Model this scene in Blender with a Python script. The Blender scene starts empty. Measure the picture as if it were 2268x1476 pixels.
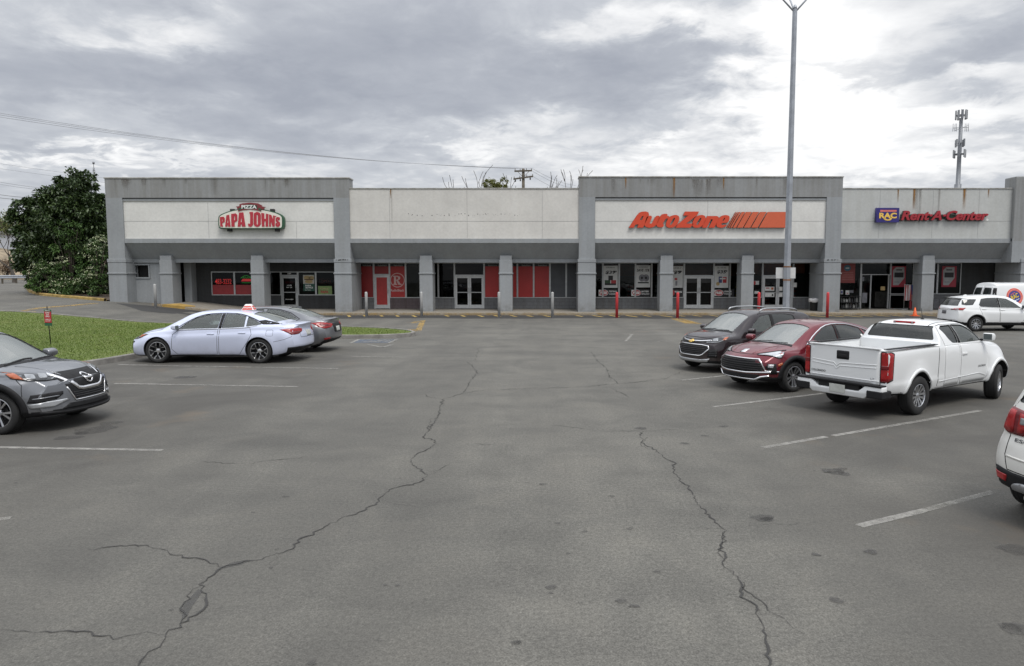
import bpy, bmesh, math, random
import numpy as np
from mathutils import Vector, Matrix
from mathutils.bvhtree import BVHTree
SC = bpy.context.scene
COL = SC.collection
R = math.radians
# ------------------------------------------------------------------ camera model (2268 x 1476 survey pixels)
FOC, CX, CY, HC = 1570.0, 1203.0, 738.0, 2.5
PITCH = math.atan(138.0 / FOC)
cp, sp = math.cos(PITCH), math.sin(PITCH)

def ray(px, py):
    u, v = (px - CX) / FOC, (CY - py) / FOC
    return Vector((u, cp + v * sp, -sp + v * cp))

def wp(px, py, Y):
    d = ray(px, py); t = Y / d.y
    return d.x * t, HC + d.z * t

def pchip(keys):
    ks = sorted(keys)
    xs = [k[0] for k in ks]; ys = [k[1] for k in ks]; n = len(xs)
    if n == 1:
        return lambda x: ys[0]
    h = [xs[i + 1] - xs[i] for i in range(n - 1)]
    d = [(ys[i + 1] - ys[i]) / h[i] for i in range(n - 1)]
    m = [0.0] * n
    m[0], m[-1] = d[0], d[-1]
    for i in range(1, n - 1):
        if d[i - 1] * d[i] > 0:
            w1, w2 = 2 * h[i] + h[i - 1], h[i] + 2 * h[i - 1]
            m[i] = (w1 + w2) / (w1 / d[i - 1] + w2 / d[i])
    def f(x):
        if x <= xs[0]: return ys[0]
        if x >= xs[-1]: return ys[-1]
        i = 0
        while xs[i + 1] < x: i += 1
        t = (x - xs[i]) / h[i]; t2, t3 = t * t, t * t * t
        return (2 * t3 - 3 * t2 + 1) * ys[i] + (t3 - 2 * t2 + t) * h[i] * m[i] + (-2 * t3 + 3 * t2) * ys[i + 1] + (t3 - t2) * h[i] * m[i + 1]
    return f

def sstep(a, b, x):
    t = max(0.0, min(1.0, (x - a) / (b - a)))
    return t * t * (3 - 2 * t)

_gx = pchip([(-120, 1.9), (-47, 1.3), (-32, 1.0), (-24.8, .74), (-20.8, .42), (-18, .12), (-14.8, .0), (0, 0)])
def G(x, y):
    if x >= -14.8 or y < 24: return 0.0
    return _gx(x) * sstep(24, 38.5, y)

def gp(px, py, dz=0.0):
    d = ray(px, py); z = dz
    for _ in range(40):
        t = (HC - z) / max(1e-4, -d.z)
        x, y = d.x * t, d.y * t
        z = 0.6 * z + 0.4 * (G(x, y) + dz)
    return Vector((x, y, G(x, y) + dz))

# ------------------------------------------------------------------ objects
def put(name, me, mats, parent=None):
    o = bpy.data.objects.new(name, me); COL.objects.link(o)
    if not isinstance(mats, (list, tuple)): mats = [mats]
    if len(me.materials) == 0:
        for m in mats: me.materials.append(m)
    if parent is not None: o.parent = parent
    return o

def tag(o, label=None, cat=None, group=None, kind=None):
    if label: o['label'] = label
    if cat: o['category'] = cat
    if group: o['group'] = group
    if kind: o['kind'] = kind
    return o

def empty(name, loc=(0, 0, 0), rz=0.0):
    o = bpy.data.objects.new(name, None); COL.objects.link(o)
    o.location = loc; o.rotation_euler = (0, 0, rz); o.empty_display_size = .2
    return o

def copy_tree(o, parent=None):
    c = o.copy(); COL.objects.link(c)
    if parent is not None: c.parent = parent
    for ch in list(o.children): copy_tree(ch, c)
    return c

class MB:
    def __init__(self): self.bm = bmesh.new(); self.mi = 0
    def _faces(self, vs, fs):
        v = [self.bm.verts.new(p) for p in vs]
        out = []
        for f in fs:
            try:
                fc = self.bm.faces.new([v[i] for i in f]); fc.material_index = self.mi; out.append(fc)
            except ValueError: pass
        return out
    def box(self, x0, x1, y0, y1, z0, z1):
        vs = [(x0, y0, z0), (x1, y0, z0), (x1, y1, z0), (x0, y1, z0), (x0, y0, z1), (x1, y0, z1), (x1, y1, z1), (x0, y1, z1)]
        self._faces(vs, [(3, 2, 1, 0), (4, 5, 6, 7), (0, 1, 5, 4), (1, 2, 6, 5), (2, 3, 7, 6), (3, 0, 4, 7)])
        return self
    def hexa(self, bot, top):
        vs = list(bot) + list(top); n = len(bot)
        self._faces(vs, [tuple(range(n - 1, -1, -1)), tuple(range(n, 2 * n))] + [(i, (i + 1) % n, n + (i + 1) % n, n + i) for i in range(n)])
        return self
    def prism(self, poly, axis, a, b):
        # poly of 2-D points extruded along axis from a to b
        def P(p, t):
            if axis == 'y': return (p[0], t, p[1])
            if axis == 'x': return (t, p[0], p[1])
            return (p[0], p[1], t)
        n = len(poly)
        vs = [P(p, a) for p in poly] + [P(p, b) for p in poly]
        self._faces(vs, [tuple(range(n)), tuple(range(2 * n - 1, n - 1, -1))] + [((i + 1) % n, i, n + i, n + (i + 1) % n) for i in range(n)])
        return self
    def lathe(self, prof, n=24, cx=0, cy=0, cz=0, axis='z', caps=True):
        rings = []
        for r, h in prof:
            ring = []
            for k in range(n):
                a = 2 * math.pi * k / n
                c, s = r * math.cos(a), r * math.sin(a)
                if axis == 'z': p = (cx + c, cy + s, cz + h)
                elif axis == 'y': p = (cx + c, cy + h, cz + s)
                else: p = (cx + h, cy + c, cz + s)
                ring.append(self.bm.verts.new(p))
            rings.append(ring)
        for a, b in zip(rings, rings[1:]):
            for k in range(n):
                f = self.bm.faces.new([a[k], a[(k + 1) % n], b[(k + 1) % n], b[k]]); f.material_index = self.mi; f.smooth = True
        if caps:
            for ring in (rings[0][::-1], rings[-1]):
                f = self.bm.faces.new(ring); f.material_index = self.mi
        return self
    def tube(self, pts, rad, n=8, caps=True):
        pts = [Vector(p) for p in pts]
        if not isinstance(rad, (list, tuple)): rad = [rad] * len(pts)
        rings = []; up = None
        for i, p in enumerate(pts):
            t = (pts[min(i + 1, len(pts) - 1)] - pts[max(i - 1, 0)]).normalized()
            if up is None:
                up = Vector((0, 0, 1)) if abs(t.z) < .9 else Vector((1, 0, 0))
            a = t.cross(up).normalized(); b = a.cross(t).normalized(); up = b
            rings.append([self.bm.verts.new(p + rad[i] * (math.cos(2 * math.pi * k / n) * a + math.sin(2 * math.pi * k / n) * b)) for k in range(n)])
        for a, b in zip(rings, rings[1:]):
            for k in range(n):
                f = self.bm.faces.new([a[k], a[(k + 1) % n], b[(k + 1) % n], b[k]]); f.smooth = True; f.material_index = self.mi
        if caps:
            for ring in (rings[0][::-1], rings[-1]):
                try:
                    f = self.bm.faces.new(ring); f.material_index = self.mi
                except ValueError: pass
        return self
    def ngon(self, pts):
        self._faces(pts, [tuple(range(len(pts)))]); return self
    def build(self, name, mats, parent=None, bevel=0, seg=2, smooth=None):
        bmesh.ops.recalc_face_normals(self.bm, faces=self.bm.faces)
        if bevel > 0:
            es = [e for e in self.bm.edges if len(e.link_faces) == 2 and e.calc_face_angle(0) > R(35)]
            bmesh.ops.bevel(self.bm, geom=es, offset=bevel, segments=seg, affect='EDGES', profile=.5, clamp_overlap=True)
        me = bpy.data.meshes.new(name); self.bm.to_mesh(me); self.bm.free()
        if smooth is not None:
            me.polygons.foreach_set('use_smooth', [True] * len(me.polygons)); me.set_sharp_from_angle(angle=R(smooth))
        return put(name, me, mats, parent)

# ------------------------------------------------------------------ materials
MATS = {}
def NT(name):
    m = bpy.data.materials.new(name); m.use_nodes = True
    nt = m.node_tree; b = nt.nodes['Principled BSDF']
    return m, nt, b
def node(nt, t, **kw):
    n = nt.nodes.new(t)
    for k, v in kw.items():
        if k.startswith('i_'):
            n.inputs[k[2:].replace('_', ' ')].default_value = v
        else: setattr(n, k, v)
    return n
def c4(c): return (c[0], c[1], c[2], 1.0)
def objco(nt, scale=(1, 1, 1), world=False):
    if world:
        g = nt.nodes.new('ShaderNodeNewGeometry'); out = g.outputs['Position']
    else:
        g = nt.nodes.new('ShaderNodeTexCoord'); out = g.outputs['Object']
    mp = nt.nodes.new('ShaderNodeMapping'); mp.inputs['Scale'].default_value = scale
    nt.links.new(out, mp.inputs['Vector'])
    return mp.outputs['Vector']
def noise(nt, vec, scale, detail=4, rough=.55, dist=0.0):
    n = nt.nodes.new('ShaderNodeTexNoise'); n.inputs['Scale'].default_value = scale
    n.inputs['Detail'].default_value = detail; n.inputs['Roughness'].default_value = rough; n.inputs['Distortion'].default_value = dist
    if vec is not None: nt.links.new(vec, n.inputs['Vector'])
    return n.outputs['Fac']
def ramp(nt, fac, stops, interp='LINEAR'):
    r = nt.nodes.new('ShaderNodeValToRGB'); e = r.color_ramp.elements; r.color_ramp.interpolation = interp
    while len(e) < len(stops): e.new(.5)
    for i, (p, c) in enumerate(stops):
        e[i].position = p; e[i].color = c4(c) if not isinstance(c, (int, float)) else (c, c, c, 1)
    nt.links.new(fac, r.inputs['Fac'])
    return r.outputs['Color']
def mixc(nt, fac, a, b, mode='MIX'):
    m = nt.nodes.new('ShaderNodeMix'); m.data_type = 'RGBA'; m.blend_type = mode
    def s(sock, v):
        if hasattr(v, 'is_linked') or hasattr(v, 'links'): nt.links.new(v, sock)
        elif isinstance(v, (int, float)): sock.default_value = v if sock.type == 'VALUE' else (v, v, v, 1)
        else: sock.default_value = c4(v)
    s(m.inputs[0], fac); s(m.inputs[6], a); s(m.inputs[7], b)
    return m.outputs[2]
def math_(nt, op, a, b=None, c=None, clamp=False):
    m = nt.nodes.new('ShaderNodeMath'); m.operation = op; m.use_clamp = clamp
    for i, v in enumerate((a, b, c)):
        if v is None: continue
        if isinstance(v, (int, float)): m.inputs[i].default_value = v
        else: nt.links.new(v, m.inputs[i])
    return m.outputs[0]
def bump(nt, b, h, strength=.2, dist=.02):
    n = nt.nodes.new('ShaderNodeBump'); n.inputs['Strength'].default_value = strength; n.inputs['Distance'].default_value = dist
    nt.links.new(h, n.inputs['Height']); nt.links.new(n.outputs['Normal'], b.inputs['Normal'])

def plain(name, col, rough=.5, metal=0.0, var=.12, scale=6.0, coat=0.0, bmp=0.0, spec=.5):
    """painted / moulded surface: slight mottling of colour and gloss."""
    if name in MATS: return MATS[name]
    m, nt, b = NT(name)
    v = objco(nt)
    f = noise(nt, v, scale, 5)
    lo = tuple(max(0, c * (1 - var)) for c in col); hi = tuple(min(1, c * (1 + var)) for c in col)
    nt.links.new(ramp(nt, f, [(.3, lo), (.7, hi)]), b.inputs['Base Color'])
    b.inputs['Roughness'].default_value = rough; b.inputs['Metallic'].default_value = metal
    b.inputs['Coat Weight'].default_value = coat; b.inputs['Coat Roughness'].default_value = .04
    b.inputs['Specular IOR Level'].default_value = spec
    if bmp: bump(nt, b, noise(nt, v, scale * 8, 3), bmp, .01)
    MATS[name] = m
    return m

def paint(name, col, metal=0.0, rough=.32, dirt=.25):
    """car paint: clear coat, road film on the lower body."""
    if name in MATS: return MATS[name]
    m, nt, b = NT(name)
    v = objco(nt)
    sep = nt.nodes.new('ShaderNodeSeparateXYZ'); nt.links.new(v, sep.inputs[0])
    low = nt.nodes.new('ShaderNodeMapRange'); low.inputs[1].default_value = .62; low.inputs[2].default_value = .22
    nt.links.new(sep.outputs['Z'], low.inputs[0])
    n1 = noise(nt, v, 5, 6)
    film = math_(nt, 'MULTIPLY', math_(nt, 'MULTIPLY', low.outputs[0], n1), dirt * 2, clamp=True)
    base = mixc(nt, film, col, (.16, .14, .12))
    nt.links.new(base, b.inputs['Base Color'])
    b.inputs['Metallic'].default_value = metal
    nt.links.new(math_(nt, 'ADD', math_(nt, 'MULTIPLY', film, .4), rough), b.inputs['Roughness'])
    b.inputs['Coat Weight'].default_value = .85; b.inputs['Specular IOR Level'].default_value = .2
    nt.links.new(math_(nt, 'ADD', math_(nt, 'MULTIPLY', n1, .05), .02), b.inputs['Coat Roughness'])
    MATS[name] = m
    return m

def glass(name, tint, ior=1.55, rough=0.0, dirt=.0):
    if name in MATS: return MATS[name]
    m, nt, b = NT(name)
    nt.nodes.remove(b)
    out = nt.nodes['Material Output']
    tr = node(nt, 'ShaderNodeBsdfTransparent'); tr.inputs[0].default_value = c4(tint)
    gl = node(nt, 'ShaderNodeBsdfGlossy'); gl.inputs['Roughness'].default_value = rough; gl.inputs[0].default_value = (1, 1, 1, 1)
    v = objco(nt)
    fr = node(nt, 'ShaderNodeFresnel'); fr.inputs['IOR'].default_value = ior
    mx = node(nt, 'ShaderNodeMixShader')
    nt.links.new(fr.outputs[0], mx.inputs[0]); nt.links.new(tr.outputs[0], mx.inputs[1]); nt.links.new(gl.outputs[0], mx.inputs[2])
    last = mx.outputs[0]
    if dirt:  # pale diffuse veil: bright sky reflection painted into the pane colour
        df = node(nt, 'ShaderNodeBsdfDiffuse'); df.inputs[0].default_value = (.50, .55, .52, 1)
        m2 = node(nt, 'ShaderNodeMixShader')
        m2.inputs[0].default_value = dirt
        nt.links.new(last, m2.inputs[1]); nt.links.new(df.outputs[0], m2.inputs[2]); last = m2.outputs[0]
    nt.links.new(last, out.inputs['Surface'])
    MATS[name] = m
    return m

# ------------------------------------------------------------------ lettering on a wall plane (facing -Y)
def text_mesh(s, h=None, w=None, bold=0.0, shear=0.0, depth=0.0, space=1.0):
    cu = bpy.data.curves.new('lettering', 'FONT'); cu.body = s; cu.size = 1; cu.offset = bold; cu.shear = shear
    cu.extrude = 0.5 if depth else 0; cu.space_character = space; cu.resolution_u = 3
    cu.fill_mode = 'BOTH' if depth else 'FRONT'
    ob = bpy.data.objects.new('lettering', cu); COL.objects.link(ob)
    bpy.context.view_layer.update()
    dg = bpy.context.evaluated_depsgraph_get()
    me = bpy.data.meshes.new_from_object(ob.evaluated_get(dg))
    bpy.data.objects.remove(ob); bpy.data.curves.remove(cu)
    n = len(me.vertices); co = np.empty(n * 3); me.vertices.foreach_get('co', co); co = co.reshape(-1, 3)
    mn, mx = co.min(0), co.max(0)
    co[:, 0] -= (mn[0] + mx[0]) / 2; co[:, 1] -= (mn[1] + mx[1]) / 2
    sx = sy = 1.0
    if h: sy = h / (mx[1] - mn[1]); sx = sy
    if w: sx = w / (mx[0] - mn[0]); sy = sy if h else sx
    co[:, 0] *= sx; co[:, 1] *= sy; co[:, 2] *= depth
    me.vertices.foreach_set('co', co.reshape(-1)); me.update()
    me.materials.clear()
    return me

def wall_text(name, s, X, Y, Z, mat, parent, h=None, w=None, **kw):
    me = text_mesh(s, h, w, **kw)
    me.transform(Matrix.Translation((X, Y, Z)) @ Matrix.Rotation(R(90), 4, 'X'))
    return put(name, me, mat, parent)

def poly_mesh(name, loops_list, mat, parent, Yfront, depth):
    """letters: each entry is a list of loops (outer, holes...) of (X,Z); filled, facing -Y, extruded back by depth."""
    cu = bpy.data.curves.new(name, 'CURVE'); cu.dimensions = '2D'; cu.fill_mode = 'BOTH'; cu.extrude = depth / 2
    for loops in loops_list:
        for lp in loops:
            s = cu.splines.new('POLY'); s.points.add(len(lp) - 1); s.use_cyclic_u = True
            for i, p in enumerate(lp): s.points[i].co = (p[0], p[1], 0, 1)
    ob = bpy.data.objects.new(name, cu); COL.objects.link(ob)
    bpy.context.view_layer.update()
    dg = bpy.context.evaluated_depsgraph_get()
    me = bpy.data.meshes.new_from_object(ob.evaluated_get(dg))
    bpy.data.objects.remove(ob); bpy.data.curves.remove(cu)
    me.materials.clear()
    me.transform(Matrix.Translation((0, Yfront + depth / 2, 0)) @ Matrix.Rotation(R(90), 4, 'X'))
    return put(name, me, mat, parent)

def chaikin(pts, it=2, closed=True):
    pts = [tuple(p) for p in pts]
    for _ in range(it):
        out = []
        n = len(pts); rng = range(n) if closed else range(n - 1)
        if not closed: out.append(pts[0])
        for i in rng:
            a, b = pts[i], pts[(i + 1) % n]
            out.append(tuple(.75 * p + .25 * q for p, q in zip(a, b)))
            out.append(tuple(.25 * p + .75 * q for p, q in zip(a, b)))
        if not closed: out.append(pts[-1])
        pts = out
    return pts

def rounded(poly, r, n=3):
    """polygon with its corners rounded by radius-like distance r"""
    out = []
    N = len(poly)
    for i in range(N):
        p0, p, p1 = Vector(poly[i - 1]), Vector(poly[i]), Vector(poly[(i + 1) % N])
        a, b = (p0 - p), (p1 - p)
        ra = min(r, a.length * .45); rb = min(r, b.length * .45)
        A, B = p + a.normalized() * ra, p + b.normalized() * rb
        for k in range(n + 1):
            t = k / n
            out.append(tuple((1 - t) ** 2 * A + 2 * t * (1 - t) * p + t * t * B))
    return out

def ribbon2(pts, w):
    """2-D polyline -> polygon strips (list of quads) of width w"""
    P = [Vector(p) for p in pts]; L = []; Rr = []
    for i, p in enumerate(P):
        t = (P[min(i + 1, len(P) - 1)] - P[max(i - 1, 0)])
        if t.length < 1e-9: t = Vector((1, 0))
        t.normalize(); nrm = Vector((-t.y, t.x))
        ww = w[i] if isinstance(w, (list, tuple)) else w
        L.append(p + nrm * ww / 2); Rr.append(p - nrm * ww / 2)
    return L, Rr

def resample(pts, step, closed=False):
    P = [Vector(p) for p in pts]
    if closed: P = P + [P[0]]
    out = [P[0]]
    for a, b in zip(P, P[1:]):
        n = max(1, int(math.ceil((b - a).length / step)))
        for k in range(1, n + 1): out.append(a.lerp(b, k / n))
    return out[:-1] if closed else out

# ------------------------------------------------------------------ ground, island, kerbs, markings
random.seed(7); np.random.seed(7)
SKYBLOBS = [(1900, 270, 350, 160, .60), (1780, 90, 130, 160, .40), (1500, 70, 230, 45, .42), (460, 60, 110, 55, .38), (1090, 310, 150, 40, .30), (1290, 130, 110, 45, .28),
            (290, 95, 170, 38, .22), (1240, 260, 60, 40, .22), (250, 355, 260, 16, .28), (1000, 345, 120, 16, .25), (1480, 330, 60, 22, .3), (2150, 130, 60, 25, .3), (1950, 395, 400, 22, .12),
            (1600, 110, 150, 50, -.34), (1450, 170, 260, 60, -.24), (1560, 300, 170, 45, -.30), (1300, 215, 170, 60, -.20), (620, 220, 380, 60, -.24), (150, 120, 260, 60, -.12), (900, 60, 260, 50, -.10), (150, 190, 260, 40, -.12), (2180, 90, 150, 55, -.34), (1990, 110, 130, 40, -.26), (1830, 150, 90, 18, -.26),
            (2070, 200, 110, 26, -.30), (2200, 320, 190, 26, -.22), (1350, 350, 330, 25, -.12), (1000, 150, 220, 70, -.12), (700, 320, 420, 26, -.10), (100, 300, 180, 26, -.1)]

def asphalt():
    m, nt, b = NT('asphalt')
    v = objco(nt, world=True)
    big = noise(nt, v, .16, 6, .6, .4); mid = noise(nt, v, .9, 6, .65, .6); fine = noise(nt, v, 26, 4, .8); agg = noise(nt, v, 70, 3, .8)
    st = objco(nt, (.10, .55, 1), world=True); streak = noise(nt, st, 1.4, 6, .6, .3)
    base = ramp(nt, big, [(.32, (.095, .093, .086)), (.5, (.137, .133, .120)), (.68, (.172, .165, .146))])
    base = mixc(nt, .55, base, ramp(nt, streak, [(.32, (.080, .078, .073)), (.68, (.178, .171, .152))]))
    base = mixc(nt, .45, base, ramp(nt, mid, [(.34, (.088, .086, .079)), (.5, (.137, .133, .120)), (.68, (.182, .173, .151))]))
    sp = ramp(nt, fine, [(.32, .58), (.5, 1.0), (.68, 1.40)])
    base = mixc(nt, .75, base, mixc(nt, 1.0, base, sp, 'MULTIPLY'))
    base = mixc(nt, .6, base, mixc(nt, 1.0, base, ramp(nt, agg, [(.36, .5), (.5, 1.0), (.64, 1.6)]), 'MULTIPLY'))
    # oily bays: darker where cars stand, right-hand rows
    dk = noise(nt, v, .45, 5, .6, .8)
    geo = nt.nodes.new('ShaderNodeSeparateXYZ'); nt.links.new(v, geo.inputs[0])
    mr = nt.nodes.new('ShaderNodeMapRange'); mr.inputs[1].default_value = 2.0; mr.inputs[2].default_value = 4.4; nt.links.new(geo.outputs[0], mr.inputs[0])
    ml = nt.nodes.new('ShaderNodeMapRange'); ml.inputs[1].default_value = -4.0; ml.inputs[2].default_value = -6.0; nt.links.new(geo.outputs[0], ml.inputs[0])
    bays = math_(nt, 'MAXIMUM', mr.outputs[0], ml.outputs[0])
    my = nt.nodes.new('ShaderNodeMapRange'); my.inputs[1].default_value = 24; my.inputs[2].default_value = 20; nt.links.new(geo.outputs[1], my.inputs[0])
    dirty = math_(nt, 'MULTIPLY', math_(nt, 'MULTIPLY', bays, my.outputs[0]), ramp(nt, dk, [(.30, .15), (.62, 1.0)]))
    base = mixc(nt, math_(nt, 'MULTIPLY', dirty, .80), base, (.070, .066, .060))
    lane = ramp(nt, noise(nt, objco(nt, (1.1, .10, 1), world=True), .55, 5, .55, .6), [(.40, 0.0), (.66, 1.0)])
    base = mixc(nt, math_(nt, 'MULTIPLY', lane, .45), base, (.083, .080, .074))
    rust = ramp(nt, noise(nt, v, .7, 4), [(.60, 0.0), (.75, 1.0)])
    base = mixc(nt, math_(nt, 'MULTIPLY', math_(nt, 'MULTIPLY', rust, bays), .42), base, (.165, .128, .092))
    base = mixc(nt, 1.0, base, (.93, .925, .91), 'MULTIPLY')
    nt.links.new(base, b.inputs['Base Color'])
    b.inputs['Roughness'].default_value = .88; b.inputs['Specular IOR Level'].default_value = .3
    bump(nt, b, math_(nt, 'ADD', fine, agg), .35, .006)
    return m
M_ASPH = asphalt()
M_EARTH = plain('earth_mulch', (.085, .062, .042), .95, var=.45, scale=3, bmp=.4)

def axis(a, b, fine0, fine1, fs, cs):
    out = []; x = a
    while x < b:
        out.append(x); x += fs if fine0 <= x < fine1 else cs
    out.append(b); return out
xs = axis(-900, 900, -60, 40, 1.5, 30); ys = axis(-60, 1500, 20, 100, 1.5, 30)
bm = bmesh.new()
vg = [[bm.verts.new((x, y, G(x, y))) for x in xs] for y in ys]
for j in range(len(ys) - 1):
    for i in range(len(xs) - 1):
        f = bm.faces.new([vg[j][i], vg[j][i + 1], vg[j + 1][i + 1], vg[j + 1][i]]); f.smooth = True
me = bpy.data.meshes.new('ground'); bm.to_mesh(me); bm.free()
tag(put('ground', me, M_ASPH), kind='structure')

def sheet(polys, name, mat, dz=.004, parent=None, cell=None):
    """thin flat sheets lying on the ground"""
    bm = bmesh.new()
    for poly in polys:
        vs = [bm.verts.new((p[0], p[1], 0)) for p in poly]
        es = [bm.edges.new((vs[i], vs[(i + 1) % len(vs)])) for i in range(len(vs))]
        bmesh.ops.triangle_fill(bm, use_beauty=True, edges=es)
    if cell:
        for ax in (0, 1):
            lo = min(v.co[ax] for v in bm.verts); hi = max(v.co[ax] for v in bm.verts); t = lo + cell
            while t < hi:
                no = (1, 0, 0) if ax == 0 else (0, 1, 0); c0 = (t, 0, 0) if ax == 0 else (0, t, 0)
                bmesh.ops.bisect_plane(bm, geom=bm.verts[:] + bm.edges[:] + bm.faces[:], plane_co=c0, plane_no=no, dist=1e-4); t += cell
    for v in bm.verts: v.co.z = G(v.co.x, v.co.y) + dz
    bmesh.ops.recalc_face_normals(bm, faces=bm.faces)
    for f in bm.faces:
        if f.normal.z < 0: f.normal_flip()
    me = bpy.data.meshes.new(name); bm.to_mesh(me); bm.free()
    return put(name, me, mat, parent)

def worn(name, col, keep=.5, soft=.12, scale=7, rough=.8):
    """paint or stain film that has worn away in patches, asphalt showing through"""
    m, nt, b = NT(name)
    v = objco(nt, world=True)
    n1 = noise(nt, v, scale, 8, .7, .3); n2 = noise(nt, v, scale * 9, 3, .7); n3 = noise(nt, v, .5, 3)
    f = math_(nt, 'ADD', math_(nt, 'ADD', math_(nt, 'MULTIPLY', n1, .6), math_(nt, 'MULTIPLY', n2, .25)), math_(nt, 'MULTIPLY', n3, .35))
    a = ramp(nt, f, [(max(0, 1.1 * (1 - keep) - soft), 0.0), (min(1, 1.1 * (1 - keep) + soft), 1.0)])
    b.inputs['Base Color'].default_value = c4(col); b.inputs['Roughness'].default_value = rough
    nt.links.new(a, b.inputs['Alpha'])
    return m
M_LINE = worn('line_paint_white', (.30, .29, .265), .48, .18)
M_LINEF = worn('line_paint_faded', (.33, .32, .29), .44, .16)
M_YEL = worn('line_paint_yellow', (.50, .35, .10), .60, .14)
M_HBLUE = worn('line_paint_blue', (.13, .16, .21), .45, .16)
M_CRACK = plain('crack_dark', (.042, .041, .039), .95)  # flat dark tone of the crack strips
M_CRK2 = worn('crack_edge', (.085, .082, .076), .40, .2, 12)
M_STAIN = worn('oil_stain', (.068, .065, .061), .40, .22, 9, .7)

def strip(pts, w):
    P = [gp(*p) if len(p) == 2 else Vector(p) for p in pts]
    L, Rr = ribbon2([(p.x, p.y) for p in P], w)
    return [(p.x, p.y) for p in L] + [(p.x, p.y) for p in Rr[::-1]]
lines = [strip(p, .10) for p in [((-40, 1156), (24, 1148)), ((-30, 991), (360, 998)), ((254, 850), (660, 857)), ((262, 808), (420, 811.5)),
         ((1690, 992), (1830, 968)), ((1845, 966), (2172, 910)), ((1580, 902), (1822, 872)), ((1508, 843), (1640, 829)), ((1903, 1166), (2036, 1134)), ((1400, 741), (1385, 757)), ((1382, 741), (1500, 740))]]
tag(sheet(lines, 'parking_lines', M_LINE, .004, cell=1.0), kind='structure')
lines = [strip(p, .09) for p in [((420, 811.5), (748, 817)), ((2036, 1134), (2200, 1090)), ((780, 790), (900, 792)), ((1455, 757), (1500, 755))]]
tag(sheet(lines, 'faded_parking_lines', M_LINEF, .004, cell=1.0), kind='structure')
# accessible bay symbol
def gpoly(pts): return [tuple(gp(*p)[:2]) for p in pts]
tag(sheet([gpoly([(794, 752.5), (876, 752.5), (858, 760), (778, 760)])], 'accessible_bay_panel', M_HBLUE, .004), kind='structure')
fr = [strip([(795, 752), (880, 752)], .12), strip([(880, 752), (860, 761)], .12), strip([(795, 752), (777, 761)], .12), strip([(815, 764), (848, 770)], .12), strip([(848, 770), (869, 764)], .12),
      strip([(818, 756), (836, 757.5)], .16), strip([(836, 757), (850, 754)], .16), strip([(806, 758), (822, 757)], .14), strip([(852, 757.5), (862, 755)], .14)]
tag(sheet(fr, 'accessible_bay_symbol', M_LINE, .008), kind='structure')
# yellow traffic marks near the kerb, hatch in front of the walk
YK = 39.83
hat = []
x = -11.0
while x < 26:
    if random.random() < .93:
        y0 = YK - random.uniform(.15, .35); L = random.uniform(.65, 1.15)
        hat.append([(x, y0), (x + .16, y0), (x + .16 + .42 * L, y0 - 1.2 * L), (x + .42 * L, y0 - 1.2 * L)])
    x += .93 + random.uniform(-.04, .04)
tag(sheet(hat, 'kerb_hatching', M_YEL, .008), kind='structure')
ye = [strip([(1494, 706), (1530, 717)], .5), strip([(1506, 706), (1548, 718)], .3), strip([(937, 710), (926, 734)], .25), strip([(926, 712), (915, 716)], .3)] + [strip([(922 - 4 * k, 730), (918 - 4 * k, 735)], .12) for k in range(6)] + \
     [strip([(50, 690), (85, 683), (160, 677), (215, 672)], .35), strip([(45, 692), (80, 691)], .3)]
tag(sheet(ye, 'yellow_markings', worn('line_paint_yellow_faded', (.48, .31, .08), .42, .14), .004, cell=.8), kind='structure')
band = [(-24.0, YK - .05), (60, YK - .02)] + [(x, 37.2 + .18 * math.sin(x * .7) + .12 * math.sin(x * 1.9)) for x in np.arange(60, -22, -1.0)]
tag(sheet([band], 'gutter_strip', worn('gutter_tar', (.040, .039, .038), .78, .2, 3), .0025, cell=1.5), kind='structure')

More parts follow.
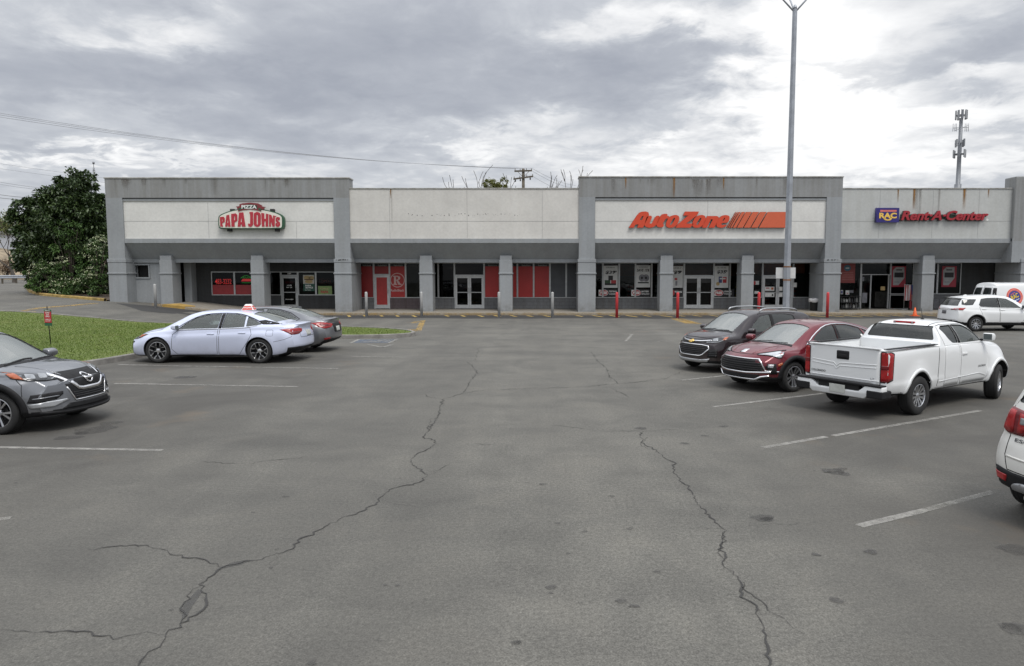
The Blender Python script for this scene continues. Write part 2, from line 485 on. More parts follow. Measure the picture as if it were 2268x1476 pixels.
# ---- cracks traced on the ground
def I4(pts): return [(x / 2.0, 780 + y / 2.0) for x, y in pts]
def I5(pts): return [(1134 + x / 1.8545, 680 + y / 1.8545) for x, y in pts]
CR = [(I4([(560, 1430), (610, 1390), (680, 1330), (740, 1250), (800, 1205), (855, 1165), (915, 1140), (922, 1095), (908, 1050), (912, 1015), (985, 958), (1060, 930), (1130, 920), (1230, 900), (1310, 862), (1330, 835), (1440, 775), (1520, 740), (1625, 700), (1690, 640), (1745, 605), (1830, 590), (1895, 545)]), .030),
      (I4([(800, 1205), (800, 1160), (815, 1110), (880, 1040), (912, 1015)]), .022),
      (I4([(1895, 545), (1845, 520), (1815, 490), (1835, 460), (1890, 430), (1935, 405), (1930, 390), (1880, 385), (1900, 350), (1940, 290), (1955, 240), (1960, 210), (2055, 182)]), .028),
      (I4([(1940, 290), (1905, 300), (1900, 350)]), .016),
      ([(1027.5, 871), (1042, 845), (1057, 825), (1045, 810), (1034, 802)], .022), ([(1052, 798), (1060, 772), (1078, 767)], .016),
      (I4([(985, 958), (920, 930), (780, 900), (660, 865), (560, 860), (390, 878)]), .020),
      (I4([(740, 1250), (640, 1252), (520, 1260), (300, 1240), (130, 1245), (-20, 1228)]), .018),
      (I4([(915, 1140), (1000, 1135)]), .008), (I4([(1205, 950), (1225, 905)]), .012), (I4([(1895, 545), (1940, 525), (1990, 495)]), .012),
      (I4([(900, 485), (1000, 495), (1100, 497), (1180, 480), (1330, 470), (1380, 450)]), .014), (I4([(2085, 400), (2130, 410), (2200, 415)]), .012),
      (I4([(1690, 670), (1770, 675), (1860, 690)]), .006), (I4([(1780, 195), (1880, 190), (1910, 203), (1960, 210)]), .018),
      ([(1027.5, 871), (1060, 866), (1150, 862), (1300, 857), (1400, 848), (1480, 838)], .022),
      (I5([(1075, 1500), (1065, 1470), (1050, 1400), (1035, 1290), (990, 1230), (940, 1180), (932, 1110), (870, 1060), (868, 1000), (872, 920), (845, 885), (800, 850), (750, 805), (738, 760), (690, 720), (660, 680), (665, 645), (590, 590), (540, 565), (520, 530), (540, 512)]), .028),
      (I5([(932, 1110), (960, 1170), (1040, 1220), (1110, 1290), (1210, 1350)]), .013), (I5([(590, 590), (560, 585), (535, 570), (540, 550), (560, 535)]), .012),
      (I5([(870, 1060), (852, 1010), (860, 960), (872, 920)]), .012),
      (I5([(150, 485), (250, 495), (340, 510), (520, 512), (680, 505)]), .013), (I5([(325, 185), (350, 220), (385, 250), (400, 285), (440, 318)]), .022), (I5([(410, 335), (490, 375)]), .018), (I5([(440, 318), (620, 300), (700, 265)]), .012),
      (I5([(260, 1370), (330, 1360), (480, 1340)]), .010), (I5([(0, 728), (60, 722), (125, 730)]), .012), (I5([(495, 695), (520, 680)]), .012)]
CR.append((I5([(720, 915), (900, 908), (1060, 900), (1200, 890), (1420, 868)]), .008))
cr1, cr2 = [], []
for pts, w in CR:
    P = [gp(*p) for p in pts]
    P = resample([(p.x, p.y, 0) for p in P], .06)
    n = len(P); off = 0; Q = []
    for i, p in enumerate(P):
        off = off * .35 + random.gauss(0, .018)
        t = (P[min(i + 1, n - 1)] - P[max(i - 1, 0)]).normalized(); nn = Vector((-t.y, t.x, 0))
        Q.append((p + nn * off * (1 if 0 < i < n - 1 else 0)).to_2d())
    ws = [.56 * w * max(.18, .55 + .55 * math.sin(i * .37 + w * 900) * .6 + random.uniform(-.3, .3)) * min(1, .25 + i * .25, .25 + (n - 1 - i) * .25) for i in range(n)]
    L, Rr = ribbon2(Q, ws)
    cr1.append((L, Rr))
    if w > .011:
        L, Rr = ribbon2(Q, [x * random.uniform(1.6, 2.8) for x in ws]); cr2.append((L, Rr))
def strips_mesh(st, name, mat, dz):
    bm = bmesh.new()
    for L, Rr in st:
        a = [bm.verts.new((p.x, p.y, G(p.x, p.y) + dz)) for p in L]; b = [bm.verts.new((p.x, p.y, G(p.x, p.y) + dz)) for p in Rr]
        for i in range(len(a) - 1): bm.faces.new([b[i], b[i + 1], a[i + 1], a[i]])
    me = bpy.data.meshes.new(name); bm.to_mesh(me); bm.free()
    return put(name, me, mat)
tag(strips_mesh(cr2, 'crack_fringes', M_CRK2, .0040), kind='structure')
tag(strips_mesh(cr1, 'pavement_cracks', M_CRACK, .0065), kind='structure')
patch = [gpoly(I4([(985, 960), (1020, 935), (1080, 922), (1125, 922), (1060, 945)])), gpoly(I4([(805, 1190), (812, 1120), (880, 1050), (900, 1060), (850, 1130), (830, 1170)]))]
tag(sheet(patch, 'crack_filler', worn('crack_filler', (.080, .078, .074), .42, .2), .0030), kind='structure')
# ---- oil spots
def blot(x, y, rx, ry, n=16):
    ph = random.uniform(0, 6)
    return [(x + rx * math.cos(a) * (1 + .22 * math.sin(3 * a + ph) + random.uniform(-.12, .12)), y + ry * math.sin(a) * (1 + .22 * math.sin(2 * a + ph) + random.uniform(-.12, .12))) for a in np.linspace(0, 2 * math.pi, n, endpoint=False)]
sp_ = []
for px, py, r in [I5([(1310, 675)])[0] + (.13,), I5([(1350, 668)])[0] + (.09,), I5([(1330, 683)])[0] + (.10,), I5([(1368, 688)])[0] + (.07,), I5([(1030, 868)])[0] + (.12,), I5([(1050, 874)])[0] + (.07,), I5([(2062, 998)])[0] + (.13,), I5([(2075, 1325)])[0] + (.12,), I5([(2050, 1318)])[0] + (.06,),
                  I5([(1330, 1206)])[0] + (.05,), I5([(160, 1154)])[0] + (.045,), I5([(447, 1210)])[0] + (.04,), I5([(500, 1230)])[0] + (.04,), I5([(15, 1381)])[0] + (.035,), I5([(160, 1178)])[0] + (.02,), I5([(300, 925)])[0] + (.03,), I5([(598, 1090)])[0] + (.035,), I5([(1247, 1019)])[0] + (.04,), I5([(485, 913)])[0] + (.035,), I5([(410, 780)])[0] + (.04,), I5([(125, 730)])[0] + (.05,), I5([(530, 500)])[0] + (.10,),
                  I5([(708, 562)])[0] + (.07,), I5([(1475, 1008)])[0] + (.06,), I5([(870, 492)])[0] + (.08,), I5([(790, 530)])[0] + (.06,),
                  (210, 953, .30), (245, 938, .16), (180, 960, .12), (408, 836, .25), (150, 970, .2), (840, 1420 // 1, .03), (880, 1298, .02), (1143, 1425, .035), (690, 1470, .03), (1235, 1160, .03), (853, 1297, .02), (633, 1101, .04)]:
    p = gp(px, py); sp_.append(blot(p.x, p.y, r, r * random.uniform(.7, 1.0)))
for _ in range(90):
    x, y = random.uniform(-8, 9), 5 + 24 * random.random() ** 1.5
    r = random.uniform(.006, .018); sp_.append(blot(x, y, r * random.uniform(.8, 1.6), r, 8))
tag(sheet(sp_, 'oil_spots', M_STAIN, .0075), kind='structure')
for nm, pt, r in (('a', (2000, 870), 1.0), ('b', (1950, 905), .7), ('c', (1700, 862), .9), ('d', (60, 950), .8), ('e', (1560, 815), .8), ('f', (480, 808), 1.1)): pass

# ---- grass island with a concrete kerb
M_KERB = plain('kerb_concrete', (.20, .19, .175), .9, var=.3, scale=4, bmp=.3)
isl = [gp(*p, .0) for p in [(0, 694), (75, 697), (150, 704), (240, 712), (330, 719.5), (440, 723), (600, 726), (760, 729), (860, 733), (902, 737)]]
isl = [(-35.48, 33.64), (-30.46, 33.19)] + [(p.x, p.y) for p in isl]
tip = [(gp(922, 741).x, gp(922, 741).y), (gp(918, 745.5).x, gp(918, 745.5).y)]
near = [(gp(p, q).x, gp(p, q).y) for p, q in [(880, 748.5), (820, 750.5), (760, 751)]]
isl = isl + tip + near + [(-9.75, 26.28), (-10.93, 25.65), (-11.41, 24.22), (-11.52, 21.98), (-11.64, 20.27), (-11.79, 19.02), (-12.08, 17.85), (-12.96, 17.22), (-20.77, 17.58), (-34.81, 18.39)]
isl = chaikin(isl, 2)
GRASS_POLY = isl
def inset_poly(poly, d):
    n = len(poly); out = []
    area = sum(poly[i][0] * poly[(i + 1) % n][1] - poly[(i + 1) % n][0] * poly[i][1] for i in range(n))
    sgn = 1 if area > 0 else -1
    for i in range(n):
        a, b = Vector(poly[i - 1]), Vector(poly[(i + 1) % n]); t = (b - a).normalized()
        out.append((poly[i][0] - t.y * d * sgn, poly[i][1] + t.x * d * sgn))
    return out
inner = inset_poly(isl, .15)
bm = bmesh.new(); n = len(isl)
def kz(p, dz): return (p[0], p[1], G(*p) + dz)
ring = [[bm.verts.new(kz(p, dz)) for p in poly] for poly, dz in ((isl, -.02), (inset_poly(isl, .015), .125), (inset_poly(isl, .03), .14), (inner, .14), (inner, .0))]
for a, b in zip(ring, ring[1:]):
    for i in range(n): bm.faces.new([a[i], a[(i + 1) % n], b[(i + 1) % n], b[i]])
bmesh.ops.recalc_face_normals(bm, faces=bm.faces)
me = bpy.data.meshes.new('island_kerb'); bm.to_mesh(me); bm.free()
tag(put('island_kerb', me, M_KERB), kind='structure')

def grass_mat(name, blade):
    m, nt, b = NT(name)
    v = objco(nt, world=True)
    n1 = noise(nt, v, .55, 5, .6, .3); n2 = noise(nt, v, 4.5, 5, .65)
    c = ramp(nt, n1, [(.28, (.080, .128, .024)), (.5, (.105, .160, .032)), (.72, (.155, .180, .055))])
    c = mixc(nt, .18, c, ramp(nt, n2, [(.3, (.06, .09, .018)), (.5, (.11, .155, .03)), (.72, (.20, .19, .08))]))
    if not blade: c = mixc(nt, .22, c, (.16, .125, .065))
    if blade:
        g = nt.nodes.new('ShaderNodeNewGeometry')
        c = mixc(nt, .5, c, ramp(nt, g.outputs['Random Per Island'], [(0, (.085, .135, .022)), (.5, (.125, .185, .032)), (.9, (.165, .215, .048)), (1, (.20, .20, .08))]))
        b.inputs['Subsurface Weight'].default_value = 0
    nt.links.new(c, b.inputs['Base Color']); b.inputs['Roughness'].default_value = .75; b.inputs['Specular IOR Level'].default_value = .2
    if not blade: bump(nt, b, n2, .6, .05)
    return m
lawn = sheet([inner], 'lawn_soil', grass_mat('lawn_soil', False), .11, cell=1.2)
tag(lawn, kind='structure')
# blades: many small tufts over the visible island
def in_poly(x, y, poly):
    c = False; n = len(poly)
    for i in range(n):
        x0, y0 = poly[i]; x1, y1 = poly[i - 1]
        if (y0 > y) != (y1 > y) and x < (x1 - x0) * (y - y0) / (y1 - y0) + x0: c = not c
    return c
V = []; Fc = []; EDGE_IN = inset_poly(isl, .55)
cnt = 0
while cnt < 75000:
    x, y = random.uniform(-28, -4.5), random.uniform(17, 35)
    if x / y < -.79 or not in_poly(x, y, inner): continue
    if not in_poly(x, y, EDGE_IN) and random.random() < .6: continue
    z = G(x, y) + .10; h = random.uniform(.02, .06) * (1.7 if random.random() < .06 else 1); a = random.uniform(0, 6.283); w = random.uniform(.006, .013)
    lx, ly = random.gauss(0, .03), random.gauss(0, .03)
    i = len(V)
    V += [(x - w * math.cos(a), y - w * math.sin(a), z), (x + w * math.cos(a), y + w * math.sin(a), z), (x + lx, y + ly, z + h)]
    Fc.append((i, i + 1, i + 2)); cnt += 1
me = bpy.data.meshes.new('grass'); me.from_pydata(V, [], Fc)
tag(put('grass', me, grass_mat('grass_blades', True)), 'mown green grass with scattered taller tufts on the kerbed island', 'grass', kind='stuff')
# ------------------------------------------------------------------ car kit
M_BLACK = plain('black_plastic', (.014, .014, .015), .6, var=.25, spec=.25)
M_GAP = plain('panel_gap', (.008, .008, .008), .8)
M_INT = plain('car_interior', (.085, .085, .083), .8, var=.2)
M_SEAT = plain('seat_cloth', (.11, .11, .112), .85, var=.2)
M_CHROME = plain('chrome_trim', (.75, .75, .76), .12, 1.0, var=.05)
M_ALLOY = plain('alloy_wheel', (.62, .63, .65), .28, 1.0, var=.08)
M_TYRE = plain('tyre_rubber', (.018, .018, .018), .85, var=.3, bmp=.15)
M_RED = plain('lamp_red', (.31, .008, .010), .25, coat=.25, var=.25, scale=14)
M_DRED = plain('lamp_dark_red', (.14, .005, .008), .25, coat=.25, var=.2)
M_DRL = plain('lamp_white', (.46, .48, .50), .2, .2, coat=.6, var=.1)
M_CLEAR = plain('lamp_clear', (.26, .27, .28), .15, .3, coat=.5, var=.35, scale=12)
M_LAMPDK = plain('lamp_housing', (.035, .037, .040), .2, coat=.5, var=.4, scale=16)
M_AMBER = plain('lamp_amber', (.36, .085, .025), .3, coat=.4)
M_BAR = plain('grille_bar', (.025, .025, .027), .4)
M_MIR = plain('mirror_glass', (.10, .115, .115), .06, coat=.5)
M_SILVER = plain('silver_trim', (.42, .43, .44), .35, .6)
M_GOLD = plain('gold_emblem', (.62, .42, .12), .25, .8)
M_PLATE = plain('number_plate', (.42, .43, .40), .5, var=.2, scale=5)
M_WELL = plain('wheel_well', (.012, .012, .012), .9)
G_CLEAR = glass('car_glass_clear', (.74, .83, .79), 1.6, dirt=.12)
G_WIND = glass('windscreen_glass', (.66, .76, .71), 2.5, dirt=.20)  # strongest veil, imitating sky sheen on the windscreens
G_TINT = glass('car_glass_tinted', (.16, .17, .17), 1.6, dirt=.05)

class Car:
    def __init__(self, name, spec, pmat, label, cat, seats=True):
        self.root = tag(empty(name), label, cat)
        s = dict(spec); self.s = s; self.pm = pmat
        for k in ('zt', 'zs', 'wm', 'ws', 'wr', 'zb', 'crown', 'pf', 'pr'):
            s[k] = pchip(s[k]) if isinstance(s[k], list) else (lambda v: (lambda x: v))(s[k])
        bm = self.loft(s['xr'], s['xf'], 0)
        self.bvh = BVHTree.FromBMesh(bm)
        for f in bm.faces:
            c = f.calc_center_median()
            if c.z < s['zb'](c.x) + s.get('clad', .03) or (f.normal.z < -.6 and c.z < .6): f.material_index = 1
        me = bpy.data.meshes.new('body'); bm.to_mesh(me); bm.free()
        self.body = put('body', me, [pmat, M_BLACK, M_INT, M_WELL], self.root)
        self.cuts = []
        R_ = s['R']
        for xa in s['axles']:
            for sd in (-1, 1):
                b = MB(); b.mi = 3
                y0, y1 = sorted((sd * (s['W'] - .34), sd * (s['W'] + .35)))
                b.lathe([(R_ + s.get('gap', .045), y0), (R_ + s.get('gap', .045), y1)], 40, xa, 0, R_ + .01, 'y')
                self.cuts.append(b.build('cut', [pmat, M_BLACK, M_INT, M_WELL]))
        if 'cab' in s:
            bm = self.loft(s['cab'][0], s['cab'][1], .055, s.get('cabz', .74))
            for f in bm.faces: f.material_index = 2
            me = bpy.data.meshes.new('cut'); bm.to_mesh(me); bm.free()
            self.cuts.append(put('cut', me, [pmat, M_BLACK, M_INT, M_WELL]))
        self.panes = []
        if seats and 'cab' in s: self.seats()

    def section(self, x, ins, floor=None):
        s = self.s
        zt = s['zt'](x) - ins; zb = s['zb'](x) if floor is None else floor
        zs = min(s['zs'](x), zt - .03); zr = max(zs + .012, zt - s['crown'](x))
        wm, ws, wr = s['wm'](x) - ins, s['ws'](x) - ins, s['wr'](x) - ins
        if floor is not None: zs = max(zs, floor + .08); zr = max(zr, zs + .02); zt = max(zt, zr + .02)
        h = zs - zb
        wb = wm - s.get('tuck', .05)
        P = [(0, zb), (wb - .08, zb), (wb, zb + .03), (wm - .02, zb + .22 * h), (wm, zb + s.get('mid', .62) * h), (ws + .012, zs - .05),
             (ws - .012, zs + .008), (ws + (wr - ws) * .5 + .012, zs + (zr - zs) * .5), (wr, zr - .012), (wr * .86, zr + (zt - zr) * .45), (wr * .45, zt - (zt - zr) * .1), (0, zt)]
        return chaikin(P, 3, closed=False)

    def deform(self, x, y, z):
        s = self.s
        ay, sg = abs(y), (1 if y >= 0 else -1)
        dy = 0
        if ay > .3:
            for xa in s['axles']:
                d = math.hypot(x - xa, z - s['R'])
                if z < s['R'] * 2.6: dy += s.get('flare', .02) * math.exp(-((d - s['R'] - .06) / .13) ** 2)
            for zc, x0, x1, amp, su, sd in s.get('creases', []):
                if x0 < x < x1:
                    k = sstep(x0, x0 + .25, x) * (1 - sstep(x1 - .25, x1, x))
                    dz = z - (zc(x) if callable(zc) else zc)
                    dy += amp * k * math.exp(-(dz / (su if dz > 0 else sd)) ** 2)
        X = x
        d = s['xf'] - x
        if d < s['Lf']:
            w = (1 - d / s['Lf']) ** 2
            X -= w * (s['pf'](z) + s['cf'] * (ay / s['W']) ** s['ef'])
        d = x - s['xr']
        if d < s['Lr']:
            w = (1 - d / s['Lr']) ** 2
            X += w * (s['pr'](z) + s['cr'] * (ay / s['W']) ** s['er'])
        return (X, sg * (ay + dy), z)

    def loft(self, x0, x1, ins, floor=None):
        s = self.s
        n = 120
        xs = []
        for i in range(n + 1):
            t = i / n
            xs.append(x0 + (x1 - x0) * (t - .6 * math.sin(2 * math.pi * t) / (2 * math.pi)))
        xs += [x for x in s.get('extra', []) if x0 < x < x1]
        xs = sorted(set(round(x, 4) for x in xs))
        bm = bmesh.new(); rings = []
        dfm = self.deform if ins == 0 else (lambda x, y, z: (x, y, z))
        for x in xs:
            sec = self.section(x, ins, floor)
            ring = [bm.verts.new(dfm(x, y, z)) for y, z in sec]
            ring += [bm.verts.new(dfm(x, -y, z)) for y, z in sec[-2:0:-1]]
            rings.append(ring)
        m = len(rings[0])
        for a, b in zip(rings, rings[1:]):
            for k in range(m):
                f = bm.faces.new([a[k], b[k], b[(k + 1) % m], a[(k + 1) % m]]); f.smooth = True
        for x, ring, fl in ((xs[0], rings[0], 1), (xs[-1], rings[-1], 0)):
            sec = self.section(x, ins, floor); h = len(sec); K = 14
            rows = [[ring[0]]]
            for j in range(1, h - 1):
                y, z = sec[j]
                row = [ring[j]] + [bm.verts.new(dfm(x, y - 2 * y * k / K, z)) for k in range(1, K)] + [ring[m - j]]
                rows.append(row)
            rows.append([ring[h - 1]])
            for a, b in zip(rows, rows[1:]):
                if len(a) == 1 or len(b) == 1:
                    c, r = (a, b) if len(a) == 1 else (b, a)
                    for k in range(K):
                        f = bm.faces.new([c[0], r[k], r[k + 1]]); f.smooth = True
                else:
                    for k in range(K):
                        f = bm.faces.new([a[k], b[k], b[k + 1], a[k + 1]]); f.smooth = True
        bmesh.ops.recalc_face_normals(bm, faces=bm.faces)
        return bm

    # ---- projection frames
    def frame(self, fr):
        if fr == 'side': return (lambda u, v: Vector((u, 3, v))), Vector((0, -1, 0))
        if fr == 'front': return (lambda u, v: Vector((6, u, v))), Vector((-1, 0, 0))
        if fr == 'rear': return (lambda u, v: Vector((-6, u, v))), Vector((1, 0, 0))
        if fr == 'top': return (lambda u, v: Vector((u, v, 5))), Vector((0, 0, -1))
        a = R(fr)          # corner view from azimuth fr degrees (0 = front, 180 = rear)
        ax = Vector((math.cos(a), math.sin(a), 0)); ux = Vector((-math.sin(a), math.cos(a), 0))
        return (lambda u, v: ax * 6 + ux * u + Vector((0, 0, v))), -ax
    def flat(self, fr, pts):
        if isinstance(fr, str): return [tuple(p) for p in pts]
        a = R(fr)
        return [(-math.sin(a) * p[0] + math.cos(a) * p[1], p[2]) for p in pts]
    def hit(self, o, d):
        loc, nrm, idx, dist = self.bvh.ray_cast(o, d)
        if loc is None:
            q = o + d * 5.5
            loc, nrm, idx, dist = self.bvh.find_nearest(q)
        return loc
    def _finish(self, bm, d, off, thick, name, mat, parent, sides, smooth=True):
        for v in bm.verts: v.co = v.co - d * off
        for f in bm.faces: f.smooth = smooth
        bm.normal_update()
        if sum((f.normal.dot(d) for f in bm.faces)) > 0: bmesh.ops.reverse_faces(bm, faces=bm.faces)
        if thick:
            es = [e for e in bm.edges if e.is_boundary]
            r = bmesh.ops.extrude_edge_only(bm, edges=es)
            nv = [g for g in r['geom'] if isinstance(g, bmesh.types.BMVert)]
            for v in nv: v.co = v.co + d * thick
        out = []
        me = bpy.data.meshes.new(name); bm.to_mesh(me)
        out.append(put(name, me, mat, parent or self.root))
        if sides == 2:
            for v in bm.verts: v.co.y = -v.co.y
            bmesh.ops.reverse_faces(bm, faces=bm.faces)
            me = bpy.data.meshes.new(name); bm.to_mesh(me)
            out.append(put(name, me, mat, parent or self.root))
        bm.free()
        return out
    def decal(self, name, fr, pts, mat, off=.004, thick=.012, sides=None, cell=.07, parent=None, rnd=0):
        if sides is None: sides = 2 if (fr == 'side' or not isinstance(fr, str)) else 1
        poly = self.flat(fr, pts)
        if rnd: poly = rounded(poly, rnd)
        bm = bmesh.new()
        vs = [bm.verts.new((p[0], p[1], 0)) for p in poly]
        es = [bm.edges.new((vs[i], vs[(i + 1) % len(vs)])) for i in range(len(vs))]
        bmesh.ops.triangle_fill(bm, use_beauty=True, use_dissolve=False, edges=es)
        for ax in (0, 1):
            lo = min(p[ax] for p in poly); hi = max(p[ax] for p in poly)
            c = min(cell, max(.008, (hi - lo) / 4))
            t = lo + c
            while t < hi - 1e-4:
                no = (1, 0, 0) if ax == 0 else (0, 1, 0); co = (t, 0, 0) if ax == 0 else (0, t, 0)
                bmesh.ops.bisect_plane(bm, geom=bm.verts[:] + bm.edges[:] + bm.faces[:], plane_co=co, plane_no=no, dist=1e-5)
                t += c
        P, d = self.frame(fr)
        for v in bm.verts: v.co = self.hit(P(v.co.x, v.co.y), d)
        return self._finish(bm, d, off, thick, name, mat, parent, sides)
    def line(self, name, fr, pts, w, mat, off=.004, thick=.008, sides=None, closed=False, step=.05, parent=None, smooth=0):
        if sides is None: sides = 2 if (fr == 'side' or not isinstance(fr, str)) else 1
        pl = self.flat(fr, pts)
        if smooth: pl = chaikin(pl, smooth, closed)
        pl = resample([(p[0], p[1]) for p in pl], step, closed)
        if closed: pl = pl + [pl[0]]
        L, Rr = ribbon2(pl, w)
        P, d = self.frame(fr)
        bm = bmesh.new()
        a = [bm.verts.new(self.hit(P(p.x, p.y), d)) for p in L]; b = [bm.verts.new(self.hit(P(p.x, p.y), d)) for p in Rr]
        for i in range(len(a) - 1): bm.faces.new([a[i], a[i + 1], b[i + 1], b[i]])
        return self._finish(bm, d, off, thick, name, mat, parent, sides)
    def words(self, name, fr, s, u, v, h, mat, off=.006, bold=.02, parent=None, w=None):
        me = text_mesh(s, h, w, bold=bold)
        P, d = self.frame(fr)
        sg = {'rear': -1, 'front': 1, 'side': -1, 'right': 1}[fr] if fr in ('rear', 'front', 'side') else 1
        for vt in me.vertices:
            vt.co = self.hit(P(u + sg * vt.co.x, v + vt.co.y), d) - d * off
        return put(name, me, mat, parent or self.root)

    # ---- windows: opening + pane
    def window(self, fr, pts, mat, name='window', rnd=.03, depth=None, trim=None):
        poly = rounded(pts, rnd) if rnd else pts
        b = MB(); b.mi = 1
        if fr == 'side': b.prism(poly, 'y', -1.6, 1.6)
        elif fr == 'top': b.prism(poly, 'z', depth[0], depth[1])
        else: b.prism(poly, 'x', depth[0], depth[1])
        self.cuts.append(b.build('cut', [self.pm, M_BLACK, M_INT, M_WELL]))
        cx = sum(p[0] for p in poly) / len(poly); cz = sum(p[1] for p in poly) / len(poly)
        g = []
        for p in poly:
            v = Vector((p[0] - cx, p[1] - cz)); v = v * (1 + .014 / max(.05, v.length)); g.append((cx + v.x, cz + v.y))
        self.panes.append((name, fr, g, mat))
        return poly
    def finish(self):
        for c in self.cuts:
            md = self.body.modifiers.new('b', 'BOOLEAN'); md.operation = 'DIFFERENCE'; md.object = c; md.solver = 'EXACT'
        bpy.context.view_layer.update()
        dg = bpy.context.evaluated_depsgraph_get()
        me = bpy.data.meshes.new_from_object(self.body.evaluated_get(dg))
        old = self.body.data
        self.body.modifiers.clear(); self.body.data = me; me.name = 'body'
        bpy.data.meshes.remove(old)
        for c in self.cuts:
            m = c.data; bpy.data.objects.remove(c); bpy.data.meshes.remove(m)
        me.polygons.foreach_set('use_smooth', [True] * len(me.polygons)); me.set_sharp_from_angle(angle=R(38))
        for name, fr, g, mat in self.panes:
            self.decal(name, fr, g, mat, off=-.014, thick=0, sides=2 if fr == 'side' else 1, cell=.09)

    def wheels(self, style, mat=None, n=5, mat2=None, rim=.7, steer=0):
        s = self.s; tw = s.get('tw', .225)
        proto = make_wheel(s['R'], tw, s['R'] * rim, style, n, mat or M_ALLOY, mat2 or M_BLACK, self.root)
        first = True
        for xa in s['axles']:
            for sd in (-1, 1):
                o = proto if first else copy_tree(proto, self.root)
                first = False
                o.location = (xa, sd * (s['W'] - tw / 2 - s.get('inset', .02)), s['R'])
                rz = 0 if sd < 0 else math.pi
                if xa > 0: rz += R(steer)
                o.rotation_euler = (0, R(random.uniform(0, 70)), rz)
        return proto

    def seats(self):
        s = self.s; z0 = s.get('cabz', .74)
        top = s.get('seat_top', 1.2)
        def seat(x, y, w, name='seat'):
            b = MB()
            prof = [(x + .28, z0), (x + .28, z0 + .08), (x - .16, z0 + .05), (x - .30, top - .12), (x - .42, top - .12), (x - .34, z0)]
            b.prism(prof, 'y', y - w / 2, y + w / 2)
            o = b.build(name, M_SEAT, self.root, bevel=.035, seg=2, smooth=50)
            for yy in ([y] if w < .8 else [y - .4, y + .4]):
                b = MB(); b.box(x - .42, x - .33, yy - .12, yy + .12, top - .10, top + .08)
                b.build('headrest', M_SEAT, o, bevel=.03, smooth=50)
        for x in s.get('seat_rows', []):
            if x == s['seat_rows'][-1] and len(s['seat_rows']) > 1: seat(x, 0, 1.2, 'rear_seat')
            else:
                seat(x, .37, .5); seat(x, -.37, .5)
        if 'dash' in s:
            x1, zd = s['dash']
            b = MB(); b.box(x1 - .5, x1, -s['W'] + .17, s['W'] - .17, z0, zd)
            b.build('dashboard', M_INT, self.root, bevel=.05, smooth=50)
            b = MB()
            ring = [(x1 - .62 + .1 * math.sin(a) * .5, .37 + .18 * math.cos(a), zd - .02 + .17 * math.sin(a)) for a in [2 * math.pi * k / 20 for k in range(21)]]
            b.tube(ring, .017, 6, caps=False)
            b.build('steering_wheel', M_BLACK, self.root)
    def mirror(self, x, z, mat, size=(.12, .2, .14), y=None, arm=True):
        s = self.s; y = y or s['W'] + .02
        for sd in (-1, 1):
            b = MB()
            L, wd, h = size
            yc = sd * (y + .08)
            prof = [(x + L * .5, z - h * .3), (x + L * .55, z + h * .2), (x + L * .1, z + h * .5), (x - L * .5, z + h * .5), (x - L * .5, z - h * .5), (x + L * .1, z - h * .5)]
            b.prism(prof, 'y', yc - wd / 2, yc + wd / 2)
            o = b.build('side_mirror', mat, self.root, bevel=.03, seg=3, smooth=60)
            b = MB(); b.box(x - L * .5 - .006, x - L * .5 + .002, yc - wd / 2 + .02, yc + wd / 2 - .02, z - h * .5 + .02, z + h * .5 - .02)
            b.build('mirror_glass', M_MIR, o)
            b = MB(); b.box(x - .03, x + .05, min(sd * (y - .1), yc), max(sd * (y - .1), yc), z - h * .5 - .01, z - h * .5 + .03)
            b.build('mirror_foot', M_BLACK, o, bevel=.008)
    def handle(self, x, z, mat, w=.2):
        s = self.s
        self.decal('door_handle', 'side', [(x - w / 2, z - .016), (x + w / 2, z - .012), (x + w / 2, z + .014), (x - w / 2, z + .018)], mat, off=.022, thick=.02, rnd=.012)
    def plate(self, fr, z, y=0, w=.3, h=.15, off=.012, mat=None):
        return self.decal('number_plate', fr, [(y - w / 2, z - h / 2), (y + w / 2, z - h / 2), (y + w / 2, z + h / 2), (y - w / 2, z + h / 2)], mat or M_PLATE, off=off, rnd=.01)
    def arch(self, r0, r1, mat, xa, a0=-5, a1=185, off=.008, name='arch_trim'):
        zc = self.s['R'] + .01
        rm = (r0 + r1) / 2
        pts = [(xa + rm * math.cos(R(a)), zc + rm * math.sin(R(a))) for a in np.linspace(a0, a1, 30)]
        self.line(name, 'side', pts, r1 - r0, mat, off=off, thick=.02)
    def warp(self, f):
        """re-proportion everything but the wheels vertically"""
        def go(o):
            if o.name.split('.')[0] == 'wheel': return
            if o.type == 'MESH' and o.matrix_local.translation.length < 1e-6:
                me = o.data; n = len(me.vertices); co = np.empty(n * 3); me.vertices.foreach_get('co', co)
                co[2::3] = [f(z) for z in co[2::3]]; me.vertices.foreach_set('co', co); me.update()
            for c in o.children: go(c)
        go(self.root)
    def place(self, x, y, rz):
        self.root.location = (x, y, G(x, y)); self.root.rotation_euler = (0, 0, R(rz))

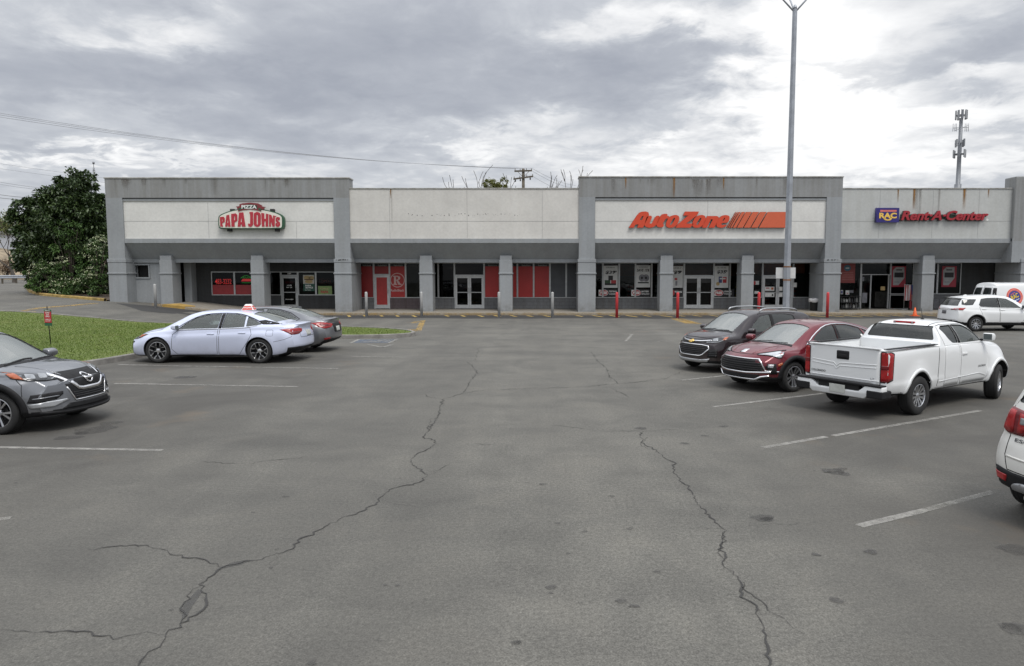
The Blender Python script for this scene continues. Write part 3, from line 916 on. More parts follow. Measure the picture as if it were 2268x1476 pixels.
def make_wheel(Rw, tw, rr, style, n, mat, mat2, parent):
    b = MB(); h = tw / 2
    b.lathe([(rr * .985, -h + .02), (rr + .008, -h + .006), (rr + .03, -h), (Rw - .04, -h - .004), (Rw - .012, -h + .018), (Rw - .002, -h + .045), (Rw, -h * .3), (Rw, h * .3), (Rw - .002, h - .045), (Rw - .012, h - .018), (Rw - .04, h), (rr, h - .01)], 48, axis='y', caps=False)
    for k in range(4):   # tread grooves
        y = -h * .6 + k * h * .4
        b.mi = 1; b.lathe([(Rw + .0015, y - .004), (Rw + .0015, y + .004)], 48, axis='y', caps=False); b.mi = 0
    tyre = b.build('wheel', [M_TYRE, M_GAP], parent, smooth=50)
    b = MB(); yf = -h + .012
    b.lathe([(rr * .99, yf + .03), (rr * 1.0, yf), (rr * .955, yf - .002), (rr * .93, yf + .012), (rr * .92, yf + .09), (rr * .9, yf + .14)], 48, axis='y', caps=False)
    b.mi = 1; b.lathe([(rr * .9, yf + .13), (.02, yf + .10)], 40, axis='y', caps=False)
    b.lathe([(rr * .55, yf + .075), (rr * .56, yf + .09)], 32, axis='y')
    b.mi = 0
    def spoke(ang, pts, th=.03):
        # pts: (radius, tangential) outline
        c, s_ = math.cos(ang), math.sin(ang)
        def P(r, t, y): return (r * c - t * s_, y, r * s_ + t * c)
        def dish(r): return yf + .006 + .035 * (1 - r / rr) ** 1.3
        bot = [P(r, t, dish(r)) for r, t in pts]; top = [P(r, t, dish(r) + th) for r, t in pts]
        b.hexa(bot, top)
    for k in range(n):
        a = 2 * math.pi * k / n
        if style == 'single':
            spoke(a, [(.05, -.035), (rr * .6, -.03), (rr * .96, -.042), (rr * .96, .042), (rr * .6, .03), (.05, .035)])
        elif style == 'thin':
            spoke(a, [(.05, -.018), (rr * .96, -.02), (rr * .96, .02), (.05, .018)])
        elif style == 'twin':
            for q in (-1, 1):
                spoke(a, [(.05, q * .010), (rr * .96, q * .075), (rr * .96, q * .035), (.05, -q * .012)][::q])
        elif style == 'blade':
            for q in (-1, 1):
                spoke(a, [(.05, q * .004), (rr * .5, q * .012), (rr * .96, q * .022), (rr * .96, q * .078), (rr * .55, q * .055), (.05, q * .04)][::-q])
        elif style == 'petal':
            spoke(a, [(.04, -.012), (rr * .42, -.009), (rr * .42, .009), (.04, .012)])
            for q in (-1, 1):
                spoke(a, [(rr * .40, -.006 * q), (rr * .60, q * .05), (rr * .80, q * .088), (rr * .955, q * .085), (rr * .955, q * .063), (rr * .80, q * .066), (rr * .62, q * .030), (rr * .43, q * .010)][::q], .022)
            spoke(a, [(rr * .935, -.085), (rr * .935, .085), (rr * .965, .085), (rr * .965, -.085)], .02)
            b.mi = 1
            spoke(a, [(rr * .45, 0), (rr * .62, -.03), (rr * .9, -.06), (rr * .9, .06), (rr * .62, .03)], .05)
            b.mi = 0
    b.lathe([(.001, yf + .022), (.035, yf + .022), (.06, yf + .034), (.065, yf + .06)], 20, axis='y', caps=False)
    b.mi = 1
    for k in range(5):
        a = 2 * math.pi * (k + .5) / 5
        b.lathe([(.009, yf + .03), (.009, yf + .06)], 6, cx=.055 * math.cos(a) * 1.0, cz=.055 * math.sin(a), axis='y')
    b.build('rim', [mat, mat2], tyre, smooth=40)
    return tyre
# ------------------------------------------------------------------ the nine vehicles
P_LAV = paint('paint_lavender_silver', (.58, .62, .76), .15, .3)
P_GREY = paint('paint_gunmetal', (.165, .172, .185), .5, .3)
P_DGREY = paint('paint_mid_grey', (.165, .17, .18), .5, .3)
P_BLK = paint('paint_black_cherry', (.018, .012, .014), .2, .25)
P_RED = paint('paint_burgundy', (.13, .010, .018), .35, .28)
P_WHT = paint('paint_white', (.74, .75, .75), 0, .35, .3)
P_PEARL = paint('paint_pearl_white', (.68, .67, .63), 0, .35, .3)

def common(**k):
    d = dict(crown=.05, Lf=.8, Lr=.7, ef=2.6, er=2.8, cf=.36, cr=.26, flare=.02, tuck=.06)
    d.update(k); return d

# ---- lavender sedan with a roof topper
def sedan():
    s = common(xf=2.38, xr=-2.50, W=.925, R=.345, tw=.225, axles=(1.41, -1.41), clad=.0, gap=.035,
        zt=[(-2.5, 1.06), (-2.35, 1.095), (-2.0, 1.10), (-1.85, 1.135), (-1.45, 1.275), (-1.0, 1.385), (-.5, 1.435), (-.1, 1.445), (.3, 1.425), (.55, 1.375), (.9, 1.21), (1.25, 1.035), (1.42, .965), (1.7, .915), (2.0, .845), (2.25, .75), (2.38, .69)],
        zs=[(-2.5, .97), (-2.0, 1.01), (-1.3, 1.0), (-.3, .955), (.7, .915), (1.4, .86), (2.0, .76), (2.38, .62)],
        wm=[(-2.5, .80), (-2.2, .88), (-1.4, .92), (0, .915), (1.4, .92), (2.0, .885), (2.38, .80)],
        ws=[(-2.5, .70), (-2.0, .80), (-1.2, .855), (0, .86), (.9, .86), (1.6, .82), (2.1, .75), (2.38, .66)],
        wr=[(-2.5, .62), (-2.0, .66), (-1.7, .63), (-1.2, .585), (-.4, .575), (.2, .60), (.8, .66), (1.3, .70), (1.8, .66), (2.38, .52)],
        zb=[(-2.5, .36), (-2.2, .26), (-1.7, .19), (1.8, .18), (2.2, .19), (2.38, .24)],
        crown=[(-2.5, .05), (-1.9, .05), (-1.2, .06), (0, .055), (.6, .055), (1.3, .05), (2.38, .05)],
        pf=[(.1, .10), (.24, .02), (.4, .0), (.6, .03), (.75, .14)], pr=[(.3, .12), (.5, .0), (.75, .02), (.95, .08), (1.1, .03)],
        cab=(-1.95, 1.45), cabz=.72, seat_top=1.14, seat_rows=[.15, -.75], dash=(1.05, .93),
        creases=[(pchip([(-2.2, .86), (0, .76), (1.9, .70)]), -2.3, 2.1, .016, .05, .16)])
    c = Car('sedan', s, P_LAV, 'pale lavender silver sedan with a pizza topper on its roof and dark five spoke wheels', 'car')
    fw = [(.86, .935), (.66, 1.09), (.38, 1.25), (.12, 1.325), (-.30, 1.352), (-.27, .965)]
    rw = [(-.37, .968), (-.40, 1.352), (-.75, 1.335), (-.98, 1.285), (-1.0, 1.0), (-.7, .98)]
    qw = [(-1.05, 1.005), (-1.03, 1.27), (-1.28, 1.17), (-1.47, 1.075), (-1.38, 1.05)]
    for p in (fw, rw, qw): c.window('side', p, G_CLEAR)
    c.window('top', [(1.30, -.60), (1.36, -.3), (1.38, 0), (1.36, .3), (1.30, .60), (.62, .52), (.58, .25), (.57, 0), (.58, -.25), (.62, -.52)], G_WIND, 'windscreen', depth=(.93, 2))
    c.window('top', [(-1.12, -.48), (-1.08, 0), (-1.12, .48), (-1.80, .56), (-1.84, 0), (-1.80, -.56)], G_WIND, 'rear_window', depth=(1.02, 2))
    c.decal('pillar_trim', 'side', [(-.28, .962), (-.305, 1.35), (-.395, 1.35), (-.365, .965)], M_BLACK, off=.004)
    c.line('roof_trim', 'side', [(.92, .935), (.66, 1.115), (.36, 1.275), (.10, 1.345), (-.35, 1.372), (-.75, 1.355), (-1.0, 1.295), (-1.30, 1.18), (-1.52, 1.075)], .02, M_BLACK, smooth=1)
    c.line('belt_trim', 'side', [(.88, .925), (-.3, .952), (-.9, .975), (-1.15, 1.0), (-1.35, 1.04)], .014, M_CHROME, off=.007)
    c.decal('rear_pillar_trim', 'side', [(-1.42, 1.10), (-1.50, 1.07), (-1.75, 1.065), (-1.98, 1.065), (-1.72, 1.135), (-1.5, 1.185), (-1.36, 1.165)], M_BLACK, off=.004)
    fd = [(.84, .90), (.97, .80), (1.0, .40), (.86, .25), (-.24, .25), (-.28, .94)]
    rd = [(-.33, .94), (-.29, .25), (-.86, .25), (-.98, .42), (-1.12, .62), (-1.22, .80), (-1.16, .985), (-.9, .965)]
    for d_ in (fd, rd):
        c.line('door_seam', 'side', d_, .010, M_GAP, off=.0015, closed=True)
    c.handle(-.08, .82, P_LAV); c.handle(-.95, .85, P_LAV)
    c.line('fuel_flap', 'side', rounded([(-1.62, .76), (-1.62, .92), (-1.80, .92), (-1.80, .76)], .03), .006, M_GAP, off=.002, closed=True, sides=1)
    c.line('sill_trim', 'side', [(1.0, .225), (-1.0, .225)], .02, M_GAP, off=.002)
    # lamps
    c.decal('tail_light', 148, [(-2.05, .88, .93), (-2.3, .84, .95), (-2.5, .55, .955), (-2.5, .40, .93), (-2.5, .42, .86), (-2.45, .60, .80), (-2.3, .80, .78), (-2.22, .86, .86)], M_RED, off=.010)
    c.decal('tail_lamp_lens', 148, [(-2.2, .87, .87), (-2.32, .80, .80), (-2.46, .58, .82), (-2.5, .44, .865), (-2.4, .68, .875)], M_DRED, off=.014)
    c.decal('headlight', 40, [(1.72, .86, .80), (1.95, .80, .80), (2.2, .62, .755), (2.3, .5, .70), (2.28, .52, .62), (2.05, .76, .66), (1.9, .84, .71)], M_LAMPDK, off=.008)
    c.decal('headlamp_lens', 40, [(1.78, .86, .79), (1.95, .80, .785), (2.02, .77, .70), (1.92, .83, .72)], M_AMBER, off=.012)
    c.decal('headlamp_lens', 40, [(2.06, .74, .77), (2.2, .62, .745), (2.24, .58, .66), (2.08, .74, .68)], M_CLEAR, off=.012)
    c.decal('bumper_vent', 40, [(2.16, .74, .60), (2.24, .68, .60), (2.28, .66, .34), (2.16, .74, .30)], M_BLACK, off=.006)
    c.decal('grille', 'front', [(-.42, .66), (-.30, .36), (.30, .36), (.42, .66)], M_BLACK, off=.006, rnd=.03)
    c.line('grille_trim', 'front', [(-.46, .67), (-.30, .40), (.30, .40), (.46, .67)], .035, M_CHROME, off=.012)
    c.decal('bumper_insert', 150, [(-2.22, .86, .44), (-2.46, .62, .45), (-2.5, .2, .44), (-2.5, -.4, .44), (-2.5, -.4, .30), (-2.5, .2, .30), (-2.4, .62, .26), (-2.2, .84, .30)], M_BLACK, off=.012, sides=2)
    c.plate('rear', .80, mat=M_PLATE); c.line('boot_seam', 'rear', [(-.52, 1.0), (-.50, .70), (.50, .70), (.52, 1.0)], .010, M_GAP, off=.002)
    c.line('boot_lip', 'rear', [(-.62, 1.055), (0, 1.075), (.62, 1.055)], .022, P_LAV, off=.03, thick=.05)
    c.line('bumper_seam', 'side', [(-1.82, .60), (-2.1, .66), (-2.3, .74)], .008, M_GAP, off=.002)
    c.line('bonnet_seam', 'top', [(1.30, -.76), (1.7, -.72), (2.12, -.60), (2.22, 0), (2.12, .60), (1.7, .72), (1.30, .76)], .010, M_GAP, off=.002)
    c.line('wiper', 'top', [(1.34, -.45), (1.28, .1)], .02, M_BLACK, off=.012)
    c.line('wiper', 'top', [(1.37, .05), (1.30, .55)], .02, M_BLACK, off=.012)
    c.mirror(.86, 1.0, P_LAV, size=(.13, .2, .13), y=.90)
    c.finish(); c.wheels('petal', plain('machined_alloy', (.6, .6, .6), .3, 1), 5, M_BLACK, rim=.71)
    return c

# ---- grey sedan beyond it
def grey_sedan():
    s = common(xf=2.30, xr=-2.50, W=.912, R=.335, tw=.235, axles=(1.425, -1.425), clad=.0,
        zt=[(-2.5, 1.03), (-2.38, 1.075), (-2.05, 1.085), (-1.85, 1.12), (-1.4, 1.29), (-.95, 1.40), (-.4, 1.445), (.0, 1.445), (.4, 1.40), (.8, 1.25), (1.2, 1.06), (1.4, .985), (1.8, .92), (2.15, .80), (2.3, .70)],
        zs=[(-2.5, .93), (-2.0, 1.0), (-1.2, .98), (0, .94), (1.3, .87), (2.3, .64)],
        wm=[(-2.5, .78), (-2.2, .87), (-1.4, .912), (0, .895), (1.4, .912), (2.0, .87), (2.3, .79)],
        ws=[(-2.5, .66), (-2.0, .77), (-1.2, .86), (0, .85), (1.5, .82), (2.3, .66)],
        wr=[(-2.5, .58), (-2.0, .64), (-1.7, .62), (-1.2, .57), (-.3, .57), (.6, .64), (1.3, .68), (2.3, .52)],
        zb=[(-2.5, .34), (-2.2, .25), (-1.7, .18), (1.8, .18), (2.3, .24)],
        pf=[(.1, .08), (.4, .0), (.7, .1)], pr=[(.3, .14), (.5, .0), (.75, .03), (.95, .10), (1.1, .06)],
        cab=(-1.95, 1.4), cabz=.72, seat_top=1.14, seat_rows=[.1, -.75], dash=(1.0, .93),
        creases=[(pchip([(-2.2, .82), (-1.2, .86), (0, .74), (1.9, .72)]), -2.3, 2.1, .022, .06, .16)])
    c = Car('sedan', s, P_DGREY, 'mid grey sedan with red tail lights parked behind the lavender sedan', 'car')
    c.window('side', [(.80, .955), (.45, 1.19), (.1, 1.33), (-.33, 1.36), (-.30, .965)], G_CLEAR)
    c.window('side', [(-.40, .968), (-.42, 1.36), (-.8, 1.335), (-1.15, 1.235), (-1.45, 1.07), (-1.35, 1.02), (-1.0, .985)], G_CLEAR)
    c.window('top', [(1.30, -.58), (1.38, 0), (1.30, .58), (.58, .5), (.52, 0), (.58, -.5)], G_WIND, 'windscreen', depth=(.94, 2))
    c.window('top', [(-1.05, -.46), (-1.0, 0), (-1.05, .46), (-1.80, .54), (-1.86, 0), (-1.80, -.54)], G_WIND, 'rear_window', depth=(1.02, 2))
    c.line('window_trim', 'side', [(.88, .94), (.46, 1.215), (.1, 1.352), (-.36, 1.382), (-.8, 1.358), (-1.18, 1.25), (-1.52, 1.06), (-1.38, 1.0), (-1.0, .965), (-.3, .948), (.88, .94)], .018, M_BLACK)
    c.decal('tail_light', 150, [(-1.98, .86, .94), (-2.3, .80, .96), (-2.5, .42, .90), (-2.5, .36, .86), (-2.45, .52, .79), (-2.3, .76, .76), (-2.16, .84, .82)], M_RED, off=.012)
    c.decal('tail_lamp_lens', 150, [(-2.2, .83, .90), (-2.4, .62, .90), (-2.46, .52, .84), (-2.28, .76, .82)], M_DRED, off=.015)
    c.decal('fog_reflector', 150, [(-2.3, .80, .46), (-2.46, .58, .47), (-2.46, .58, .42), (-2.32, .78, .40)], M_RED, off=.012)
    c.decal('diffuser', 'rear', [(-.62, .42), (.62, .42), (.5, .28), (-.5, .28)], M_BLACK, off=.008)
    c.plate('rear', .72); c.decal('boot_panel', 'rear', [(-.36, .90), (.36, .90), (.32, .62), (-.32, .62)], M_BLACK, off=.004, rnd=.04)
    c.line('boot_lip', 'rear', [(-.6, 1.03), (0, 1.055), (.6, 1.03)], .025, P_DGREY, off=.03, thick=.05)
    for d_ in ([(.84, .90), (1.0, .6), (.86, .25), (-.26, .25), (-.30, .94)], [(-.36, .94), (-.30, .25), (-.9, .25), (-1.2, .7), (-1.15, .97)]):
        c.line('door_seam', 'side', d_, .010, M_GAP, off=.0015, closed=True)
    b = MB(); b.prism([(-1.28, 1.33), (-1.12, 1.40), (-1.22, 1.43), (-1.3, 1.40)], 'y', -.012, .012); b.build('roof_antenna', P_DGREY, c.root)
    c.mirror(.84, 1.0, P_DGREY, y=.88)
    c.finish(); c.wheels('twin', n=5, rim=.7)
    return c

# ---- gunmetal crossover, left foreground
def crossover():
    s = common(xf=2.25, xr=-2.19, W=.918, R=.345, tw=.225, axles=(1.325, -1.325), clad=.10, gap=.05, cf=.43, ef=2.6, Lf=.95,
        zt=[(-2.19, 1.0), (-2.1, 1.15), (-1.75, 1.45), (-1.5, 1.54), (-.8, 1.585), (-.2, 1.59), (.2, 1.55), (.5, 1.44), (.85, 1.24), (1.13, 1.09), (1.25, 1.06), (1.6, 1.035), (1.9, .98), (2.1, .90), (2.19, .83)],
        zs=[(-2.19, .95), (-1.4, 1.06), (0, 1.0), (1.0, .965), (1.5, .94), (1.95, .86), (2.19, .74)],
        wm=[(-2.19, .80), (-1.8, .89), (-1.3, .915), (0, .90), (1.3, .915), (1.8, .89), (2.19, .81)],
        ws=[(-2.19, .74), (-1.4, .85), (0, .85), (1.2, .86), (1.7, .82), (2.19, .70)],
        wr=[(-2.19, .62), (-1.5, .58), (0, .59), (.4, .62), (.9, .68), (1.2, .72), (1.7, .70), (2.19, .56)],
        zb=[(-2.19, .36), (-1.8, .25), (1.6, .24), (2.0, .25), (2.19, .27)],
        crown=[(-2.19, .06), (.5, .06), (1.2, .055), (2.19, .07)],
        pf=[(.2, .14), (.32, -.01), (.45, .0), (.7, .03), (.85, .08), (.95, .14)], pr=[(.3, .1), (.6, 0), (1.0, .05)],
        cab=(-1.9, 1.30), cabz=.76, seat_top=1.28, seat_rows=[.1, -.75], dash=(.98, 1.03), flare=.03,
        creases=[(pchip([(-2, .95), (0, .85), (1.9, .78)]), -2.1, 2.0, .022, .05, .15)])
    c = Car('crossover', s, P_GREY, 'gunmetal grey crossover with a chrome V grille, cut off by the left edge', 'car')
    c.window('side', [(.72, 1.05), (.42, 1.28), (.12, 1.43), (-.25, 1.48), (-.22, 1.06)], G_CLEAR)
    c.window('side', [(-.32, 1.065), (-.34, 1.48), (-.9, 1.46), (-1.25, 1.38), (-1.5, 1.20), (-1.3, 1.11)], G_TINT)
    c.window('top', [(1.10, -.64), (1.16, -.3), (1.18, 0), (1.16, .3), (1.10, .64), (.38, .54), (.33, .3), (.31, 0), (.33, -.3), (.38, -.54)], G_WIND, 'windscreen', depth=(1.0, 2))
    c.decal('cowl', 'top', [(1.20, -.72), (1.28, -.3), (1.30, 0), (1.28, .3), (1.20, .72), (1.11, .66), (1.17, .3), (1.19, 0), (1.17, -.3), (1.11, -.66)], M_BLACK, off=.004)
    c.line('wiper', 'top', [(1.22, -.55), (1.14, -.05), (1.15, .1)], .025, M_BLACK, off=.02, thick=.02)
    c.line('wiper', 'top', [(1.24, 0), (1.13, .55)], .025, M_BLACK, off=.02, thick=.02)
    c.line('windscreen_trim', 'top', [(1.10, -.665), (.38, -.565)], .02, M_BLACK, off=.006); c.line('windscreen_trim', 'top', [(1.10, .665), (.38, .565)], .02, M_BLACK, off=.006)
    c.decal('door', 'side', [(.80, 1.0), (.88, .92), (.86, .42), (.75, .38), (-.22, .38), (-.26, 1.03)], P_GREY, off=.003); c.handle(-.12, .93, P_GREY)
    c.line('bonnet_seam', 'top', [(1.28, -.80), (1.6, -.77), (1.85, -.68), (1.99, -.45), (2.05, 0), (1.99, .45), (1.85, .68), (1.6, .77), (1.28, .80)], .014, M_GAP, off=.002)
    c.line('bonnet_crease', 'top', [(1.35, -.5), (1.7, -.46), (2.0, -.36)], .02, P_GREY, off=.004, thick=.004); c.line('bonnet_crease', 'top', [(1.35, .5), (1.7, .46), (2.0, .36)], .02, P_GREY, off=.004, thick=.004)
    for sgn in (-1, 1):
        c.arch(.39, .475, M_BLACK, sgn * 1.325)
    # front face
    c.decal('grille', 'front', [(-.50, .90), (-.36, .93), (.36, .93), (.50, .90), (.44, .66), (.34, .46), (-.34, .46), (-.44, .66)], M_BLACK, off=.006)
    c.line('grille_trim', 'front', [(-.50, .925), (-.44, .86), (-.26, .665), (-.18, .645), (.18, .645), (.26, .665), (.44, .86), (.50, .925)], .055, M_CHROME, off=.016)
    c.line('grille_trim', 'front', [(-.45, .70), (-.345, .475), (.345, .475), (.45, .70)], .018, M_CHROME, off=.012)
    for k in range(4):
        c.line('grille_bar', 'front', [(-.36 + .02 * k, .60 - .035 * k), (.36 - .02 * k, .60 - .035 * k)], .010, M_BAR, off=.010)
    ring = [(.075 * math.cos(t), .80 + .075 * math.sin(t)) for t in np.linspace(0, 2 * math.pi, 24)[:-1]]
    e = c.line('emblem', 'front', ring, .022, M_CHROME, off=.022, closed=True)[0]
    c.line('emblem_bar', 'front', [(-.095, .80), (.095, .80)], .035, M_CHROME, off=.026, parent=e)
    hl = [(1.50, .90, .985), (1.75, .84, .97), (2.0, .62, .915), (2.05, .50, .885), (2.06, .47, .83), (1.98, .66, .82), (1.8, .82, .84), (1.62, .90, .88)]
    c.decal('headlight', 35, hl, M_LAMPDK, off=.010)
    c.decal('headlamp_lens', 35, [(1.53, .90, .98), (1.68, .86, .965), (1.78, .83, .86), (1.64, .90, .89)], M_AMBER, off=.015)
    for (a, b_) in ((.80, .72), (.69, .62)):
        x0, x1 = 1.78 + (.80 - a) * 1.3, 1.78 + (.80 - b_) * 1.3
        c.decal('headlamp_lens', 35, [(x0, a, .945), (x1, b_, .93), (x1, b_, .86), (x0, a, .865)], M_CLEAR, off=.016, rnd=.02)
    c.line('headlamp_chevron', 35, [(2.0, .60, .90), (2.05, .53, .87), (2.02, .58, .84)], .018, M_CLEAR, off=.017)
    fog = [(1.86, .84, .62), (2.02, .66, .64), (2.12, .50, .645), (2.12, .50, .60), (2.08, .60, .53), (1.92, .82, .49), (1.82, .87, .50)]
    c.decal('fog_surround', 35, fog, M_BLACK, off=.008)
    c.line('fog_bar', 35, [(1.88, .84, .555), (2.04, .66, .575), (2.1, .56, .58)], .02, P_GREY, off=.016)
    c.decal('bumper_trim', 35, [(1.83, .87, .475), (2.02, .70, .505), (2.14, .46, .52), (2.15, .42, .50), (2.05, .66, .415), (1.86, .86, .41)], M_SILVER, off=.014)
    c.decal('lower_grille', 'front', [(-.44, .44), (.44, .44), (.56, .36), (-.56, .36)], M_BLACK, off=.008)
    c.line('bumper_lip', 'front', [(-.78, .33), (-.5, .305), (0, .30), (.5, .305), (.78, .33)], .045, M_BLACK, off=.03, thick=.05)
    c.line('bumper_seam', 'side', [(1.62, .87), (1.72, .78), (1.74, .60)], .008, M_GAP, off=.002)
    c.mirror(.80, 1.09, P_GREY, size=(.14, .22, .15), y=.90)
    c.finish(); c.wheels('twin', n=5, rim=.69)
    return c

# ---- small black crossover
def small_suv():
    s = common(xf=2.12, xr=-2.13, W=.888, R=.335, tw=.215, axles=(1.28, -1.28), clad=.10, cf=.44, ef=2.5, Lf=.9,
        zt=[(-2.13, 1.1), (-2.05, 1.3), (-1.85, 1.53), (-1.5, 1.60), (-.7, 1.645), (-.1, 1.645), (.3, 1.60), (.6, 1.46), (.95, 1.25), (1.18, 1.12), (1.3, 1.09), (1.65, 1.05), (1.95, .97), (2.12, .84)],
        zs=[(-2.13, 1.02), (-1.4, 1.07), (0, 1.02), (1.0, .985), (1.6, .94), (2.12, .74)],
        wm=[(-2.13, .80), (-1.7, .87), (0, .875), (1.3, .888), (1.8, .86), (2.12, .79)],
        ws=[(-2.13, .76), (-1.4, .83), (0, .835), (1.2, .84), (1.7, .80), (2.12, .69)],
        wr=[(-2.13, .62), (-1.5, .585), (0, .60), (.4, .62), (.9, .66), (1.2, .70), (1.7, .68), (2.12, .55)],
        zb=[(-2.13, .36), (-1.8, .26), (1.6, .24), (2.12, .27)], crown=.06,
        pf=[(.2, .10), (.35, .0), (.6, .0), (.8, .05), (.95, .14)], pr=[(.3, .06), (.6, 0), (1.0, .05)],
        cab=(-1.9, 1.30), cabz=.78, seat_top=1.32, seat_rows=[.1, -.7], dash=(1.0, 1.06), flare=.03,
        creases=[(.90, -2.0, 1.9, .02, .05, .15)])
    c = Car('crossover', s, P_BLK, 'small black crossover with a gold emblem and silver roof rails beside the burgundy one', 'car')
    c.window('side', [(.70, 1.07), (.45, 1.30), (.15, 1.49), (-.22, 1.54), (-.20, 1.08)], G_CLEAR)
    c.window('side', [(-.30, 1.085), (-.32, 1.54), (-.85, 1.53), (-1.15, 1.48), (-1.25, 1.13)], G_TINT)
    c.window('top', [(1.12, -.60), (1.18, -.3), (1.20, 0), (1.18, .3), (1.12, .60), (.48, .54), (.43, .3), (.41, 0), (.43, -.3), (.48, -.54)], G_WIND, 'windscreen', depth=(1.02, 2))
    c.decal('cowl', 'top', [(1.20, -.66), (1.28, -.3), (1.30, 0), (1.28, .3), (1.20, .66), (1.13, .62), (1.19, .3), (1.21, 0), (1.19, -.3), (1.13, -.62)], M_BLACK, off=.004)
    c.line('wiper', 'top', [(1.22, -.5), (1.15, 0)], .022, M_BLACK, off=.015); c.line('wiper', 'top', [(1.23, .05), (1.14, .5)], .022, M_BLACK, off=.015)
    c.decal('pillar_trim', 'side', [(-.21, 1.08), (-.225, 1.54), (-.315, 1.54), (-.295, 1.085)], M_BLACK, off=.004)
    for sd in (-1, 1):
        b = MB(); y = sd * .60
        b.tube([(.15, y, 1.60), (.08, y, 1.665), (-.15, y, 1.695), (-.9, y, 1.69), (-1.25, y, 1.655), (-1.35, y, 1.60)], [.022, .02, .018, .018, .02, .022], 8)
        b.build('roof_rail', M_SILVER, c.root)
    for d_ in ([(.82, 1.0), (.9, .6), (.8, .36), (-.22, .36), (-.25, 1.04)], [(-.28, 1.04), (-.25, .36), (-.8, .36), (-1.1, .8), (-1.2, 1.08)]):
        c.line('door_seam', 'side', d_, .012, M_GAP, off=.0015, closed=True)
    c.line('bonnet_seam', 'front', [(-.72, .93), (-.5, .935), (0, .945), (.5, .935), (.72, .93)], .012, M_GAP, off=.002)
    c.decal('upper_grille', 'front', [(-.56, .905), (0, .90), (.56, .905), (.52, .83), (0, .80), (-.52, .83)], M_BLACK, off=.006)
    c.line('grille_trim', 'front', [(-.56, .885), (-.3, .862), (0, .855), (.3, .862), (.56, .885)], .028, M_CHROME, off=.012)
    bow = [(-.10, .825), (-.095, .865), (-.045, .865), (-.045, .89), (.045, .89), (.045, .865), (.105, .865), (.10, .825), (.045, .825), (.045, .80), (-.045, .80), (-.045, .825)]
    c.decal('emblem', 'front', bow, M_GOLD, off=.022)
    gr = [(-.56, .74), (-.40, .765), (.40, .765), (.56, .74), (.60, .66), (.44, .50), (.36, .47), (-.36, .47), (-.44, .50), (-.60, .66)]
    c.decal('lower_grille', 'front', gr, M_BLACK, off=.006)
    c.line('grille_surround', 'front', gr, .026, M_CHROME, off=.014, closed=True)
    for k in range(5):
        c.line('grille_bar', 'front', [(-.50 + abs(k - 1.4) * .03, .71 - .048 * k), (.50 - abs(k - 1.4) * .03, .71 - .048 * k)], .014, M_BAR, off=.011)
    c.decal('headlight', 38, [(1.48, .86, 1.0), (1.72, .80, .985), (1.95, .62, .92), (2.02, .50, .87), (2.0, .52, .82), (1.8, .76, .83), (1.62, .84, .90)], M_LAMPDK, off=.010)
    c.line('headlamp_strip', 38, [(2.0, .52, .83), (1.8, .76, .842), (1.66, .83, .90)], .022, M_CLEAR, off=.016)
    c.decal('headlamp_lens', 38, [(1.80, .75, .95), (1.9, .66, .93), (1.9, .66, .86), (1.8, .75, .865)], M_CLEAR, off=.015, rnd=.025)
    c.decal('headlamp_lens', 38, [(1.52, .86, .985), (1.64, .83, .97), (1.70, .81, .89), (1.60, .85, .91)], M_AMBER, off=.016)
    c.decal('fog_surround', 38, [(1.84, .80, .66), (2.0, .62, .64), (2.02, .60, .44), (1.86, .80, .44)], M_BLACK, off=.008)
    for k in range(3): c.line('fog_bar', 38, [(1.86, .79, .61 - .06 * k), (2.0, .62, .60 - .06 * k)], .012, M_LAMPDK, off=.013)
    c.decal('skid_plate', 'front', [(-.62, .40), (-.40, .37), (.40, .37), (.62, .40), (.56, .31), (.36, .285), (-.36, .285), (-.56, .31)], M_SILVER, off=.02, thick=.03)
    for sgn in (-1, 1): c.arch(.38, .45, M_BLACK, sgn * 1.28)
    c.mirror(.76, 1.12, P_BLK, size=(.14, .2, .15), y=.87)
    c.finish(); c.wheels('single', n=5, rim=.66)
    return c

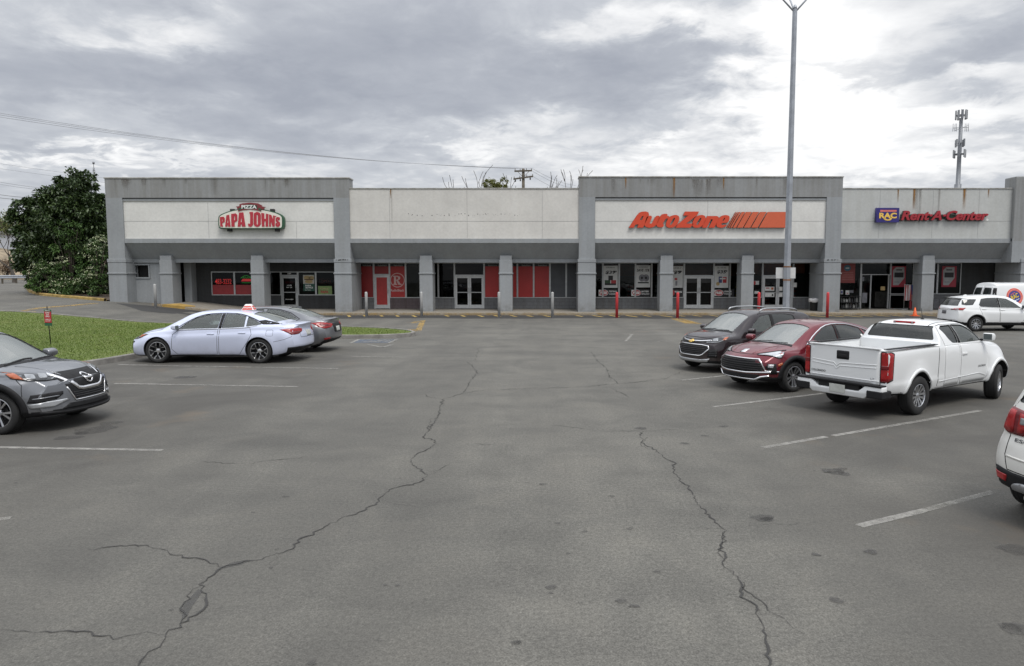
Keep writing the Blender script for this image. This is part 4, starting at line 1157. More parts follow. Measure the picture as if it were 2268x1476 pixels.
# ---- burgundy crossover
def red_suv():
    s = common(xf=2.29, xr=-2.34, W=.908, R=.350, tw=.23, axles=(1.35, -1.35), clad=.12, cf=.42, ef=2.5, Lf=.95, gap=.05,
        zt=[(-2.34, 1.0), (-2.25, 1.10), (-1.95, 1.24), (-1.5, 1.40), (-1.0, 1.505), (-.5, 1.555), (-.1, 1.56), (.3, 1.52), (.6, 1.40), (.95, 1.21), (1.22, 1.075), (1.35, 1.05), (1.7, 1.01), (2.05, .93), (2.22, .84), (2.29, .78)],
        zs=[(-2.34, .95), (-1.6, 1.08), (-.6, 1.0), (.4, .975), (1.2, .95), (1.7, .91), (2.29, .70)],
        wm=[(-2.34, .80), (-1.9, .88), (-1.3, .905), (0, .885), (1.35, .905), (1.9, .875), (2.29, .80)],
        ws=[(-2.34, .72), (-1.4, .845), (0, .84), (1.2, .85), (1.7, .82), (2.29, .70)],
        wr=[(-2.34, .60), (-1.5, .56), (-.3, .58), (.4, .61), (.9, .66), (1.25, .70), (1.8, .68), (2.29, .56)],
        zb=[(-2.34, .36), (-1.9, .25), (1.7, .24), (2.29, .28)], crown=.06,
        pf=[(.2, .12), (.34, .0), (.5, .0), (.66, -.01), (.8, .04), (.95, .14)], pr=[(.3, .1), (.6, 0), (1.0, .1)],
        cab=(-1.9, 1.35), cabz=.78, seat_top=1.25, seat_rows=[.1, -.75], dash=(1.05, 1.02), flare=.035,
        creases=[(pchip([(-2.2, 1.0), (-1.2, .98), (0, .82), (1.9, .88)]), -2.2, 2.0, .022, .06, .16)])
    c = Car('crossover', s, P_RED, 'burgundy red crossover with a wide black grille between the black crossover and white pickup', 'car')
    c.window('side', [(.78, 1.03), (.48, 1.25), (.15, 1.42), (-.22, 1.465), (-.20, 1.045)], G_TINT)
    c.window('side', [(-.30, 1.05), (-.32, 1.465), (-.75, 1.44), (-1.15, 1.35), (-1.22, 1.10)], G_TINT)
    c.window('side', [(-1.28, 1.12), (-1.22, 1.33), (-1.5, 1.23), (-1.68, 1.14)], G_TINT)
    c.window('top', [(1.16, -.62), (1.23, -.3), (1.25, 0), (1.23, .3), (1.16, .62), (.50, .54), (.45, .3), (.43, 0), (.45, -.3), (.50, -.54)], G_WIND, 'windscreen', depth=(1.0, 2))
    c.decal('cowl', 'top', [(1.25, -.68), (1.33, -.3), (1.35, 0), (1.33, .3), (1.25, .68), (1.17, .64), (1.24, .3), (1.26, 0), (1.24, -.3), (1.17, -.64)], M_BLACK, off=.004)
    c.line('wiper', 'top', [(1.28, -.5), (1.18, .05)], .022, M_BLACK, off=.016); c.line('wiper', 'top', [(1.29, .05), (1.17, .5)], .022, M_BLACK, off=.016)
    c.line('window_trim', 'side', [(.90, 1.02), (.50, 1.28), (.14, 1.445), (-.26, 1.49), (-.75, 1.465), (-1.2, 1.365), (-1.55, 1.235), (-1.76, 1.135)], .022, M_CHROME, off=.008, smooth=1)
    c.decal('pillar_trim', 'side', [(-.21, 1.045), (-.225, 1.465), (-.315, 1.465), (-.295, 1.05)], M_BLACK, off=.004)
    c.decal('window_sticker', 'side', [(-1.06, 1.13), (-1.06, 1.21), (-1.12, 1.21), (-1.12, 1.13)], plain('sticker', (.7, .7, .68), .6), off=.006, sides=1)
    for d_ in ([(.86, .99), (.93, .8), (.92, .5), (.8, .38), (-.24, .38), (-.26, 1.02)], [(-.29, 1.02), (-.27, .38), (-.85, .38), (-1.08, .7), (-1.22, 1.06)]):
        c.line('door_seam', 'side', d_, .012, M_GAP, off=.0015, closed=True)
    c.handle(-.12, .93, P_RED)
    c.line('bonnet_seam', 'front', [(-.80, .90), (-.60, .885), (-.3, .855), (0, .85), (.3, .855), (.60, .885), (.80, .90)], .010, M_GAP, off=.002)
    for sg in (-1, 1):
        c.line('bonnet_crease', 'top', [(1.42, sg * .46), (1.8, sg * .40), (2.08, sg * .30)], .02, P_RED, off=.005, thick=.005)
    c.decal('emblem', 'front', [(-.075, .875), (.06, .875), (.075, .945), (-.06, .945)], M_CHROME, off=.012)
    gr = [(-.64, .66), (-.54, .775), (.54, .775), (.64, .66), (.72, .54), (.56, .475), (-.56, .475), (-.72, .54)]
    gr = [(-.62, .70), (-.56, .765), (.56, .765), (.62, .70), (.70, .56), (.62, .49), (.3, .465), (-.3, .465), (-.62, .49), (-.70, .56)]
    c.decal('grille', 'front', gr, M_BLACK, off=.006)
    c.line('grille_surround', 'front', [(-.82, .50), (-.70, .51), (-.62, .70), (-.54, .77), (.54, .77), (.62, .70), (.70, .51), (.82, .50)], .022, M_CHROME, off=.014)
    c.line('grille_trim', 'front', [(-.86, .49), (-.66, .475), (-.3, .45), (.3, .45), (.66, .475), (.86, .49)], .032, M_CHROME, off=.018)
    for k in range(5):
        c.line('grille_bar', 'front', [(-.58 - .02 * k, .725 - .05 * k), (.58 + .02 * k, .725 - .05 * k)], .012, M_BAR, off=.011)
    c.decal('lower_grille', 'front', [(-.60, .42), (.60, .42), (.52, .33), (-.52, .33)], M_BLACK, off=.008)
    c.line('bumper_lip', 'front', [(-.76, .40), (-.62, .37), (-.5, .30), (.5, .30), (.62, .37), (.76, .40)], .035, M_CHROME, off=.02, thick=.03)
    hl = [(1.66, .88, .955), (1.85, .83, .945), (2.05, .66, .905), (2.16, .50, .87), (2.15, .50, .855), (2.02, .68, .85), (1.90, .79, .825), (1.82, .84, .79), (1.76, .86, .80)]
    c.decal('headlight', 38, hl, M_DRL, off=.010)
    c.line('headlamp_housing', 38, hl, .014, M_BLACK, off=.013, closed=True)
    c.decal('fog_surround', 38, [(1.90, .84, .67), (2.04, .70, .68), (2.06, .68, .60), (2.0, .76, .44), (1.88, .86, .44)], M_BLACK, off=.008)
    c.decal('fog_light', 38, [(1.93, .82, .655), (2.02, .73, .66), (2.03, .72, .59), (1.95, .80, .58)], M_CLEAR, off=.014, rnd=.015)
    for sgn in (-1, 1): c.arch(.395, .485, M_BLACK, sgn * 1.35)
    c.decal('side_marker', 'side', [(1.74, .70), (1.84, .66), (1.84, .61), (1.74, .65)], M_AMBER, off=.014)
    c.mirror(.86, 1.09, P_RED, size=(.15, .22, .15), y=.89)
    c.finish(); c.wheels('blade', n=5, rim=.69)
    return c

# ---- white pickup
def pickup():
    s = common(xf=2.56, xr=-2.76, W=.943, R=.385, tw=.255, axles=(1.63, -1.63), clad=.0, cf=.40, cr=.06, er=4, Lr=.35, Lf=.9, gap=.075, inset=.0, mid=.7, tuck=.05,
        zt=[(-2.76, 1.255), (-.86, 1.27), (-.83, 1.30), (-.70, 1.68), (-.60, 1.745), (-.2, 1.785), (.3, 1.775), (.55, 1.72), (.95, 1.45), (1.22, 1.26), (1.34, 1.21), (1.8, 1.185), (2.3, 1.11), (2.5, 1.0), (2.56, .92)],
        zs=[(-2.76, 1.20), (-.9, 1.215), (-.5, 1.20), (.9, 1.16), (1.5, 1.09), (2.56, .82)],
        wm=[(-2.76, .91), (-2.3, .925), (-1.0, .915), (0, .905), (1.6, .93), (2.2, .91), (2.56, .84)],
        ws=[(-2.76, .895), (-.95, .90), (-.6, .88), (0, .875), (1.0, .87), (1.6, .83), (2.2, .80), (2.56, .72)],
        wr=[(-2.76, .88), (-.90, .885), (-.80, .80), (-.60, .64), (-.2, .63), (.4, .64), (.9, .70), (1.3, .74), (2.0, .70), (2.56, .6)],
        zb=[(-2.76, .56), (-2.5, .46), (-1.6, .42), (1.6, .40), (2.56, .42)],
        crown=[(-2.76, .03), (-.88, .03), (-.65, .06), (.6, .06), (1.3, .06), (2.56, .07)],
        pf=[(.2, .1), (.5, 0), (.9, .05), (1.1, .15)], pr=[(.5, .0), (.8, .0), (1.25, .0)],
        extra=[-.87, -.85, -.83, -.81, -.79, -.77, -.75, -.73, -.71, -.69, -.67, -.65, -.62, -.9, -.58],
        cab=(-.74, 1.40), cabz=.9, seat_top=1.45, seat_rows=[.12], dash=(1.05, 1.20), flare=.032,
        creases=[(.66, -2.7, 2.3, .012, .04, .10)])
    c = Car('pickup_truck', s, P_WHT, 'white extended cab pickup truck seen from its tailgate, front wheels turned', 'pickup truck')
    c.window('side', [(.97, 1.24), (.78, 1.42), (.52, 1.62), (.36, 1.68), (.02, 1.695), (.06, 1.235)], G_CLEAR)
    c.window('side', [(-.06, 1.24), (-.06, 1.69), (-.40, 1.68), (-.52, 1.62), (-.40, 1.34), (-.28, 1.25)], G_TINT)
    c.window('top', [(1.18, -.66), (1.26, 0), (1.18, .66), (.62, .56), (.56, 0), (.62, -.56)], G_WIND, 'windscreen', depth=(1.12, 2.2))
    c.window('rear', [(-.73, 1.325), (.73, 1.325), (.63, 1.685), (-.63, 1.685)], G_TINT, 'rear_window', depth=(-1.0, -.5), rnd=.05)
    c.line('window_trim', 'side', [(1.04, 1.215), (.80, 1.44), (.53, 1.625), (.34, 1.682), (-.42, 1.678)], .018, M_BLACK, smooth=1)
    c.decal('pillar_trim', 'side', [(.05, 1.237), (.01, 1.668), (-.055, 1.665), (-.055, 1.24)], M_BLACK, off=.003)
    # load bed: opening cut from above
    b = MB(); b.mi = 0; b.box(-2.70, -.98, -.78, .78, .80, 2)
    c.cuts.append(b.build('cut', [P_WHT, M_BLACK, M_INT, M_WELL]))
    b = MB(); b.mi = 3; b.box(-2.9, -2.2, -.70, .70, .2, .60)
    c.cuts.append(b.build('cut', [P_WHT, M_BLACK, M_INT, M_WELL]))
    for sd in (-1, 1):
        b = MB(); b.box(-2.72, -.93, sd * .85 - .05, sd * .85 + .05, 1.252, 1.268)
        b.build('bed_rail', M_BLACK, c.root, bevel=.008)
    b = MB(); b.box(-2.79, -2.72, -.77, .77, 1.245, 1.275); tg = b.build('tailgate_cap', P_WHT, c.root, bevel=.01)
    b = MB(); b.box(-.985, -.965, -.775, .775, .82, 1.285); b.build('bed_bulkhead', P_WHT, c.root, bevel=.006)
    c.line('bed_gap', 'side', [(-.90, .50), (-.90, 1.24)], .016, M_GAP, off=.002)
    t = c.decal('tailgate', 'rear', [(-.755, .66), (.755, .66), (.755, 1.24), (-.755, 1.24)], P_WHT, off=.014, thick=.02)[0]
    c.line('tailgate_seam', 'rear', [(-.77, .64), (.77, .64), (.77, 1.245)], .016, M_GAP, off=.002); c.line('tailgate_seam', 'rear', [(-.77, .64), (-.77, 1.245)], .016, M_GAP, off=.002)
    c.decal('tailgate_handle', 'rear', [(-.135, 1.02), (.135, 1.02), (.135, 1.165), (-.135, 1.165)], M_BLACK, off=.022, rnd=.02, parent=t)
    c.decal('handle_recess', 'rear', [(-.085, 1.05), (.085, 1.05), (.085, 1.10), (-.085, 1.10)], M_GAP, off=.026, rnd=.02, parent=t)
    for z_, w_ in ((.985, .012), (.94, .010)):
        c.line('tailgate_crease', 'rear', [(.70, z_), (.28, z_ - .02), (.20, z_ - .02), (.13, z_ - .07), (.06, z_ - .02), (-.70, z_)], w_, P_WHT, off=.020, thick=.008, parent=t)
    c.line('tailgate_crease', 'rear', [(.755, .74), (-.755, .74)], .018, P_WHT, off=.020, thick=.008, parent=t)
    c.words('tailgate_lettering', 'rear', 'COLORADO', .55, .81, .038, M_GAP, off=.018, parent=t, w=.34)
    c.words('tailgate_lettering', 'rear', 'LT', -.63, .775, .04, M_SILVER, off=.018, parent=t, w=.07)
    for sd in (-1, 1):
        pts = [(-2.70, sd * .90, 1.20), (-2.72, sd * .78, 1.205), (-2.72, sd * .775, .74), (-2.70, sd * .92, .74)]
    tl = c.decal('tail_light', 150, [(-2.58, .95, 1.17), (-2.64, .93, 1.20), (-2.76, .86, 1.215), (-2.77, .80, 1.21), (-2.77, .80, .715), (-2.72, .92, .715), (-2.60, .95, .76)], M_BLACK, off=.006)
    for o, sg in zip(tl, (1, -1)):
        pass
    c.decal('tail_lamp_lens', 150, [(-2.60, .95, 1.15), (-2.66, .93, 1.185), (-2.765, .85, 1.195), (-2.77, .80, 1.19), (-2.77, .80, .735), (-2.72, .92, .735), (-2.62, .95, .77)], M_RED, off=.012)
    c.decal('reversing_lens', 150, [(-2.70, .92, .985), (-2.77, .80, .985), (-2.77, .80, .93), (-2.71, .92, .93)], M_DRED, off=.016)
    # rear bumper
    b = MB()
    prof = [(-.93, .50), (-.93, .66), (-.60, .66), (-.44, .53), (.44, .53), (.60, .66), (.93, .66), (.93, .50), (.66, .47), (.56, .40), (-.56, .40), (-.66, .47)]
    b.prism(prof, 'x', -2.93, -2.74)
    bp = b.build('rear_bumper', P_WHT, c.root, bevel=.02, seg=2, smooth=50)
    b = MB(); b.box(-2.945, -2.76, -.92, .92, .645, .685); b.build('bumper_step', M_BLACK, bp, bevel=.012)
    for sd in (-1, 1):
        b = MB(); y0, y1 = sorted((sd * .62, sd * .945))
        b.box(-2.945, -2.62, y0, y1, .43, .575); b.build('bumper_corner', M_BLACK, bp, bevel=.02)
    b = MB(); b.box(-2.90, -2.8, -.44, .44, .52, .66); b.build('plate_recess', M_GAP, bp)
    b = MB(); b.box(-2.945, -2.93, -.17, .17, .45, .61); b.build('number_plate', M_PLATE, bp, bevel=.004)
    # high brake lamp, antenna
    b = MB(); b.box(-.66, -.60, -.23, .23, 1.712, 1.760); hb = b.build('brake_light', M_RED, c.root, bevel=.012)
    for sd in (-1, 1):
        b = MB(); b.lathe([(.018, -.672), (.018, -.655)], 16, 0, sd * .19, 1.738, 'x'); b.build('cargo_lamp', M_CLEAR, hb)
    b = MB(); b.tube([(-.1, -.1, 1.77), (-.1, -.1, 1.80)], .035, 10); b.tube([(-.1, -.1, 1.79), (-.16, -.1, 2.02)], .006, 6); b.build('antenna', M_GAP, c.root)
    for sd in (-1, 1):
        c.line('roof_ditch', 'top', [(-.66, sd * .53), (.5, sd * .53)], .018, M_GAP, off=.002)
        c.line('roof_ditch', 'rear', [(sd * .56, 1.735), (sd * .66, 1.64)], .018, M_GAP, off=.002)
    fd = [(.98, 1.19), (1.10, 1.0), (1.10, .55), (.98, .48), (.02, .48), (.0, 1.21)]
    c.decal('door', 'side', fd, P_WHT, off=.004); c.line('door_seam', 'side', fd, .009, M_GAP, off=.0015, closed=True)
    rd = [(-.05, 1.21), (-.04, .48), (-.62, .48), (-.64, 1.0), (-.62, 1.21)]
    c.decal('rear_door', 'side', rd, P_WHT, off=.004); c.line('door_seam', 'side', rd, .009, M_GAP, off=.0015, closed=True)
    c.line('cab_seam', 'side', [(-.62, 1.21), (-.66, 1.45), (-.58, 1.68), (-.40, 1.71), (.40, 1.70)], .010, M_GAP, off=.0015)
    c.handle(.14, 1.03, P_WHT, .2)
    c.line('body_line', 'side', [(-.85, .60), (-.2, .62), (.75, .655), (1.05, .58)], .012, P_WHT, off=.010, thick=.01)
    c.line('sill_trim', 'side', [(1.15, .43), (-.95, .45)], .05, M_BLACK, off=.004)
    for o in ():
        pass
    me = text_mesh('COLORADO', .035, .30, bold=.02)
    P, d = c.frame('side')
    for v in me.vertices:
        h = c.hit(Vector((.86 + v.co.x, -3, .80 + v.co.y)), Vector((0, 1, 0))); v.co = h + Vector((0, -.010, 0))
    put('door_lettering', me, M_LAMPDK, c.root)
    for xa in (1.63, -1.63): c.arch(.455, .505, P_WHT, xa, off=.02)
    c.decal('mud_flap', 'side', [(-2.05, .50), (-2.3, .50), (-2.28, .46), (-2.06, .44)], M_BLACK, off=.0)
    # chassis, axle, spare, exhaust
    b = MB()
    for sd in (-1, 1): b.box(-2.7, 2.0, sd * .42 - .05, sd * .42 + .05, .42, .54)
    b.tube([(-1.63, -.75, .385), (-1.63, .75, .385)], .06, 10); b.lathe([(.02, -.14), (.15, -.06), (.15, .06), (.02, .14)], 14, -1.63, 0, .385, 'y')
    b.lathe([(.30, -.09), (.33, 0), (.30, .09)], 20, -2.35, 0, .42, 'z')
    b.tube([(-1.2, -.5, .40), (-2.4, -.62, .42)], .04, 10)
    b.build('chassis', M_WELL, c.root)
    c.decal('headlight', 30, [(2.28, .84, 1.02), (2.42, .76, 1.0), (2.5, .6, .95), (2.5, .6, .84), (2.4, .78, .86), (2.26, .86, .92)], M_LAMPDK, off=.01)
    c.mirror(.98, 1.33, P_WHT, size=(.14, .21, .18), y=.90)
    c.finish(); c.warp(lambda z: z + .10 * sstep(.75, 1.15, z) * (1 - .9 * sstep(1.3, 1.76, z))); c.wheels('blade', n=6, rim=.60, steer=15)
    return c

# ---- white crossover far right
def white_suv():
    s = common(xf=2.29, xr=-2.36, W=.922, R=.345, tw=.225, axles=(1.3625, -1.3625), clad=.16, cf=.40, Lf=.9, cr=.30, Lr=.8,
        zt=[(-2.36, 1.05), (-2.25, 1.18), (-2.02, 1.42), (-1.85, 1.535), (-1.5, 1.60), (-.8, 1.655), (-.2, 1.66), (.2, 1.62), (.55, 1.48), (.95, 1.25), (1.2, 1.10), (1.6, 1.05), (2.0, .98), (2.29, .82)],
        zs=[(-2.36, 1.0), (-1.5, 1.10), (-.4, 1.05), (.8, 1.0), (1.5, .95), (2.29, .74)],
        wm=[(-2.36, .80), (-2.0, .88), (-1.3, .92), (0, .90), (1.36, .92), (1.9, .88), (2.29, .80)],
        ws=[(-2.36, .74), (-1.9, .82), (-1.3, .85), (0, .85), (1.2, .86), (2.29, .70)],
        wr=[(-2.36, .64), (-1.6, .60), (0, .60), (.4, .63), (.9, .67), (1.25, .70), (2.29, .56)],
        zb=[(-2.36, .36), (-1.9, .26), (1.7, .25), (2.29, .28)], crown=.06,
        pf=[(.2, .1), (.5, 0), (.9, .1)], pr=[(.3, .12), (.5, .0), (.75, .02), (1.0, .05)],
        cab=(-2.0, 1.3), cabz=.78, seat_top=1.3, seat_rows=[.1, -.75], dash=(1.0, 1.06), flare=.025,
        creases=[(pchip([(-2.2, .95), (0, .86), (1.9, .82)]), -2.2, 2.0, .018, .05, .16)])
    c = Car('crossover', s, P_WHT, 'white crossover with grey lower cladding parked sideways beyond the white pickup', 'car')
    c.window('side', [(.78, 1.06), (.48, 1.30), (.15, 1.48), (-.22, 1.53), (-.20, 1.08)], G_CLEAR)
    c.window('side', [(-.30, 1.085), (-.32, 1.53), (-.75, 1.52), (-1.05, 1.48), (-1.22, 1.20), (-1.15, 1.13)], G_TINT)
    c.window('side', [(-1.50, 1.20), (-1.26, 1.46), (-1.55, 1.465), (-1.90, 1.43), (-1.98, 1.22), (-1.8, 1.185)], G_TINT)
    c.window('rear', [(-.64, 1.16), (.64, 1.16), (.56, 1.47), (-.56, 1.47)], G_TINT, 'rear_window', depth=(-2.6, -1.86))
    c.window('top', [(1.14, -.62), (1.22, 0), (1.14, .62), (.48, .55), (.42, 0), (.48, -.55)], G_WIND, 'windscreen', depth=(1.02, 2))
    c.decal('pillar_trim', 'side', [(-.21, 1.08), (-.225, 1.53), (-.315, 1.53), (-.295, 1.085)], M_BLACK, off=.004)
    c.line('spoiler', 'rear', [(-.60, 1.52), (0, 1.535), (.60, 1.52)], .05, P_WHT, off=.07, thick=.1)
    for d_ in ([(.86, 1.0), (.95, .7), (.82, .42), (-.22, .42), (-.25, 1.06)], [(-.28, 1.06), (-.25, .42), (-.85, .42), (-1.1, .75), (-1.22, 1.12)]):
        c.line('door_seam', 'side', d_, .010, M_GAP, off=.0015, closed=True)
    c.handle(-.12, .98, P_WHT); c.handle(-1.0, 1.02, P_WHT)
    c.decal('tail_light', 145, [(-1.95, .90, 1.08), (-2.2, .82, 1.075), (-2.36, .50, 1.03), (-2.36, .46, .98), (-2.25, .74, .97), (-2.05, .88, .97)], M_RED, off=.010)
    c.decal('tail_lamp_lens', 145, [(-2.2, .80, 1.05), (-2.3, .66, 1.03), (-2.3, .66, 1.0), (-2.2, .78, 1.0)], M_CLEAR, off=.014)
    c.decal('tail_lamp_lens', 145, [(-2.32, .60, 1.035), (-2.36, .50, 1.02), (-2.36, .50, .995), (-2.32, .62, .995)], M_CLEAR, off=.014)
    c.plate('rear', .86, mat=plain('dark_plate', (.12, .12, .13), .5)); c.line('hatch_trim', 'rear', [(-.5, .98), (.5, .98)], .02, M_CHROME, off=.008)
    c.line('rear_bumper_trim', 'rear', [(-.7, .46), (.7, .46)], .14, M_BLACK, off=.006)
    b = MB(); b.prism([(-1.45, 1.585), (-1.25, 1.635), (-1.34, 1.665), (-1.45, 1.635)], 'y', -.012, .012); b.build('roof_antenna', P_WHT, c.root)
    for sgn in (-1, 1): c.arch(.39, .44, M_BLACK, sgn * 1.3625)
    c.mirror(.82, 1.12, M_BLACK, y=.88)
    c.finish(); c.wheels('thin', n=10, rim=.66)
    return c

# ---- white crossover at the right edge
def near_suv():
    s = common(xf=2.26, xr=-2.29, W=.92, R=.355, tw=.235, axles=(1.345, -1.345), clad=.10, cf=.4, cr=.30, er=2.6, Lr=.75,
        zt=[(-2.29, 1.18), (-2.2, 1.28), (-2.0, 1.50), (-1.88, 1.60), (-1.5, 1.65), (-.7, 1.685), (-.1, 1.68), (.3, 1.62), (.6, 1.48), (.95, 1.27), (1.2, 1.12), (1.7, 1.05), (2.1, .95), (2.26, .84)],
        zs=[(-2.29, 1.12), (-1.5, 1.12), (0, 1.06), (1.2, .98), (2.26, .76)],
        wm=[(-2.29, .84), (-2.0, .90), (-1.3, .92), (0, .90), (1.35, .92), (2.26, .80)],
        ws=[(-2.29, .74), (-2.0, .80), (-1.3, .85), (0, .85), (1.2, .86), (2.26, .70)],
        wr=[(-2.29, .66), (-1.7, .60), (0, .60), (.9, .66), (1.2, .7), (2.26, .56)],
        zb=[(-2.29, .34), (-1.9, .27), (1.7, .25), (2.26, .28)], crown=.06, mid=.5,
        pf=[(.2, .1), (.5, 0), (.9, .1)], pr=[(.25, .16), (.42, .02), (.62, .0), (.80, .03), (.90, .07), (1.12, .10)],
        cab=(-2.0, 1.3), cabz=.8, seat_top=1.32, seat_rows=[.1, -.75], dash=(1.0, 1.06), flare=.025)
    c = Car('crossover', s, P_PEARL, 'pearl white crossover at the right edge showing only its left tail light and rear bumper', 'car')
    c.window('side', [(.78, 1.09), (.48, 1.32), (.15, 1.50), (-.22, 1.55), (-.20, 1.10)], G_CLEAR)
    c.window('side', [(-.30, 1.11), (-.32, 1.55), (-.85, 1.54), (-1.15, 1.50), (-1.2, 1.15)], G_TINT)
    c.window('side', [(-1.32, 1.17), (-1.26, 1.49), (-1.65, 1.46), (-1.9, 1.28)], G_TINT)
    c.window('rear', [(-.66, 1.24), (.66, 1.24), (.56, 1.54), (-.56, 1.54)], G_TINT, 'rear_window', depth=(-2.6, -1.86))
    c.window('top', [(1.14, -.62), (1.22, 0), (1.14, .62), (.48, .55), (.42, 0), (.48, -.55)], G_WIND, 'windscreen', depth=(1.05, 2))
    c.decal('tail_light', 155, [(-2.08, .87, 1.15), (-2.2, .80, 1.185), (-2.29, .60, 1.165), (-2.29, .42, 1.12), (-2.29, .44, 1.08), (-2.29, .60, .915), (-2.22, .80, .915), (-2.1, .88, .96)], M_DRED, off=.012)
    c.decal('tail_lamp_lens', 155, [(-2.10, .87, 1.13), (-2.2, .80, 1.165), (-2.24, .73, 1.16), (-2.24, .73, .93), (-2.2, .80, .93), (-2.12, .88, .97)], M_RED, off=.018)
    c.decal('tail_lamp_lens', 155, [(-2.29, .68, 1.145), (-2.29, .50, 1.11), (-2.29, .62, .94), (-2.27, .68, .935)], M_RED, off=.018)
    c.decal('reversing_lens', 155, [(-2.29, .66, 1.10), (-2.29, .52, 1.09), (-2.29, .56, 1.03), (-2.29, .66, 1.03)], M_CLEAR, off=.022)
    c.line('hatch_seam', 'rear', [(.70, 1.20), (.69, .90), (.71, .70), (.67, .55), (0, .53), (-.67, .55), (-.71, .70), (-.69, .90), (-.70, 1.20)], .010, M_GAP, off=.002)
    c.line('hatch_crease', 'rear', [(.70, .69), (0, .67), (-.70, .69)], .02, P_PEARL, off=.008, thick=.01)
    c.words('hatch_lettering', 'rear', 'ESCAPE', .44, .865, .035, M_LAMPDK, off=.010, w=.36)
    c.decal('bumper_cladding', 155, [(-1.95, .94, .56), (-2.2, .84, .555), (-2.29, .66, .535), (-2.29, .3, .53), (-2.29, .0, .53), (-2.29, -.2, .53), (-2.29, -.2, .33), (-2.29, .4, .34), (-2.2, .84, .36), (-1.95, .94, .36)], M_BLACK, off=.010)
    c.decal('fog_reflector', 155, [(-2.14, .88, .50), (-2.28, .72, .49), (-2.28, .74, .42), (-2.16, .88, .43)], M_RED, off=.018)
    c.decal('skid_plate', 'rear', [(-.64, .30), (-.60, .42), (-.5, .45), (.5, .45), (.60, .42), (.64, .30)], M_SILVER, off=.022, rnd=.04)
    b = MB()
    for sd in (-1, 1): b.tube([(-1.8, sd * .42, .31), (-2.22, sd * .42, .315)], .042, 16)
    b.build('exhaust_tip', M_CHROME, c.root)
    c.plate('rear', .76)
    for sgn in (-1, 1): c.arch(.40, .46, M_BLACK, sgn * 1.345)
    c.mirror(.82, 1.14, P_PEARL, y=.88)
    c.finish(); c.wheels('twin', n=5, rim=.66)
    return c

